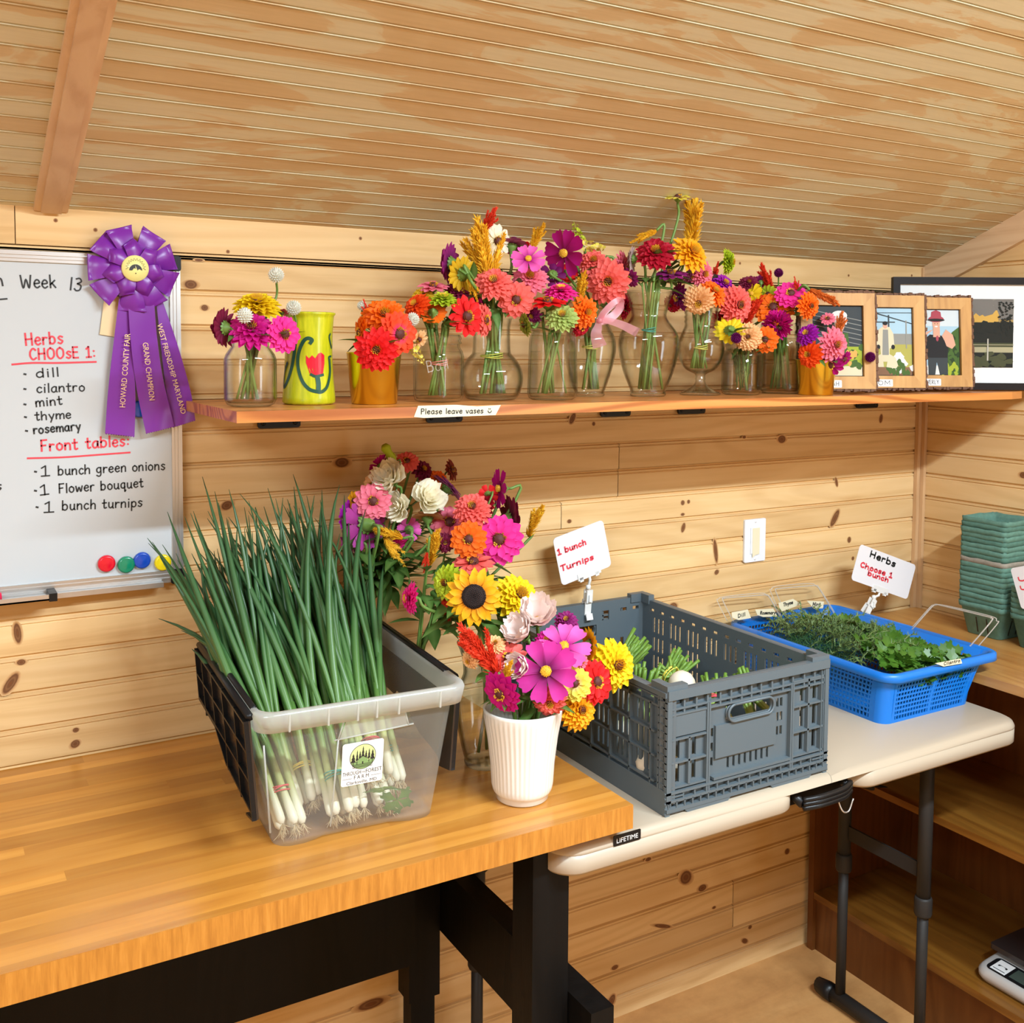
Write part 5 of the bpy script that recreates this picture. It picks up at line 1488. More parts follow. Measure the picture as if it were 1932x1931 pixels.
# ------------------------------------------------------------------ berry boxes stacked on the counter
def pulp(name, c):
    m, nt, b, N, L = new_mat(name)
    vec, src = coords(N, L, (1, 1, 1))
    n1 = noise(N, L, vec, 60, 5, .7); r = ramp(N, [(.3, tuple(q*.7 for q in c)), (.7, c)]); L.new(n1, r.inputs[0]); L.new(r.outputs[0], b.inputs['Base Color'])
    b.inputs['Roughness'].default_value = .9
    bp = N.new('ShaderNodeBump'); bp.inputs['Strength'].default_value = .4; bp.inputs['Distance'].default_value = .002; L.new(n1, bp.inputs['Height']); L.new(bp.outputs[0], b.inputs['Normal'])
    return m
PG, PG2, PG3 = pulp('green_pulp', (.12, .255, .195)), pulp('green_pulp_dark', (.09, .205, .155)), pulp('grey_pulp', (.33, .29, .23))
def berry_box(cx, cy, z, mat, label, group, bottom=False):
    hb, ht, hh = .050, .0665, .085
    g2 = random.Random(int(z*1e4))
    wob = [g2.uniform(-.0015, .0015) for _ in range(80)]
    def rg(hw, z_, r, k=0): return [(cx+x, cy+y, z_ + (wob[i % 80]*k)) for i, (x, y) in enumerate(rrect(-hw, hw, -hw, hw, r, 4, 5))]
    mb = MB()
    loft(mb, [rg(hb-.002, z+.003, .014), rg(hb-.001, z+.0, .014), rg(hb, z+.001, .014), rg(ht-.004, z+hh-.014, .014, .5), rg(ht, z+hh-.012, .012, .8), rg(ht+.001, z+hh, .012, 1), rg(ht-.001, z+hh+.001, .012, 1), rg(ht-.005, z+hh-.012, .012, .5), rg(hb-.003, z+.006, .012)], cap0=True, cap1=True)
    o = mb.build('berry_box', mat); tag(o, label, 'berry box', group)
    if bottom:
        mb = MB()
        for k in (-.018, .012):
            mb.add([(cx-hb-.0012, cy+k-.002, z+.008), (cx-hb-.0012, cy+k+.002, z+.008), (cx-hb-.0115, cy+k+.0015, z+.05), (cx-hb-.0115, cy+k-.0015, z+.05)], [(0, 1, 2, 3)])
            mb.add([(cx+k-.002, cy-hb-.0012, z+.008), (cx+k+.002, cy-hb-.0012, z+.008), (cx+k+.0015, cy-hb-.0115, z+.05), (cx+k-.0015, cy-hb-.0115, z+.05)], [(0, 1, 2, 3)])
        mb.build('slots', BLACKP, o)
nst, zst = 18, .0132
for k in range(nst):
    mt = PG3 if k == 9 else (PG2 if k % 3 == 1 else PG)
    lb = 'green pulp berry box nested in the tall stack by the right wall'
    ORD = 'first second third fourth fifth sixth seventh eighth ninth tenth eleventh twelfth thirteenth fourteenth fifteenth sixteenth seventeenth eighteenth'.split()
    lb = 'green pulp berry box, ' + ORD[nst-1-k] + ' from the top of the tall stack by the wall'
    if k == 0: lb = 'green pulp berry box at the bottom of the tall stack, slots showing'
    if k == nst-1: lb = 'open green pulp berry box on top of the tall stack'
    if k == 9: lb = 'greyish brown pulp berry box halfway up the tall stack'
    berry_box(2.452 + g.uniform(-.0015, .0015), -.318 + g.uniform(-.0015, .0015), ZK+.0005+k*zst, mt, lb, 'berry boxes in the tall stack', k == 0)
for k in range(6):
    berry_box(2.448 + g.uniform(-.0015, .0015), -.47, ZK+.0005+k*zst, PG if k % 2 else PG2, 'green pulp berry box, ' + ['bottom', 'second from the bottom', 'third from the bottom', 'third from the top', 'second from the top', 'topmost'][k] + ' of the short stack behind the card', 'berry boxes in the short stack')
pc = [atx(x, y, 2.372) for x, y in ((1913, 1072), (1990, 1058), (2006, 1130), (1928, 1150))]
th = thing('sign_card', 'white card with red writing cut off at the right edge, before the short stack', 'sign', pc[3])
nn = (pc[1]-pc[0]).cross(pc[3]-pc[0]).normalized()
if nn.dot(CAM-pc[0]) < 0: nn = -nn
mb = MB(); U = (pc[1]-pc[0]); w_ = U.length; U = U.normalized(); V = (pc[0]-pc[3]); h_ = V.length; V = (V-U*V.dot(U)).normalized()
mb.prism(rrect(0, w_, 0, h_, .008), pc[3], U, V, nn, .0012); cd = mb.build('card', plain('white_card_edge', (.82, .80, .82), .4), th)
mb = MB(); 
for a, b in (((.09*w_, .66*h_), (.7*w_, .66*h_)), ((.09*w_, .45*h_), (.7*w_, .45*h_))): script(mb, 'Yum' if False else 'un', pc[3]+U*a[0]+V*a[1]+nn*.0013, pc[3]+U*b[0]+V*b[1]+nn*.0013, nn, .010, .0035, .0003, 0, V)
mb.build('red_writing', REDINK, cd)
mb = MB(); mb.tube([pc[3]+U*.04, Vector(((pc[3]+U*.04).x, (pc[3]+U*.04).y, ZK+.012))], .003, 8); mb.lathe([(.02, 0), (.02, .006), (.006, .012), (0, .012)], 20, ((pc[3]+U*.04).x, (pc[3]+U*.04).y, ZK+.0005)); mb.build('stand', WHITE, th)

# ------------------------------------------------------------------ kitchen scale on the lower cabinet shelf
zsh = .1665
sc0 = Vector((2.150, -.64, zsh))
scl = thing('kitchen_scale', 'silver digital scale with black platform on the lower cabinet shelf', 'scale', sc0 + Vector((.12, 0, 0)))
SA = R(0)
def sq(x, y, z): return Vector((sc0.x + x*math.cos(SA) - y*math.sin(SA), sc0.y + x*math.sin(SA) + y*math.cos(SA), sc0.z + z))
mb = MB()
def srg(off, z, tilt=0): return [sq(x, y, z + tilt*max(0, x)*1.0) for x, y in rrect(0+off, .22-off, -.14+off, .14-off, .03)]
loft(mb, [srg(.004, .004), srg(0, .012), srg(0, .022, .10), srg(.006, .030, .10), srg(.012, .032, .10)])
mb.build('body', plain('silver_plastic', (.55, .53, .50), .35, .2), scl)
mb = MB(); pts = rrect(.012, .065, -.115, .118, .012); mb.add([sq(x, y, .0325+.1*x) for x, y in pts] + [sq(x, y, .0338+.1*x) for x, y in pts], [tuple(range(len(pts), 2*len(pts)))] + [(i, (i+1) % len(pts), len(pts)+(i+1) % len(pts), len(pts)+i) for i in range(len(pts))]); pn = mb.build('control_panel', BLACKP, scl)
mb = MB(); mb.add([sq(x, y, .0342+.1*x) for x, y in ((.020, -.045), (.058, -.045), (.058, .062), (.020, .062))], [(0, 1, 2, 3)]); mb.build('display', plain('lcd', (.055, .075, .06), .2), pn)
mb = MB(); mb.add([sq(x, y, .0342+.1*x) for x, y in ((.016, .070), (.060, .070), (.060, .108), (.016, .108))], [(0, 1, 2, 3)]); stk2 = mb.build('sticker', PAPER, pn)
mb = MB()
for k in range(7):
    a = R(20+k*24); mb.add([sq(.036-.008*math.sin(a)*-1+dx, .089+.010*math.cos(a)+dy, .0345+.0036+.0003) for dx, dy in ((-.003, -.002), (.003, -.002), (.003, .002), (-.003, .002))], [(0, 1, 2, 3)])
mb.add([sq(x, y, .0345+.1*x+.0003) for x, y in ((.022, .074), (.024, .074), (.024, .104), (.022, .104))], [(0, 1, 2, 3)]); mb.build('emblem', INK, stk2)
mb = MB(); mb.add([sq(x, y, .0342+.1*x) for x, y in ((.028, -.085), (.046, -.085), (.046, -.062), (.028, -.062))], [(0, 1, 2, 3)]); mb.build('button', WHITE, pn)
mb = MB(); pts = rrect(.064, .26, -.15, .142, .006); n_ = len(pts); mb.prism(pts, sq(0, 0, .052), (math.cos(SA), math.sin(SA), 0), (-math.sin(SA), math.cos(SA), 0), (0, 0, 1), .012); mb.prism(rrect(.11, .2, -.06, .06, .02), sq(0, 0, .034), (1, 0, 0), (0, 1, 0), (0, 0, 1), .018)
mb.build('platform', plain('scale_platform', (.030, .022, .020), .3), scl)
# ------------------------------------------------------------------ vases and jars
def vessel(name, label, cat, px, y, z, outer, level, th=.0025, n=44, sq=None, rib=None, rot=0, foot=None, y_is=None):
    """glass of revolution; outer: (radius, height) from the bottom up; water inside up to level"""
    p = at(px, 900, y)
    c = Vector((p.x, y, z))
    t = thing(name, label, cat, c, 'glass vases and jars')
    inner = [(max(.001, r-th), max(h, outer[0][1]+.006)) for r, h in reversed(outer)]
    mb = MB(); mb.lathe(outer + inner, n, c, 0, True, True, sq, rib, None, rot)
    mb.build('glass', GLASS, t)
    if level:
        def rad(h):
            for (r0, h0), (r1, h1) in zip(outer[:-1], outer[1:]):
                if h0 <= h <= h1 and h1 > h0: return r0 + (r1-r0)*(h-h0)/(h1-h0)
            return outer[-1][0]
        hs = [.0065 + (level-.0065)*k/14 for k in range(15)]
        mb = MB(); mb.lathe([(max(.002, rad(q)-th-.0006), q) for q in hs], n, c, 0, True, True, sq, None, None, rot); mb.build('water', WATER, t)
    return t, c
def mpx(px, y): 
    p = at(px, 760, y); return depth(p)/FOC
CONT = {}
def cont(key, phrase, c, mouth_h, mouth_r, bot_h, bot_r, group):
    CONT[key] = (phrase, Vector(c), mouth_h, mouth_r, bot_h, bot_r, group)

Z0 = ZS + .0004
def sm(pts, n=5): return [(max(.0005, v.x), v.z) for v in catmull([(r, 0, h) for r, h in pts], n)]
def prof(px, y, pts):               # (half width px, py above base) -> metres
    s = mpx(px, y); return [(r*s, h*s) for r, h in pts]
# 1 ribbed jar
y = -.245; q = prof(474, y, [(36, 0), (44, 4), (48.5, 14), (48.5, 88), (45, 98), (35, 112), (34, 118), (37, 120), (34.5, 124), (35, 131)])
t, c = vessel('glass_jar', 'ribbed glass jar at the left end of the shelf with a yellow zinnia', 'jar', 474, y, Z0, q, q[3][1], n=120, rib=(q[2][1], q[3][1], 40, .012))
cont('j1', 'in the ribbed jar', c, q[-1][1], q[-1][0]*.8, .012, q[0][0]*.7, 'flowers in the ribbed jar')
# 2 green painted vase
y = -.215; p = at(583, 765, y); s = mpx(583, y)
gv = thing('painted_vase', 'lime green vase hand painted with a red tulip, left end of the shelf', 'vase', (p.x, y, Z0))
q = [(45*s, 0), (49.5*s, 4*s), (49*s, 14*s), (45.5*s, 55*s), (44*s, 95*s), (44.5*s, 135*s), (46.5*s, 160*s), (47*s, 165*s), (50*s, 168*s), (50*s, 171*s), (46*s, 172*s), (43.5*s, 165*s), (41*s, 100*s), (43*s, 8*s)]
def painted():
    m, nt, b, N, L = new_mat('lime_paint')
    vec, src = coords(N, L, (60, 60, 7)); n1 = noise(N, L, vec, 2, 4, .6)
    r = ramp(N, [(.3, (.38, .42, .008)), (.6, (.56, .56, .012)), (.8, (.64, .62, .03))]); L.new(n1, r.inputs[0]); L.new(r.outputs[0], b.inputs['Base Color'])
    b.inputs['Roughness'].default_value = .25; b.inputs['Coat Weight'].default_value = .4
    return m
mb = MB(); mb.lathe(q, 56, (p.x, y, Z0)); vb = mb.build('body', painted(), gv)
cdir = math.atan2(CAM.y - y, CAM.x - p.x)
def on_vase(dx, h, lift=.0006):     # dx, h in photo pixels from the axis and the base
    hh = h*s; r = 44*s
    for (r0, h0), (r1, h1) in zip(q[:7], q[1:8]):
        if h0 <= hh <= h1: r = r0 + (r1-r0)*(hh-h0)/max(1e-6, h1-h0)
    a = cdir + math.asin(max(-1, min(1, dx*s/r)))
    return Vector((p.x + (r+lift)*math.cos(a), y + (r+lift)*math.sin(a), Z0+hh))
def vpaint(name, mat, polys, strokes=()):
    mb = MB()
    for pl in polys:
        mb.add([on_vase(*v) for v in pl], [tuple(range(len(pl)))])
    for pts, w in strokes:
        cc = [on_vase(v.x, v.z, .0010) for v in catmull([(a, 0, b) for a, b in pts], 6)]
        for i in range(len(cc)-1):
            d = (cc[i+1]-cc[i]).normalized(); n_ = (Vector((cc[i].x-p.x, cc[i].y-y, 0))).normalized(); sd = d.cross(n_)*(w*s/2)
            e = d*.0008
            mb.add([cc[i]-sd-e, cc[i]+sd-e, cc[i+1]+sd+e, cc[i+1]-sd+e], [(0, 1, 2, 3)])
    mb.build(name, mat, vb)
GRNP = plain('dark_green_paint', (.008, .075, .045), .3)
fl = []
for k in range(6):                  # the tulip cup in narrow strips so that it follows the curve
    a0, a1 = k/6, (k+1)/6
    top = [92, 86, 92, 86, 95, 97, 92]
    fl.append([(-2+33*a0-3, 70 if 0 < k else 78), (-2+33*a1-3, 66 if k < 5 else 76), (-2+33*a1-3, top[k+1]), (-2+33*a0-3, top[k])])
    fl.append([(3+22*a0, 54), (3+22*a1, 54), (-2+33*a1-3, 66 if k < 5 else 76), (-2+33*a0-3, 70 if k else 78)])
vpaint('tulip_flower', plain('red_paint', (.68, .008, .03), .25), fl)
vpaint('tulip_leaves', GRNP, [], [([(2, 113), (6, 120), (-2, 123), (-10, 116), (-18, 95), (-19, 70), (-12, 45), (0, 30), (14, 25), (24, 25), (33, 35), (38, 60), (37, 85)], 6.5), ([(3, 57), (12, 53), (26, 56)], 5), ([(15, 53), (17, 40), (17, 28)], 9), ([(37, 80), (36, 88), (40, 90)], 4),
       ([(-27, 135), (-24, 115), (-28, 80), (-36, 50), (-45, 32), (-43, 60), (-38, 78)], 7), ([(39, 132), (37, 125), (41, 105)], 4)])
# 3 gold cup
def cup(label, px, y, r0, r1, hpx, key, phrase, group):
    p = at(px, 760, y); s = mpx(px, y)
    t = thing('gold_cup', label, 'cup', (p.x, y, Z0), 'gold metal cups on the shelf')
    mb = MB(); mb.lathe([(r0*s*.97, 0), (r0*s, 1*s), (r1*s, (hpx-2)*s), (r1*s+.0012, hpx*s-.001), (r1*s+.0008, hpx*s+.0005), (r1*s-.001, hpx*s), (r0*s-.001, 3*s)], 56, (p.x, y, Z0)); mb.build('body', GOLD, t)
    cont(key, phrase, (p.x, y, Z0), hpx*s, r1*s*.75, .01, r0*s*.6, group)
cup('shiny gold cup packed with orange and red zinnias near the green vase', 706, -.25, 43, 51, 96, 'c1', 'in the left gold cup', 'flowers in the left gold cup')
# 4 embossed mason jar
y = -.24; q = prof(827, y, [(30, 0), (37, 3), (39, 12), (39.5, 84), (37, 95), (33, 103), (33, 108), (36, 110), (34, 115), (35.5, 119), (34, 126)])
t, c = vessel('glass_jar', 'embossed pint mason jar with a lime zinnia above the taped note', 'jar', 827, y, Z0, q, q[4][1], sq=5, rot=.5)
mb = MB(); s = mpx(827, y); r = q[3][0]+.0012
a_ = Vector((c.x, y, Z0)) + (Vector((CAM.x-c.x, CAM.y-y, 0)).normalized())*r
nj = (Vector((CAM.x-c.x, CAM.y-y, 0))).normalized(); uj = Vector((-nj.y, nj.x, 0))
script(mb, 'Ball', a_ - uj*.020 + nj*.002 + Vector((0, 0, .056)), a_ + uj*.020 + nj*.002 + Vector((0, 0, .064)), nj, .013, .0014, 0)
mb.build('embossed_script', frosted('embossing', (.9, .9, .86), .35), t)
cont('j4', 'in the embossed mason jar', c, q[-1][1], q[-1][0]*.75, .012, q[0][0]*.7, 'flowers in the embossed mason jar')
# 5 round-bellied flask
y = -.205; q = prof(926, y, [(38, 0), (48, 3), (57, 20), (60, 40), (57, 58), (48, 74), (39, 84), (36, 90), (35, 110), (35, 135), (37, 148), (39, 152)])
q = sm(q, 3)
t, c = vessel('vase', 'round-bellied clear flask vase holding gold plumes and coral zinnias', 'vase', 926, y, Z0, q, prof(926, y, [(0, 88)])[0][1])
cont('f5', 'in the round-bellied flask', c, q[-1][1], q[-1][0]*.6, .012, q[0][0]*.8, 'flowers in the round-bellied flask')
# 6 square-shouldered jar
y = -.255; q = prof(1041, y, [(34, 0), (40, 4), (42, 14), (40, 100), (39, 115), (36, 124), (36, 128), (38.5, 131), (36.5, 136), (38, 140), (37, 147)])
t, c = vessel('glass_jar', 'tall square-shouldered glass jar with a pale green zinnia', 'jar', 1041, y, Z0, q, prof(1041, y, [(0, 91)])[0][1], sq=4, rot=.6)
cont('j6', 'in the square-shouldered jar', c, q[-1][1], q[-1][0]*.75, .012, q[0][0]*.85, 'flowers in the square-shouldered jar')
# 7 vase with bow
y = -.165; q = prof(1110, y, [(27, 0), (29, 3), (28, 9), (31, 16), (42, 50), (49, 85), (47, 110), (38, 130), (31, 145), (31, 152), (36, 164)])
q = sm(q, 3)
t, c = vessel('vase', 'clear ginger jar vase tied with a sheer pink bow', 'vase', 1110, y, Z0, q, prof(1110, y, [(0, 104)])[0][1])
cont('v7', 'in the vase with the pink bow', c, q[-1][1], q[-1][0]*.6, .015, q[0][0]*.8, 'flowers in the vase with the pink bow')
def bowstrip(name, pts, w0, w1):
    pp = catmull(pts, 6); mb = MB(); vs = []
    n = len(pp)
    for i, p_ in enumerate(pp):
        d = (pp[min(i+1, n-1)]-pp[max(0, i-1)]).normalized()
        sd = d.cross((CAM-p_).normalized()).normalized()*((w0+(w1-w0)*i/(n-1))/2)
        vs += [p_-sd, p_, p_+sd]
    mb.add(vs, [(i*3+k, i*3+k+1, i*3+k+4, i*3+k+3) for i in range(n-1) for k in (0, 1)], 0, None, None, True)
    return mb.build(name, SHEER, bw)
yb_ = y-.06
bw = thing('ribbon_bow', 'sheer pink ribbon bow tied round the vase neck', 'bow', at(1131, 605, yb_))
def bq(x, y_, d=0): return at(x, y_, yb_-d)
bowstrip('bow_loop', [bq(1131, 604), bq(1145, 583, .012), bq(1165, 567, .02), bq(1172, 572, .012), bq(1158, 595, .004), bq(1133, 606)], .010, .016)
bowstrip('bow_loop', [bq(1131, 604), bq(1140, 590, .004), bq(1160, 572, .004), bq(1170, 580, 0), bq(1152, 600, -.002), bq(1133, 605)], .012, .020)
bowstrip('bow_tail', [bq(1131, 604), bq(1150, 606, .008), bq(1175, 614, .014), bq(1203, 628, .012)], .010, .020)
bowstrip('bow_tail', [bq(1130, 605), bq(1128, 618, .006), bq(1125, 632, .008), bq(1132, 655, .006)], .010, .030)
mb = MB(); mb.lathe([(0, -.006), (.006, -.004), (.007, 0), (.006, .004), (0, .006)], 12, tuple(bq(1131, 605, .003))); mb.build('bow_knot', SHEER, bw)
# 8 large waisted vase
y = -.215; q = prof(1220, y, [(31, 0), (34, 3), (33, 9), (36, 18), (47, 45), (55.5, 80), (57, 100), (53, 120), (40, 138), (33, 150), (34, 160), (39, 180), (45, 197)])
q = sm(q, 3)
t, c = vessel('vase', 'large clear vase with narrow waist and flared rim, crimson zinnia above', 'vase', 1220, y, Z0, q, prof(1220, y, [(0, 110)])[0][1])
cont('v8', 'in the large waisted vase', c, q[-1][1], q[-1][0]*.5, .015, q[0][0]*.9, 'flowers in the large waisted vase')
# 9 goblet
y = -.205; q = prof(1318, y, [(37, 0), (38, 3), (30, 7), (14, 17), (9, 26), (10, 30), (9, 34), (12, 40), (28, 48), (40, 66), (44, 86), (43, 100), (36, 118), (31.5, 128), (31, 134)])
q = sm(q, 3) + prof(1318, y, [(32, 138), (30.5, 142), (32, 146), (30.5, 150), (32, 154), (30.5, 158), (32, 162), (32, 166)])
t, c = vessel('goblet', 'footed clear goblet with textured collar and a peach zinnia', 'vase', 1318, y, Z0, q, 0, th=.0022)
s = mpx(1318, y); qq = prof(1318, y, [(10, 44), (27, 49.5), (38.5, 66), (42.5, 86), (41.5, 100), (34.5, 118), (33, 122)])
mb = MB(); mb.lathe(qq, 44, c); mb.build('water', WATER, t)
cont('g9', 'in the footed goblet', c, q[-1][1], q[-1][0]*.7, 50*s, 20*s, 'flowers in the footed goblet')
# 10 small jar
y = -.235; q = prof(1396, y, [(26, 0), (32, 3), (33.5, 10), (33.5, 74), (31, 81), (27, 85), (27, 89), (28.5, 91), (27.5, 94), (28, 97)])
t, c = vessel('glass_jar', 'small squat glass jar stuffed with greens under a yellow zinnia', 'jar', 1396, y, Z0, q, q[3][1]*.6, sq=5, rot=.5)
cont('j10', 'in the small squat jar', c, q[-1][1], q[-1][0]*.75, .01, q[0][0]*.8, 'flowers in the small squat jar')
# 11 tall jar
y = -.21; q = prof(1468, y, [(32, 0), (37, 4), (38.5, 14), (38, 88), (36, 102), (32, 110), (32, 115), (34.5, 118), (33, 122), (34, 127), (33, 131)])
t, c = vessel('glass_jar', 'tall glass jar beside the small jar, magenta fuzzy bloom over it', 'jar', 1468, y, Z0, q, q[4][1], sq=5, rot=.5)
cont('j11', 'in the tall jar by the right cup', c, q[-1][1], q[-1][0]*.75, .01, q[0][0]*.8, 'flowers in the tall right jar')
# 12 gold cup
cup('small gold cup with a hot pink zinnia in front of the photo frames', 1538, -.30, 32, 37, 66, 'c2', 'in the right gold cup', 'flowers in the right gold cup')

# on the table
ZV = ZB + .0004
def tprof(px, py, pts):
    p_ = atz(px, py, ZV); s_ = depth(p_)/FOC; return p_, [(r*s_, h*s_) for r, h in pts]
# A square vase behind the tub
pa = Vector((.775, -.075, ZV))
t = thing('vase', 'tall square glass vase behind the tub with cream lisianthus', 'vase', pa, 'glass vases and jars')
ha = .215
mb = MB(); loft(mb, [[(pa.x+x, pa.y+y_, pa.z+z) for x, y_ in rrect(-w_, w_, -w_, w_, .006, 3)] for w_, z in ((.036, 0), (.036, ha), (.033, ha), (.033, .012))], smooth=False); mb.build('glass', GLASS, t)
mb = MB(); loft(mb, [[(pa.x+x, pa.y+y_, pa.z+z) for x, y_ in rrect(-.0325, .0325, -.0325, .0325, .004, 3)] for z in (.0125, .125)], smooth=False); mb.build('water', WATER, t)
cont('A', 'in the square vase behind the tub', pa, ha, .022, .015, .02, 'flowers in the square vase behind the tub')
# B flask behind the tub
pb = Vector((.835, -.185, ZV))
qb = sm([(.04, 0), (.052, .004), (.062, .03), (.066, .06), (.060, .09), (.045, .112), (.034, .125), (.033, .135), (.036, .145)], 3)
t = thing('vase', 'clear bulbous vase behind the tub under the gold plumes', 'vase', pb, 'glass vases and jars')
mb = MB(); mb.lathe(qb + [(max(.001, r-.0025), max(z, .006)) for r, z in reversed(qb)], 44, pb); mb.build('glass', GLASS, t)
mb = MB(); mb.lathe([(r-.0032, z) for r, z in qb if .006 < z < .10], 44, pb); mb.build('water', WATER, t)
cont('B', 'in the bulbous vase behind the tub', pb, .145, .024, .015, .035, 'flowers in the bulbous vase behind the tub')
# C tall vase left of the white pot
pc_ = Vector((.880, -.395, ZV))
qc = sm([(.036, 0), (.038, .006), (.037, .012), (.040, .02), (.049, .06), (.054, .10), (.053, .13), (.044, .155), (.040, .17), (.044, .20), (.052, .222)], 3)
t = thing('vase', 'clear vase beside the tub lid holding the sunflower', 'vase', pc_, 'glass vases and jars')
mb = MB(); mb.lathe(qc + [(max(.001, r-.0028), max(z, .008)) for r, z in reversed(qc)], 48, pc_); mb.build('glass', GLASS, t)
mb = MB(); mb.lathe([(r-.0036, z) for r, z in qc if .008 < z < .12], 48, pc_); mb.build('water', WATER, t)
cont('C', 'in the clear vase beside the tub lid', pc_, .222, .032, .015, .025, 'flowers in the clear vase beside the tub lid')
# D white ribbed pot
pd_ = atz(985, 1504, ZV); sD = depth(pd_)/FOC
t = thing('flower_pot', 'white ribbed ceramic pot with the cosmos bouquet at the table edge', 'pot', pd_)
hd = 173*sD
mb = MB()
mb.lathe([(46*sD, 0), (49*sD, 3*sD), (49.5*sD, 11*sD), (53*sD, 14*sD), (56*sD, 20*sD), (57.5*sD, 30*sD), (60*sD, 70*sD), (66*sD, 120*sD), (72.5*sD, 155*sD), (74.5*sD, 168*sD), (74.5*sD, 173*sD), (72*sD, 174.5*sD), (70*sD, 170*sD), (62*sD, 110*sD), (54*sD, 25*sD)], 176, pd_, 0, True, True, None, (22*sD, 160*sD, 44, .013))
mb.build('pot', CERAMIC, t)
cont('D', 'in the white ribbed pot', pd_, hd, 45*sD, .02, 30*sD, 'flowers in the white ribbed pot')

# ------------------------------------------------------------------ flower heads (unit diameter, facing +Z)
fg = random.Random(3)
def petal_strip(mb, a, r0, r1, w, z0, z1, curl, tip='round', cup=.12, nl=6, t0=0.0, notch=0.0):
    ca, sa = math.cos(a), math.sin(a)
    prof_ = {'round': lambda s: (.42+.58*min(1, s*1.9))*(1 if s < .72 else math.sqrt(max(0, 1-((s-.72)/.285)**2))),
             'point': lambda s: math.sin(PI*min(1, s*.93+.07))**.75,
             'wide': lambda s: (.28+.72*min(1, s*1.5))*(1 if s < .9 else 1-.25*((s-.9)/.1))}[tip]
    vs, ts = [], []
    for i in range(nl+1):
        s = i/nl
        r = r0 + (r1-r0)*s
        z = z0 + (z1-z0)*s + curl*s*s
        hw = w/2*prof_(s)
        for k in (-2, -1, 0, 1, 2):
            f = k/2
            rr = r - (notch*(1 if k in (-1, 1) else .0 if k == 0 else .4) if i == nl else 0)
            x, y_ = rr, hw*f
            vs.append((ca*x - sa*y_, sa*x + ca*y_, z + cup*hw*2*(f*f-.3)))
            ts.append(t0 + (1-t0)*s)
    mb.add(vs, [(i*5+k, i*5+k+1, (i+1)*5+k+1, (i+1)*5+k) for i in range(nl) for k in range(4)], 0, ts, None, True)
def ring(mb, n, r0, r1, w, z0, z1, curl, tip='round', jit=.12, cup=.12, off=0, notch=0.0, t0=0.0, nl=5):
    for k in range(n):
        a = 2*PI*(k+off)/n + fg.uniform(-jit, jit)*2*PI/n
        e = fg.uniform(.92, 1.04)
        petal_strip(mb, a, r0, r0+(r1-r0)*e, w*fg.uniform(.9, 1.1), z0+fg.uniform(-.006, .006), z1+fg.uniform(-.03, .03), curl, tip, cup, nl, t0, notch)
def m_zinnia(v):
    mb = MB()
    if v == 0:   # open
        ring(mb, 16, .09, .50, .19, .02, .02, -.04); ring(mb, 14, .08, .44, .175, .05, .07, -.03, off=.5); ring(mb, 11, .07, .35, .15, .08, .12, -.02)
    elif v == 1: # full double
        for n, r, z, c in ((16, .50, .0, -.06), (15, .45, .05, -.05), (13, .385, .11, -.04), (11, .31, .165, -.02), (9, .22, .20, 0), (6, .13, .21, .02)):
            ring(mb, n, .05, r, .15*(.6+r*.8), .02+z*.6, z+.03, c, off=fg.random(), cup=.2)
    else:        # single row, loose
        ring(mb, 13, .10, .50, .19, .02, .05, -.05, jit=.2); ring(mb, 8, .09, .40, .17, .04, .10, -.04, jit=.25)
    return mb
def m_dahlia():
    mb = MB()
    for n, r, z in ((18, .50, -.10), (18, .48, .0), (17, .43, .08), (15, .37, .14), (12, .30, .19), (9, .21, .22), (6, .11, .235)):
        ring(mb, n, .05, r, .15*(.62+r*.8), .02+z*.4, z, -.02, off=fg.random(), cup=.28, tip='round')
    return mb
def m_cosmos():
    mb = MB(); ring(mb, 8, .06, .50, .265, .02, .04, -.01, 'wide', .10, .14, 0, .035, nl=7); return mb
def m_cup_cosmos():
    mb = MB()
    for n, r, z in ((6, .48, .42), (5, .40, .50), (5, .28, .50)):
        ring(mb, n, .05, r, .46, .0, z, .10, 'wide', .12, .45, fg.random(), .03, nl=7)
    return mb
def m_lisianthus():
    mb = MB()
    for n, r, z, w in ((5, .50, .16, .52), (5, .43, .26, .46), (5, .34, .34, .40), (5, .23, .38, .32), (4, .13, .38, .2)):
        for k in range(n):
            a = 2*PI*(k+fg.random()*.3 + r)/n
            b = len(mb.v)
            petal_strip(mb, a, .03, r, w, 0, z, .03, 'wide', .42, 8, 0, .0)
            for i in range(b, len(mb.v)):
                x, y_, z_ = mb.v[i]; q = mb.t[i]
                mb.v[i] = (x, y_, z_ + .05*q**3*math.sin(math.atan2(y_, x)*17 + r*30))
    return mb
def m_sun():
    mb = MB(); ring(mb, 17, .17, .52, .16, .0, -.01, -.05, 'point', .15, .12); ring(mb, 14, .17, .44, .14, .03, .05, -.03, 'point', .2, .12, .5); return mb
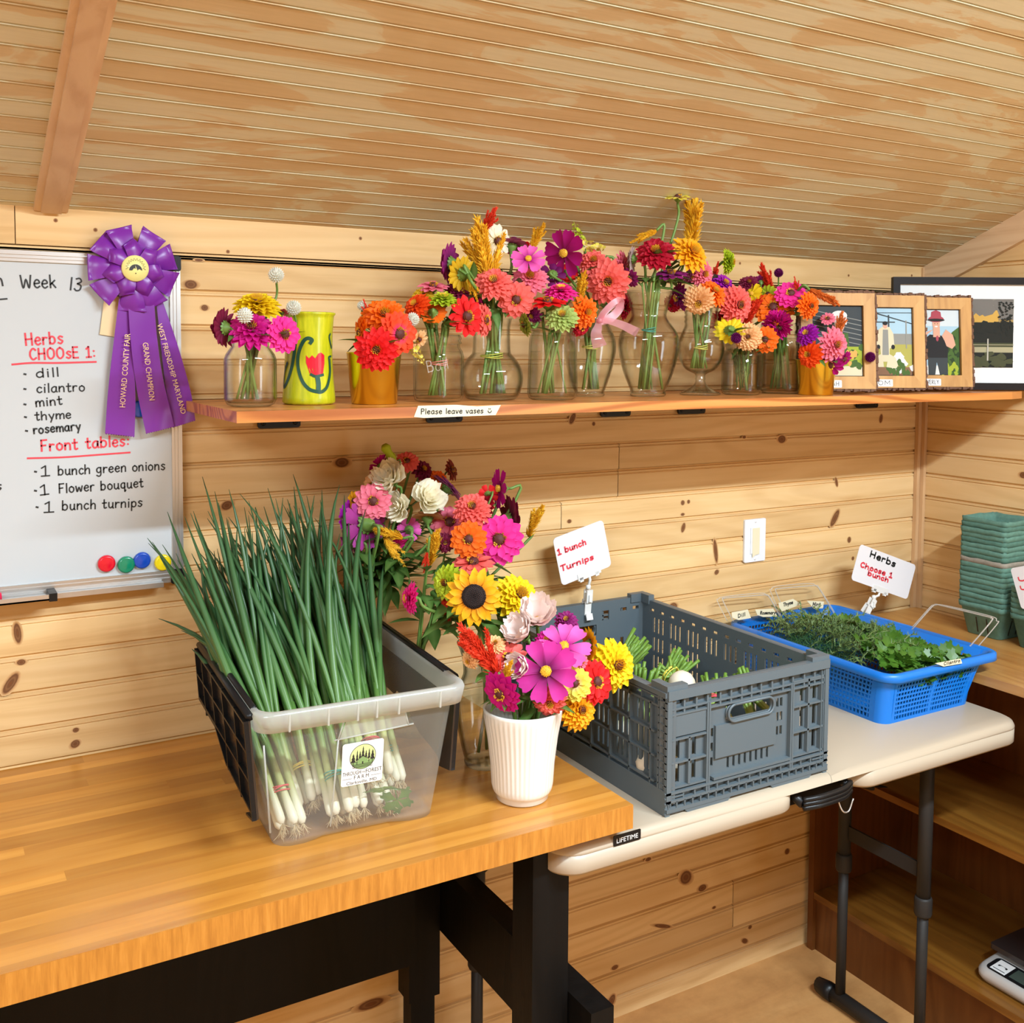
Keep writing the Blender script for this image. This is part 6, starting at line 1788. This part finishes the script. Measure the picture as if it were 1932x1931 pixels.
def m_globe():
    mb = MB()
    for i in range(9):
        ph = PI*(.05 + .88*i/8)
        n = max(4, int(20*math.sin(ph)))
        for k in range(n):
            th_ = 2*PI*(k+.5*(i % 2))/n
            d = Vector((math.sin(ph)*math.cos(th_), math.sin(ph)*math.sin(th_), math.cos(ph)))
            u = d.orthogonal().normalized(); w_ = d.cross(u)
            up = (Vector((0, 0, 1)) - d*d.z).normalized() if abs(d.z) < .98 else u
            sd = d.cross(up)
            p0 = d*.36
            mb.add([p0-sd*.085-up*.05, p0+sd*.085-up*.05, d*.50+up*.10, p0*.9+up*.09], [(0, 1, 2), (0, 2, 3), (1, 3, 2)], 0, [0, 0, 1, .3])
    mb.lathe([(0, -.36), (.26, -.26), (.36, 0), (.26, .26), (0, .36)], 12, (0, 0, 0))
    return mb
def m_plume(v):
    """feathery plume along +Z, unit length, base at 0"""
    mb = MB(); g3 = random.Random(40+v)
    def spike(p, d, ln, w):
        u = d.orthogonal().normalized(); w2 = d.cross(u)
        mb.add([p+u*w, p-u*w*.5+w2*w*.87, p-u*w*.5-w2*w*.87, p+d*ln], [(0, 1, 3), (1, 2, 3), (2, 0, 3)], 0, [0, 0, 0, 1])
    arms = [(Vector((0, 0, 0)), Vector((0, 0, 1)), 1.0, [.15, .15, .11][v])]
    nb = [15, 9, 4][v]
    for k in range(nb):
        a = g3.uniform(0, 2*PI); z = g3.uniform(.04, .6); t_ = g3.uniform(.2, .48)
        arms.append((Vector((0, 0, z)), Vector((math.sin(t_)*math.cos(a), math.sin(t_)*math.sin(a), math.cos(t_))), (.8-z*.7)*g3.uniform(.6, 1), .095))
    for P0, d, ln, w in arms:
        n = int(110*ln) + 24
        u = d.orthogonal().normalized(); w2 = d.cross(u)
        mb.tube([P0, P0+d*ln*.5, P0+d*ln], [w*.45, w*.38, .008], 6)
        for k in range(n):
            s = (k+g3.random())/n; a = g3.uniform(0, 2*PI)
            rad = u*math.cos(a) + w2*math.sin(a)
            e = (d*1.0 + rad*g3.uniform(.4, .9)).normalized()
            spike(P0 + d*(ln*s*.97) + rad*(w*.4*(1-s*.8)), e, w*g3.uniform(.9, 1.6)*(1.1-s*.6), w*.17)
    return mb
def m_snap():
    mb = MB(); g3 = random.Random(77)
    for k in range(11):
        a = k*2.4; z = .12 + .07*k; s = .20*(1 - k*.06)
        d = Vector((math.cos(a), math.sin(a), .5)).normalized(); c = Vector((0, 0, z)) + d*.06
        u = Vector((0, 0, 1)); sd = d.cross(u).normalized(); u = sd.cross(d)
        for q in range(5):
            b = q*2*PI/5 + .3; e = (sd*math.cos(b) + u*math.sin(b)); f_ = d.cross(e)
            mb.add([c, c+d*s*.6+e*s*.25-f_*s*.22, c+d*s*.75+e*s*.55-f_*s*.3, c+d*s*.7+e*s*.75, c+d*s*.75+e*s*.55+f_*s*.3, c+d*s*.6+e*s*.25+f_*s*.22], [(0, 1, 2, 3, 4, 5)], 0, [0, .4, .9, 1, .9, .4], None, True)
    mb.tube([(0, 0, 0), (0, 0, 1)], [.02, .008], 6)
    return mb
def m_bud():
    mb = MB(); mb.lathe([(.0, 0), (.16, .08), (.22, .28), (.17, .55), (.24, .80), (.12, .98), (.02, .9)], 14, (0, 0, 0), ts=[0, .1, .3, .5, .8, 1, 1])
    for k in range(5):
        a = 2*PI*k/5; petal_strip(mb, a, .10, .26, .12, .05, .35, .1, 'point', .1, 5)
    return mb
def m_fuzz():
    mb = MB(); g3 = random.Random(9)
    for k in range(420):
        z = g3.uniform(-.25, 1); a = g3.uniform(0, 2*PI); r_ = math.sqrt(max(0, 1-z*z)); d = Vector((r_*math.cos(a), r_*math.sin(a), z))
        L_ = g3.uniform(.40, .52); u = d.orthogonal().normalized()*.018; p0 = d*.22
        e = d*L_ + Vector((g3.uniform(-.05, .05), g3.uniform(-.05, .05), g3.uniform(-.05, .05)))
        mb.add([p0-u, p0+u, e+u*1.6, e-u*1.6], [(0, 1, 2, 3)], 0, [0, 0, 1, 1])
    return mb
def m_center(v):
    mb = MB(); g3 = random.Random(60+v)
    if v == 0:       # zinnia: brownish dome ringed with yellow stars
        mb.lathe([(.13, .03), (.12, .10), (.08, .14), (0, .155)], 14, (0, 0, 0), 1, cap0=False, cap1=False)
        for k in range(30):
            a = g3.uniform(0, 2*PI); r_ = g3.uniform(.06, .125); d = Vector((math.cos(a), math.sin(a), 1.6)).normalized(); p0 = Vector((r_*math.cos(a), r_*math.sin(a), .10 - (r_-.06)*.4)); u = d.orthogonal().normalized()*.014
            mb.add([p0-u, p0+u, p0+d*.07+u*1.2, p0+d*.07-u*1.2], [(0, 1, 2, 3)], 0)
    elif v == 1:     # cosmos: small yellow button
        mb.lathe([(.085, .03), (.085, .06), (.06, .095), (0, .105)], 14, (0, 0, 0), 0, cap0=False, cap1=False)
        for k in range(46):
            a = k*2.39996; r_ = .085*math.sqrt((k+.5)/46); p0 = Vector((r_*math.cos(a), r_*math.sin(a), .10-r_*.35)); mb.lathe([(.009, 0), (.008, .02), (0, .025)], 5, p0, 0, cap0=False, cap1=False)
    elif v == 3:     # heart of a double bloom
        for k in range(26):
            a = k*2.39996; r_ = .085*math.sqrt((k+.5)/26); d = Vector((math.cos(a)*r_*5, math.sin(a)*r_*5, 1)).normalized(); p0 = Vector((r_*math.cos(a), r_*math.sin(a), .15)); u = d.orthogonal().normalized()*.016
            mb.add([p0-u, p0+u, p0+d*.10+u, p0+d*.10-u], [(0, 1, 2, 3)], 0)
        mb.lathe([(.10, .12), (.09, .18), (0, .20)], 10, (0, 0, 0), 1, cap0=False, cap1=False)
    else:            # sunflower: broad dark disc
        mb.lathe([(.21, .0), (.21, .04), (.15, .075), (.07, .075), (0, .065)], 24, (0, 0, 0), 0, cap0=False, cap1=False)
        for k in range(170):
            a = k*2.39996; r_ = .21*math.sqrt((k+.5)/170); p0 = Vector((r_*math.cos(a), r_*math.sin(a), .045 + .03*(1-(r_/.21)**2))); mb.lathe([(.010, 0), (.009, .022), (0, .03)], 5, p0, 0, cap0=False, cap1=False)
    return mb
def m_calyx():
    mb = MB(); mb.lathe([(.03, -.22), (.05, -.17), (.11, -.12), (.15, -.05), (.15, .015)], 14, (0, 0, 0), cap1=False)
    for k in range(12):
        a = 2*PI*k/12; petal_strip(mb, a, .10, .20, .08, -.08, .0, .0, 'point', .1, 3)
    return mb
def m_leafblade():
    mb = MB(); c = [(0, .06), (.15, .5), (.35, .78), (.55, .74), (.78, .42), (1, 0)]
    L_ = [(a, -w_*.21, w_*.07-.16*a*a) for a, w_ in c]; M_ = [(a, 0, -.16*a*a) for a, w_ in c]; R_ = [(a, w_*.21, w_*.07-.16*a*a) for a, w_ in c]
    mb.add(L_+M_+R_, [(i, 6+i, 7+i, i+1) for i in range(5)] + [(6+i, 12+i, 13+i, 7+i) for i in range(5)], 0, [1]*6+[0]*6+[1]*6, None, True)
    return mb
def keep(mb, name, mats):
    o = mb.build(name, mats); me = o.data; bpy.data.objects.remove(o); return me
P0_ = plain('petal_slot', (1, 1, 1))
HEADS = {'z0': keep(m_zinnia(0), 'zinnia_petals', P0_), 'z0b': keep(m_zinnia(0), 'zinnia_petals', P0_), 'z1': keep(m_zinnia(1), 'zinnia_petals', P0_), 'z2': keep(m_zinnia(2), 'zinnia_petals', P0_), 'd': keep(m_dahlia(), 'dahlia_petals', P0_),
 'c': keep(m_cosmos(), 'cosmos_petals', P0_), 'cc': keep(m_cup_cosmos(), 'cosmos_petals', P0_), 'l': keep(m_lisianthus(), 'lisianthus_petals', P0_), 's': keep(m_sun(), 'sunflower_petals', P0_), 'g': keep(m_globe(), 'globe_florets', P0_),
 'p': keep(m_plume(0), 'plume', P0_), 'q': keep(m_plume(1), 'plume', P0_), 'w': keep(m_plume(2), 'plume', P0_), 'n': keep(m_snap(), 'snapdragon_spike', P0_), 'b': keep(m_bud(), 'bud', P0_), 'f': keep(m_fuzz(), 'fuzzy_head', P0_)}
CYEL, CDRK, CSUN = plain('floret_yellow', (.80, .45, .03), .6), plain('disc_maroon', (.09, .015, .012), .7), plain('sunflower_disc', (.022, .010, .008), .85)
CENT = [keep(m_center(0), 'flower_disc', [CYEL, CDRK]), keep(m_center(1), 'flower_disc', [CYEL]), keep(m_center(2), 'flower_disc', [CSUN]), keep(m_center(3), 'flower_disc', [CYEL, CDRK])]
STEMG = plain('flower_stem', (.13, .24, .045), .5)
LEAFD = grad('flower_leaf', [(0, (.13, .24, .055)), (1, (.055, .145, .022))], .45, .2)
CALYX = keep(m_calyx(), 'calyx', [STEMG])
LBLADE = keep(m_leafblade(), 'leaf', [LEAFD])
PC = {'burg': ((.10, .004, .02), (.20, .010, .045)), 'mag': ((.40, .003, .13), (.60, .008, .24)), 'hot': ((.75, .012, .20), (.88, .035, .33)), 'red': ((.60, .006, .008), (.80, .014, .016)), 'crim': ((.30, .003, .012), (.45, .006, .025)),
 'orange': ((.80, .10, .006), (.90, .16, .006)), 'rorange': ((.72, .045, .008), (.86, .085, .008)), 'yellow': ((.80, .52, .01), (.90, .66, .015)), 'gold': ((.80, .30, .006), (.88, .42, .010)), 'mustard': ((.50, .26, .01), (.66, .40, .012)), 'coral': ((.72, .06, .05), (.88, .155, .13)),
 'pink': ((.70, .06, .14), (.86, .20, .28)), 'lime': ((.42, .52, .03), (.52, .64, .035)), 'green': ((.26, .36, .06), (.42, .52, .14)), 'olive': ((.20, .24, .03), (.30, .33, .04)), 'purple': ((.26, .005, .24), (.36, .010, .36)), 'mauve': ((.22, .03, .12), (.42, .10, .24)), 'plum': ((.16, .008, .10), (.30, .02, .17)),
 'peach': ((.80, .36, .10), (.90, .55, .26)), 'cream': ((.94, .80, .42), (.98, .92, .74)), 'white': ((.80, .80, .70), (.90, .90, .82)), 'blush': ((.92, .66, .58), (.96, .82, .77)), 'cpink': ((.45, .01, .22), (.88, .13, .50)), 'cmag': ((.16, .003, .08), (.58, .03, .30)), 'dmag': ((.28, .002, .10), (.42, .004, .19)), 'bicol': ((.72, .02, .20), (.86, .07, .02)), 'paley': ((.84, .60, .34), (.84, .74, .10)), 'dpurp': ((.10, .003, .06), (.17, .006, .11)), 'ccos': ((.24, .01, .14), (.44, .05, .30)), 'sunp': ((.72, .22, .005), (.90, .46, .008)), 'rcel': ((.60, .02, .006), (.86, .06, .02)), 'ocel': ((.62, .10, .01), (.82, .22, .04)), 'gcel': ((.78, .34, .008), (.92, .55, .03)), 'palegrey': ((.36, .22, .20), (.56, .42, .40)), 'brown': ((.12, .015, .008), (.24, .035, .02))}
PM = {k: petal('petal_' + k, a, b) for k, (a, b) in PC.items()}
NAMES = {'z': 'zinnia', 'd': 'zinnia', 'c': 'cosmos', 'l': 'lisianthus', 's': 'sunflower', 'g': 'globe_amaranth', 'p': 'celosia_plume', 'q': 'celosia_plume', 'w': 'celosia_plume', 'n': 'snapdragon', 'b': 'lisianthus_bud', 'f': 'celosia'}
def place(me, mat, parent, M, L_, name):
    o = bpy.data.objects.new(name, me); COL.objects.link(o); o.parent = parent
    if mat is not None and me.materials:
        o.material_slots[0].link = 'OBJECT'; o.material_slots[0].material = mat
    o.matrix_local = Matrix.Translation(-L_) @ M
    return o
def basis(P, n, s, roll):
    z = n.normalized(); x = z.orthogonal().normalized(); y_ = z.cross(x)
    x2 = x*math.cos(roll) + y_*math.sin(roll); y2 = z.cross(x2)
    return Matrix.Translation(P) @ Matrix((x2, y2, z)).transposed().to_4x4() @ Matrix.Scale(s, 4)
def flower(kind, px, py, d, col, face, dy, desc, key, nleaf=1):
    phrase, C, mh, mr, bh, br, group = CONT[key]
    P = at(px, py, C.y + dy/100)
    sz = d*(1.22 if key in 'ABCD' else 1.17)*depth(P)/FOC
    tc = (CAM-P).normalized(); rt = CR; up = Vector((0, 0, 1))
    plume = kind[0] in 'pqwnb'
    if plume:
        a = R(float(face)); n = (rt*math.cos(a) + up*math.sin(a) + tc*.12).normalized()
        P = P - n*sz*.5
    else:
        n = tc.copy()
        for ch in face: n += {'u': up*.75, 'U': up*2.6, 'd': up*-.6, 'D': up*-1.8, 'l': rt*-.75, 'L': rt*-2.4, 'r': rt*.75, 'R': rt*2.4, 'b': tc*-1.9, 'c': tc*.4}[ch]
        n.normalize()
    th_a, rr = fg.uniform(0, 2*PI), math.sqrt(fg.random())
    out = Vector((P.x-C.x, P.y-C.y, 0)); 
    if out.length > 1e-6: out.normalize()
    mouth = C + Vector((0, 0, mh)) + out*mr*.55 + Vector((math.cos(th_a), math.sin(th_a), 0))*mr*.4*rr
    bot = C + Vector((0, 0, bh)) - out*br*.55 + Vector((math.cos(th_a), math.sin(th_a), 0))*br*.6*rr
    name = NAMES[kind[0]]
    lab = desc + ' ' + phrase
    th = thing(name, lab, 'flower', bot, group)
    L_ = bot
    if kind[0] == 'g': M = basis(P, n if face else up, sz, fg.uniform(0, 6))
    else: M = basis(P, n, sz, fg.uniform(0, 6))
    place(HEADS[kind], PM[col], th, M, L_, {'p': 'plume', 'q': 'plume', 'w': 'plume', 'n': 'florets', 'b': 'bud', 'g': 'flower_head', 'f': 'flower_head'}.get(kind[0], 'petals'))
    if kind in ('z0', 'z0b', 'z2'): place(CENT[0], None, th, M, L_, 'flower_centre')
    elif kind in ('c', 'cc'): place(CENT[1], None, th, M, L_, 'flower_centre')
    elif kind in ('z1', 'd'): place(CENT[3], None, th, M, L_, 'flower_centre')
    elif kind == 's': place(CENT[2], None, th, M, L_, 'flower_centre')
    if not plume:
        if kind != 'g': place(CALYX, None, th, M, L_, 'calyx')
        st = P - n*sz*(.2 if kind != 'g' else .4)
    else: st = P
    dist = (mouth-st).length
    p1 = st - n*min(.018, dist*.2) - up*min(.02, dist*.2) if not plume else st - n*min(.02, dist*.25)
    md = (mouth-bot).normalized()
    p2 = mouth + md*min(.03, dist*.25)
    pts = catmull([st, p1, p2, mouth, bot], 5)
    mb = MB(); mb.tube(pts, .0031 if sz > .05 else .0020, 6)
    mb.build('stem', STEMG, th)
    for k in range(nleaf):
        f = fg.uniform(.25, .85); q = p1.lerp(p2, f)
        if q.z < C.z + mh + .004: q = p1.copy()
        dr = Vector((fg.uniform(-1, 1), fg.uniform(-1, .6), fg.uniform(-.3, .6))).normalized()
        if fg.random() < .5: dr = (dr + out*1.0).normalized()
        place(LBLADE, None, th, basis_x(q, dr, fg.uniform(.040, .065)*(1.35 if key in 'ABC' else 1)), L_, 'leaf')
def basis_x(P, x, s):
    x = x.normalized(); u = Vector((0, 0, 1)); y_ = u.cross(x)
    y_ = y_.normalized() if y_.length > 1e-3 else Vector((0, 1, 0)); z = x.cross(y_)
    return Matrix.Translation(P) @ Matrix((x, y_, z)).transposed().to_4x4() @ Matrix.Scale(s, 4)

# kind | px,py | diameter or length in photo px | colour | facing (plumes: angle) | depth offset cm | what it looks like
ROWS = {
'j1': '''g|521,519|27|white|u|0|white globe amaranth on the tallest stem
g|554,581|26|white|u|-2|white globe amaranth at the right
g|462,596|28|white||-5|white globe amaranth low at the left
d|485,578|80|yellow|U|0|big yellow zinnia
z1|424,619|66|burg|Lb|-2|burgundy zinnia turned left
z1|474,624|78|mag|u|-4|dark magenta zinnia over the rim
z0|535,631|64|hot|r|-5|bright magenta zinnia facing front
z0|531,590|28|pink|Ub|1|small pink zinnia at the back''',
'c1': '''z1|725,600|80|orange|u|-1|large orange zinnia
z0|683,628|58|orange|L|-1|orange zinnia turned left
z1|710,660|76|red||-5|scarlet zinnia drooping over the rim
z0|750,630|76|bicol|r|-4|red and magenta zinnia facing front
g|778,603|24|white|r|-3|white globe amaranth
g|683,577|17|white|u|2|small white globe amaranth at the back
w|692,583|34|rcel|110|1|small orange red plume
n|788,668|42|paley|-60|-3|pale yellow snapdragon hanging low
z2|790,640|34|peach|rd|-1|small peach zinnia at the right''',
'j4': '''z1|837,570|58|lime|uU|-2|lime green zinnia
z2|879,597|68|red|r|-4|red zinnia with yellow ring
z1|787,578|52|rorange|ul|-1|burnt orange zinnia at the left
z0|817,590|46|orange|db|-2|orange zinnia turned away
z2|817,542|52|pink|U|2|pale pink zinnia lying flat
z1|799,561|40|mustard|u|2|mustard zinnia at the back
z1|862,552|46|burg|u|2|burgundy zinnia behind the lime one
z0|912,604|58|coral|R|-1|dusty coral zinnia seen edge on
z2|905,577|26|mag|R|1|magenta zinnia edge on
z0|878,556|32|peach|ru|3|small salmon zinnia''',
'f5': '''z0|850,498|70|plum|Lb|0|dusky purple zinnia turned away at the left
z1|873,518|62|mustard|lb|-3|mustard zinnia turned away
p|913,480|120|gcel|100|-2|tall golden plume
q|921,418|52|rcel|62|-1|orange red plume at the top
w|893,546|44|gcel|-70|-5|small golden plume hanging down
z2|937,455|56|cream|r|1|cream petalled zinnia
z0|964,464|60|mauve|Ub|2|mauve zinnia at the back
c|997,490|60|cpink|u|-4|bright pink cosmos
z1|931,536|68|coral|u|-5|coral zinnia in front
z1|1000,529|64|pink|u|-3|rose pink zinnia
z0|974,566|62|coral||-6|vivid coral red zinnia facing front
q|1014,448|50|gcel|62|2|golden plume tip at the right
z2|985,462|30|red|Ub|1|red zinnia petals behind the cosmos
z1|905,560|40|burg|d|0|dark red zinnia deep in the bunch''',
'j6': '''z1|1058,555|62|hot|U|0|magenta zinnia lying flat
z2|1033,572|64|red|uU|-3|red zinnia with yellow disc
z1|1060,600|58|green|u|-5|pale green zinnia
z0|991,612|42|olive|Ld|-2|olive green zinnia drooping left
z1|1102,589|58|orange|r|-3|orange zinnia
z0|1097,618|34|crim|rd|-2|crimson zinnia low at the right
z1|1007,594|34|plum|ld|-1|plum zinnia at the left''',
'v7': '''c|1066,478|82|dmag|l|-2|large magenta cosmos
c|1042,518|48|dpurp|db|-1|dark maroon cosmos
n|1112,466|62|paley|150|0|pale yellow snapdragon spike
n|1090,440|40|lime|110|2|budding snapdragon tip
z1|1119,497|56|coral|u|-2|coral zinnia at the back
z1|1147,531|78|coral||-5|big coral pink zinnia facing front
z1|1171,503|54|pink|R|-1|pink zinnia facing right
q|1096,545|58|gcel|80|-5|golden plume low in the bunch
z1|1176,578|48|crim|R|0|crimson zinnia behind the bow
z2|1070,515|40|red|db|1|red zinnia behind the cosmos''',
'v8': '''z1|1237,480|68|crim|u|-3|dark crimson zinnia
z1|1301,480|72|gold|ur|-4|golden orange zinnia
z0|1194,489|44|palegrey|Lb|1|pale mauve zinnia turned away
z2|1266,519|54|plum|U|-3|plum purple zinnia lying flat
d|1325,517|46|pink|r|-1|pink zinnia under the golden one
z2|1279,373|44|paley|uU|-1|pale yellow zinnia on the tallest stem
w|1310,405|112|gcel|85|0|long thin golden plume
w|1213,447|48|gcel|205|-1|drooping golden plume at the left
z2|1189,524|34|plum|ld|0|plum zinnia low at the left
z1|1302,520|30|mauve|rd|0|faded mauve zinnia
w|1298,455|34|gcel|60|-1|short golden plume by the yellow zinnia''',
'g9': '''d|1318,568|54|peach|d|-5|peach zinnia drooping over the collar
z1|1344,554|54|orange|ur|-4|orange zinnia
z1|1285,560|50|plum|Ld|-1|maroon zinnia turned left
z1|1364,538|46|purple|ur|-1|violet zinnia
d|1389,575|66|coral|r|-4|coral red double zinnia
d|1374,494|44|lime|R|0|lime zinnia seen edge on
w|1351,515|38|rcel|80|1|small red plume
z1|1352,604|36|crim|rd|0|crimson zinnia under the coral one
z1|1268,574|32|crim|ld|1|dark red zinnia at the far left''',
'j10': '''z1|1377,624|54|yellow|db|-2|yellow zinnia hanging down
g|1389,638|19|dpurp|d|-5|dark purple globe amaranth
d|1411,636|48|peach||-4|apricot zinnia''',
'j11': '''z0|1459,583|68|orange|u|-4|large orange zinnia
z0|1443,641|46|orange|c|-7|orange zinnia facing front
q|1419,588|58|rcel|62|-3|orange red plume leaning right
q|1446,527|54|rcel|112|0|orange red plume at the top
c|1419,555|40|yellow|lu|-2|yellow cosmos
z1|1413,536|36|burg|u|0|burgundy zinnia at the back left
z2|1436,533|28|plum|ub|1|plum zinnia edge
z0|1492,556|54|hot|u|-7|magenta zinnia
g|1478,559|20|purple||-5|purple globe amaranth in front
g|1469,515|16|dpurp|u|-1|dark purple globe amaranth on a thin stem
z1|1525,577|48|orange|r|-12|orange zinnia at the right
q|1556,561|52|ocel|-25|-13|orange plume drooping right
w|1502,536|26|rcel|105|-8|small red plume tip
f|1467,613|48|mag||-6|fuzzy magenta bloom
z2|1450,555|32|lime|l|-1|lime zinnia''',
'c2': '''z1|1571,651|62|pink|r|-5|hot pink zinnia facing front
z1|1524,632|42|purple|lu|-3|lilac zinnia
z1|1529,669|48|rorange|l|-4|orange red zinnia
z2|1566,688|46|dmag|d|-4|magenta zinnia under the pink one
z2|1592,677|30|dmag|rd|-3|magenta zinnia at the right
q|1584,612|42|ocel|80|-1|orange plume
z2|1562,602|26|pink|u|0|pink zinnia at the back
g|1642,674|18|dpurp|r|-4|purple globe amaranth on a long bent stem''',
'A': '''b|734,856|34|lime|120|-3|pale green lisianthus bud
z0|768,872|40|coral|u|-2|coral zinnia at the top
c|719,880|44|dmag|ulb|-2|magenta cosmos at the top left
z1|796,888|40|burg|ur|-1|burgundy zinnia at the top
l|739,908|60|cream|ul|-6|cream lisianthus at the top
l|803,945|58|cream|ur|-8|cream lisianthus with green centre
l|755,956|50|cream|l|-7|cream lisianthus in the middle
d|706,916|44|peach|l|-4|apricot zinnia
z0|704,946|60|pink||-7|dusty pink zinnia
z2|669,944|30|gold|l|-4|golden zinnia petals at the far left
c|691,989|86|ccos|lb|-6|large purple cosmos seen from behind
c|658,976|56|purple|Lb|-4|purple cosmos at the far left
c|664,1024|60|plum|Lbd|-4|plum cosmos low at the left
q|728,1005|54|gcel|160|-8|golden plume pointing left
w|745,1042|56|gcel|-55|-9|golden plume hanging down
z1|823,905|36|orange|u|-2|orange zinnia at the back
z0|845,922|64|mauve|UbR|-6|mauve zinnia seen from below
z2|851,888|36|brown|Ru|0|rust brown zinnia edge on
z2|848,988|62|pink|u|-8|pale pink zinnia
z0|807,978|54|peach|Ubd|-7|peach zinnia seen from behind
c|772,1000|40|cpink|b|-6|pink cosmos petals
z1|752,1025|32|hot|d|-7|hot pink zinnia low down''',
'B': '''p|818,1034|62|gcel|75|-6|golden plume
w|803,1062|32|rcel|-100|-8|orange red plume tip
d|891,961|62|coral|u|-5|coral pink zinnia
c|921,934|34|red|b|-2|red cosmos
z1|914,955|42|crim|l|-2|crimson zinnia
c|944,922|66|dmag|L|-3|tall magenta cosmos
z0|960,984|84|burg|Rb|-4|large burgundy zinnia turned away
q|1011,982|54|gcel|65|-2|golden plume at the far right
z0|884,1018|60|orange||-8|orange zinnia facing front
z0b|941,1018|80|hot||-8|large hot pink zinnia facing front
z2|893,1064|68|coral|U|-9|salmon zinnia lying flat
z1|840,1024|34|burg||-5|burgundy zinnia''',
'C': '''d|845,1100|60|lime|l|-2|lime green zinnia
s|894,1126|90|sunp||-7|sunflower
d|976,1127|82|yellow|ur|-2|yellow zinnia at the right
z1|777,1129|54|hot|L|-1|magenta zinnia edge on at the left
q|842,1144|46|rcel|-80|-1|orange red plume under the lime zinnia''',
'D': '''p|903,1224|96|rcel|128|-2|red plume at the left
z1|887,1246|34|peach|ld|-1|peach zinnia at the left
z1|934,1217|36|peach|u|1|peach zinnia at the back
z2|960,1243|62|coral|u|-1|coral pink zinnia
cc|1014,1172|62|blush|u|2|pale blush cosmos at the top
cc|990,1200|54|blush|ul|1|pale blush cosmos cup
cc|991,1256|44|blush|l|-3|pale blush cosmos half hidden
q|956,1270|44|gcel|70|-4|small golden plume
c|1030,1267|102|cmag||-6|large magenta cosmos facing front
c|1064,1222|88|cpink|u|-3|bright pink cosmos facing front
z1|1030,1211|40|mag|u|0|magenta zinnia behind the cosmos
z1|1068,1173|40|plum|u|3|plum zinnia at the top
z0|947,1307|72|mag|ld|-6|magenta zinnia over the left rim
z0|1084,1290|56|paley||-5|pale yellow zinnia with dark centre
z0b|1123,1287|70|red|r|-3|red zinnia
s|1112,1218|56|sunp|Rb|0|sunflower turned away
d|1158,1256|84|yellow|r|-1|big yellow zinnia at the far right
d|1091,1340|68|gold|r|-3|golden zinnia hanging at the right
z1|1037,1322|58|coral|d|-6|coral zinnia over the front rim
z1|1093,1250|36|pink|r|-2|rose zinnia''',
}
for key, txt in ROWS.items():
    for line in txt.strip().split('\n'):
        k_, xy, d_, c_, f_, dy_, desc_ = line.split('|')
        x_, y_ = xy.split(',')
        small = float(d_) < 30
        flower(k_, float(x_), float(y_), float(d_), c_, f_, float(dy_), desc_, key, 0 if small else (5 if key in 'ABC' else 2))
C = CONT['j10'][1]
mb = MB()
for k in range(16):
    a = h.uniform(0, 2*PI); r = h.uniform(.002, .020)
    sprig(mb, C + Vector((r*math.cos(a), r*math.sin(a), h.uniform(.012, .03))), Vector((h.uniform(-.25, .25), h.uniform(-.25, .25), 1)).normalized(), h.uniform(.06, .09), 34, .016, .0016)
tag(mb.build('greenery', plain('feathery_green', (.05, .14, .03), .6)), 'feathery green foliage packed inside the small squat jar', 'foliage', kind='stuff')
# rubber bands round the stems in the clear vases
def stem_band(key, h, r, col, label):
    C = CONT[key][1]
    o = MB()
    for j in range(3):
        o.tube([C + Vector((r*math.cos(a), r*math.sin(a), h + .002*(j-1) + .003*math.sin(a+j))) for a in [k*PI/12 for k in range(25)]], .0010, 5)
    tag(o.build('rubber_band', plain('stem_band_' + key, col, .5)), label, 'rubber band')
for key, px, py, r, col, lb in (('v8', 1220, 622, .015, BAND['teal'], 'teal rubber band round the stems at the waist of the large vase'), ('f5', 927, 671, .022, (.70, .72, .12), 'yellow green rubber band round the stems in the flask vase'),
        ('j4', 828, 684, .017, (.80, .22, .22), 'pink rubber band round the stems in the embossed jar'), ('g9', 1318, 655, .015, (.72, .72, .14), 'yellow rubber band round the stems in the goblet'), ('v7', 1110, 654, .017, (.70, .72, .14), 'yellow rubber band round the stems in the bow vase')):
    stem_band(key, at(px, py, CONT[key][1].y).z - CONT[key][1].z, r, col, lb)
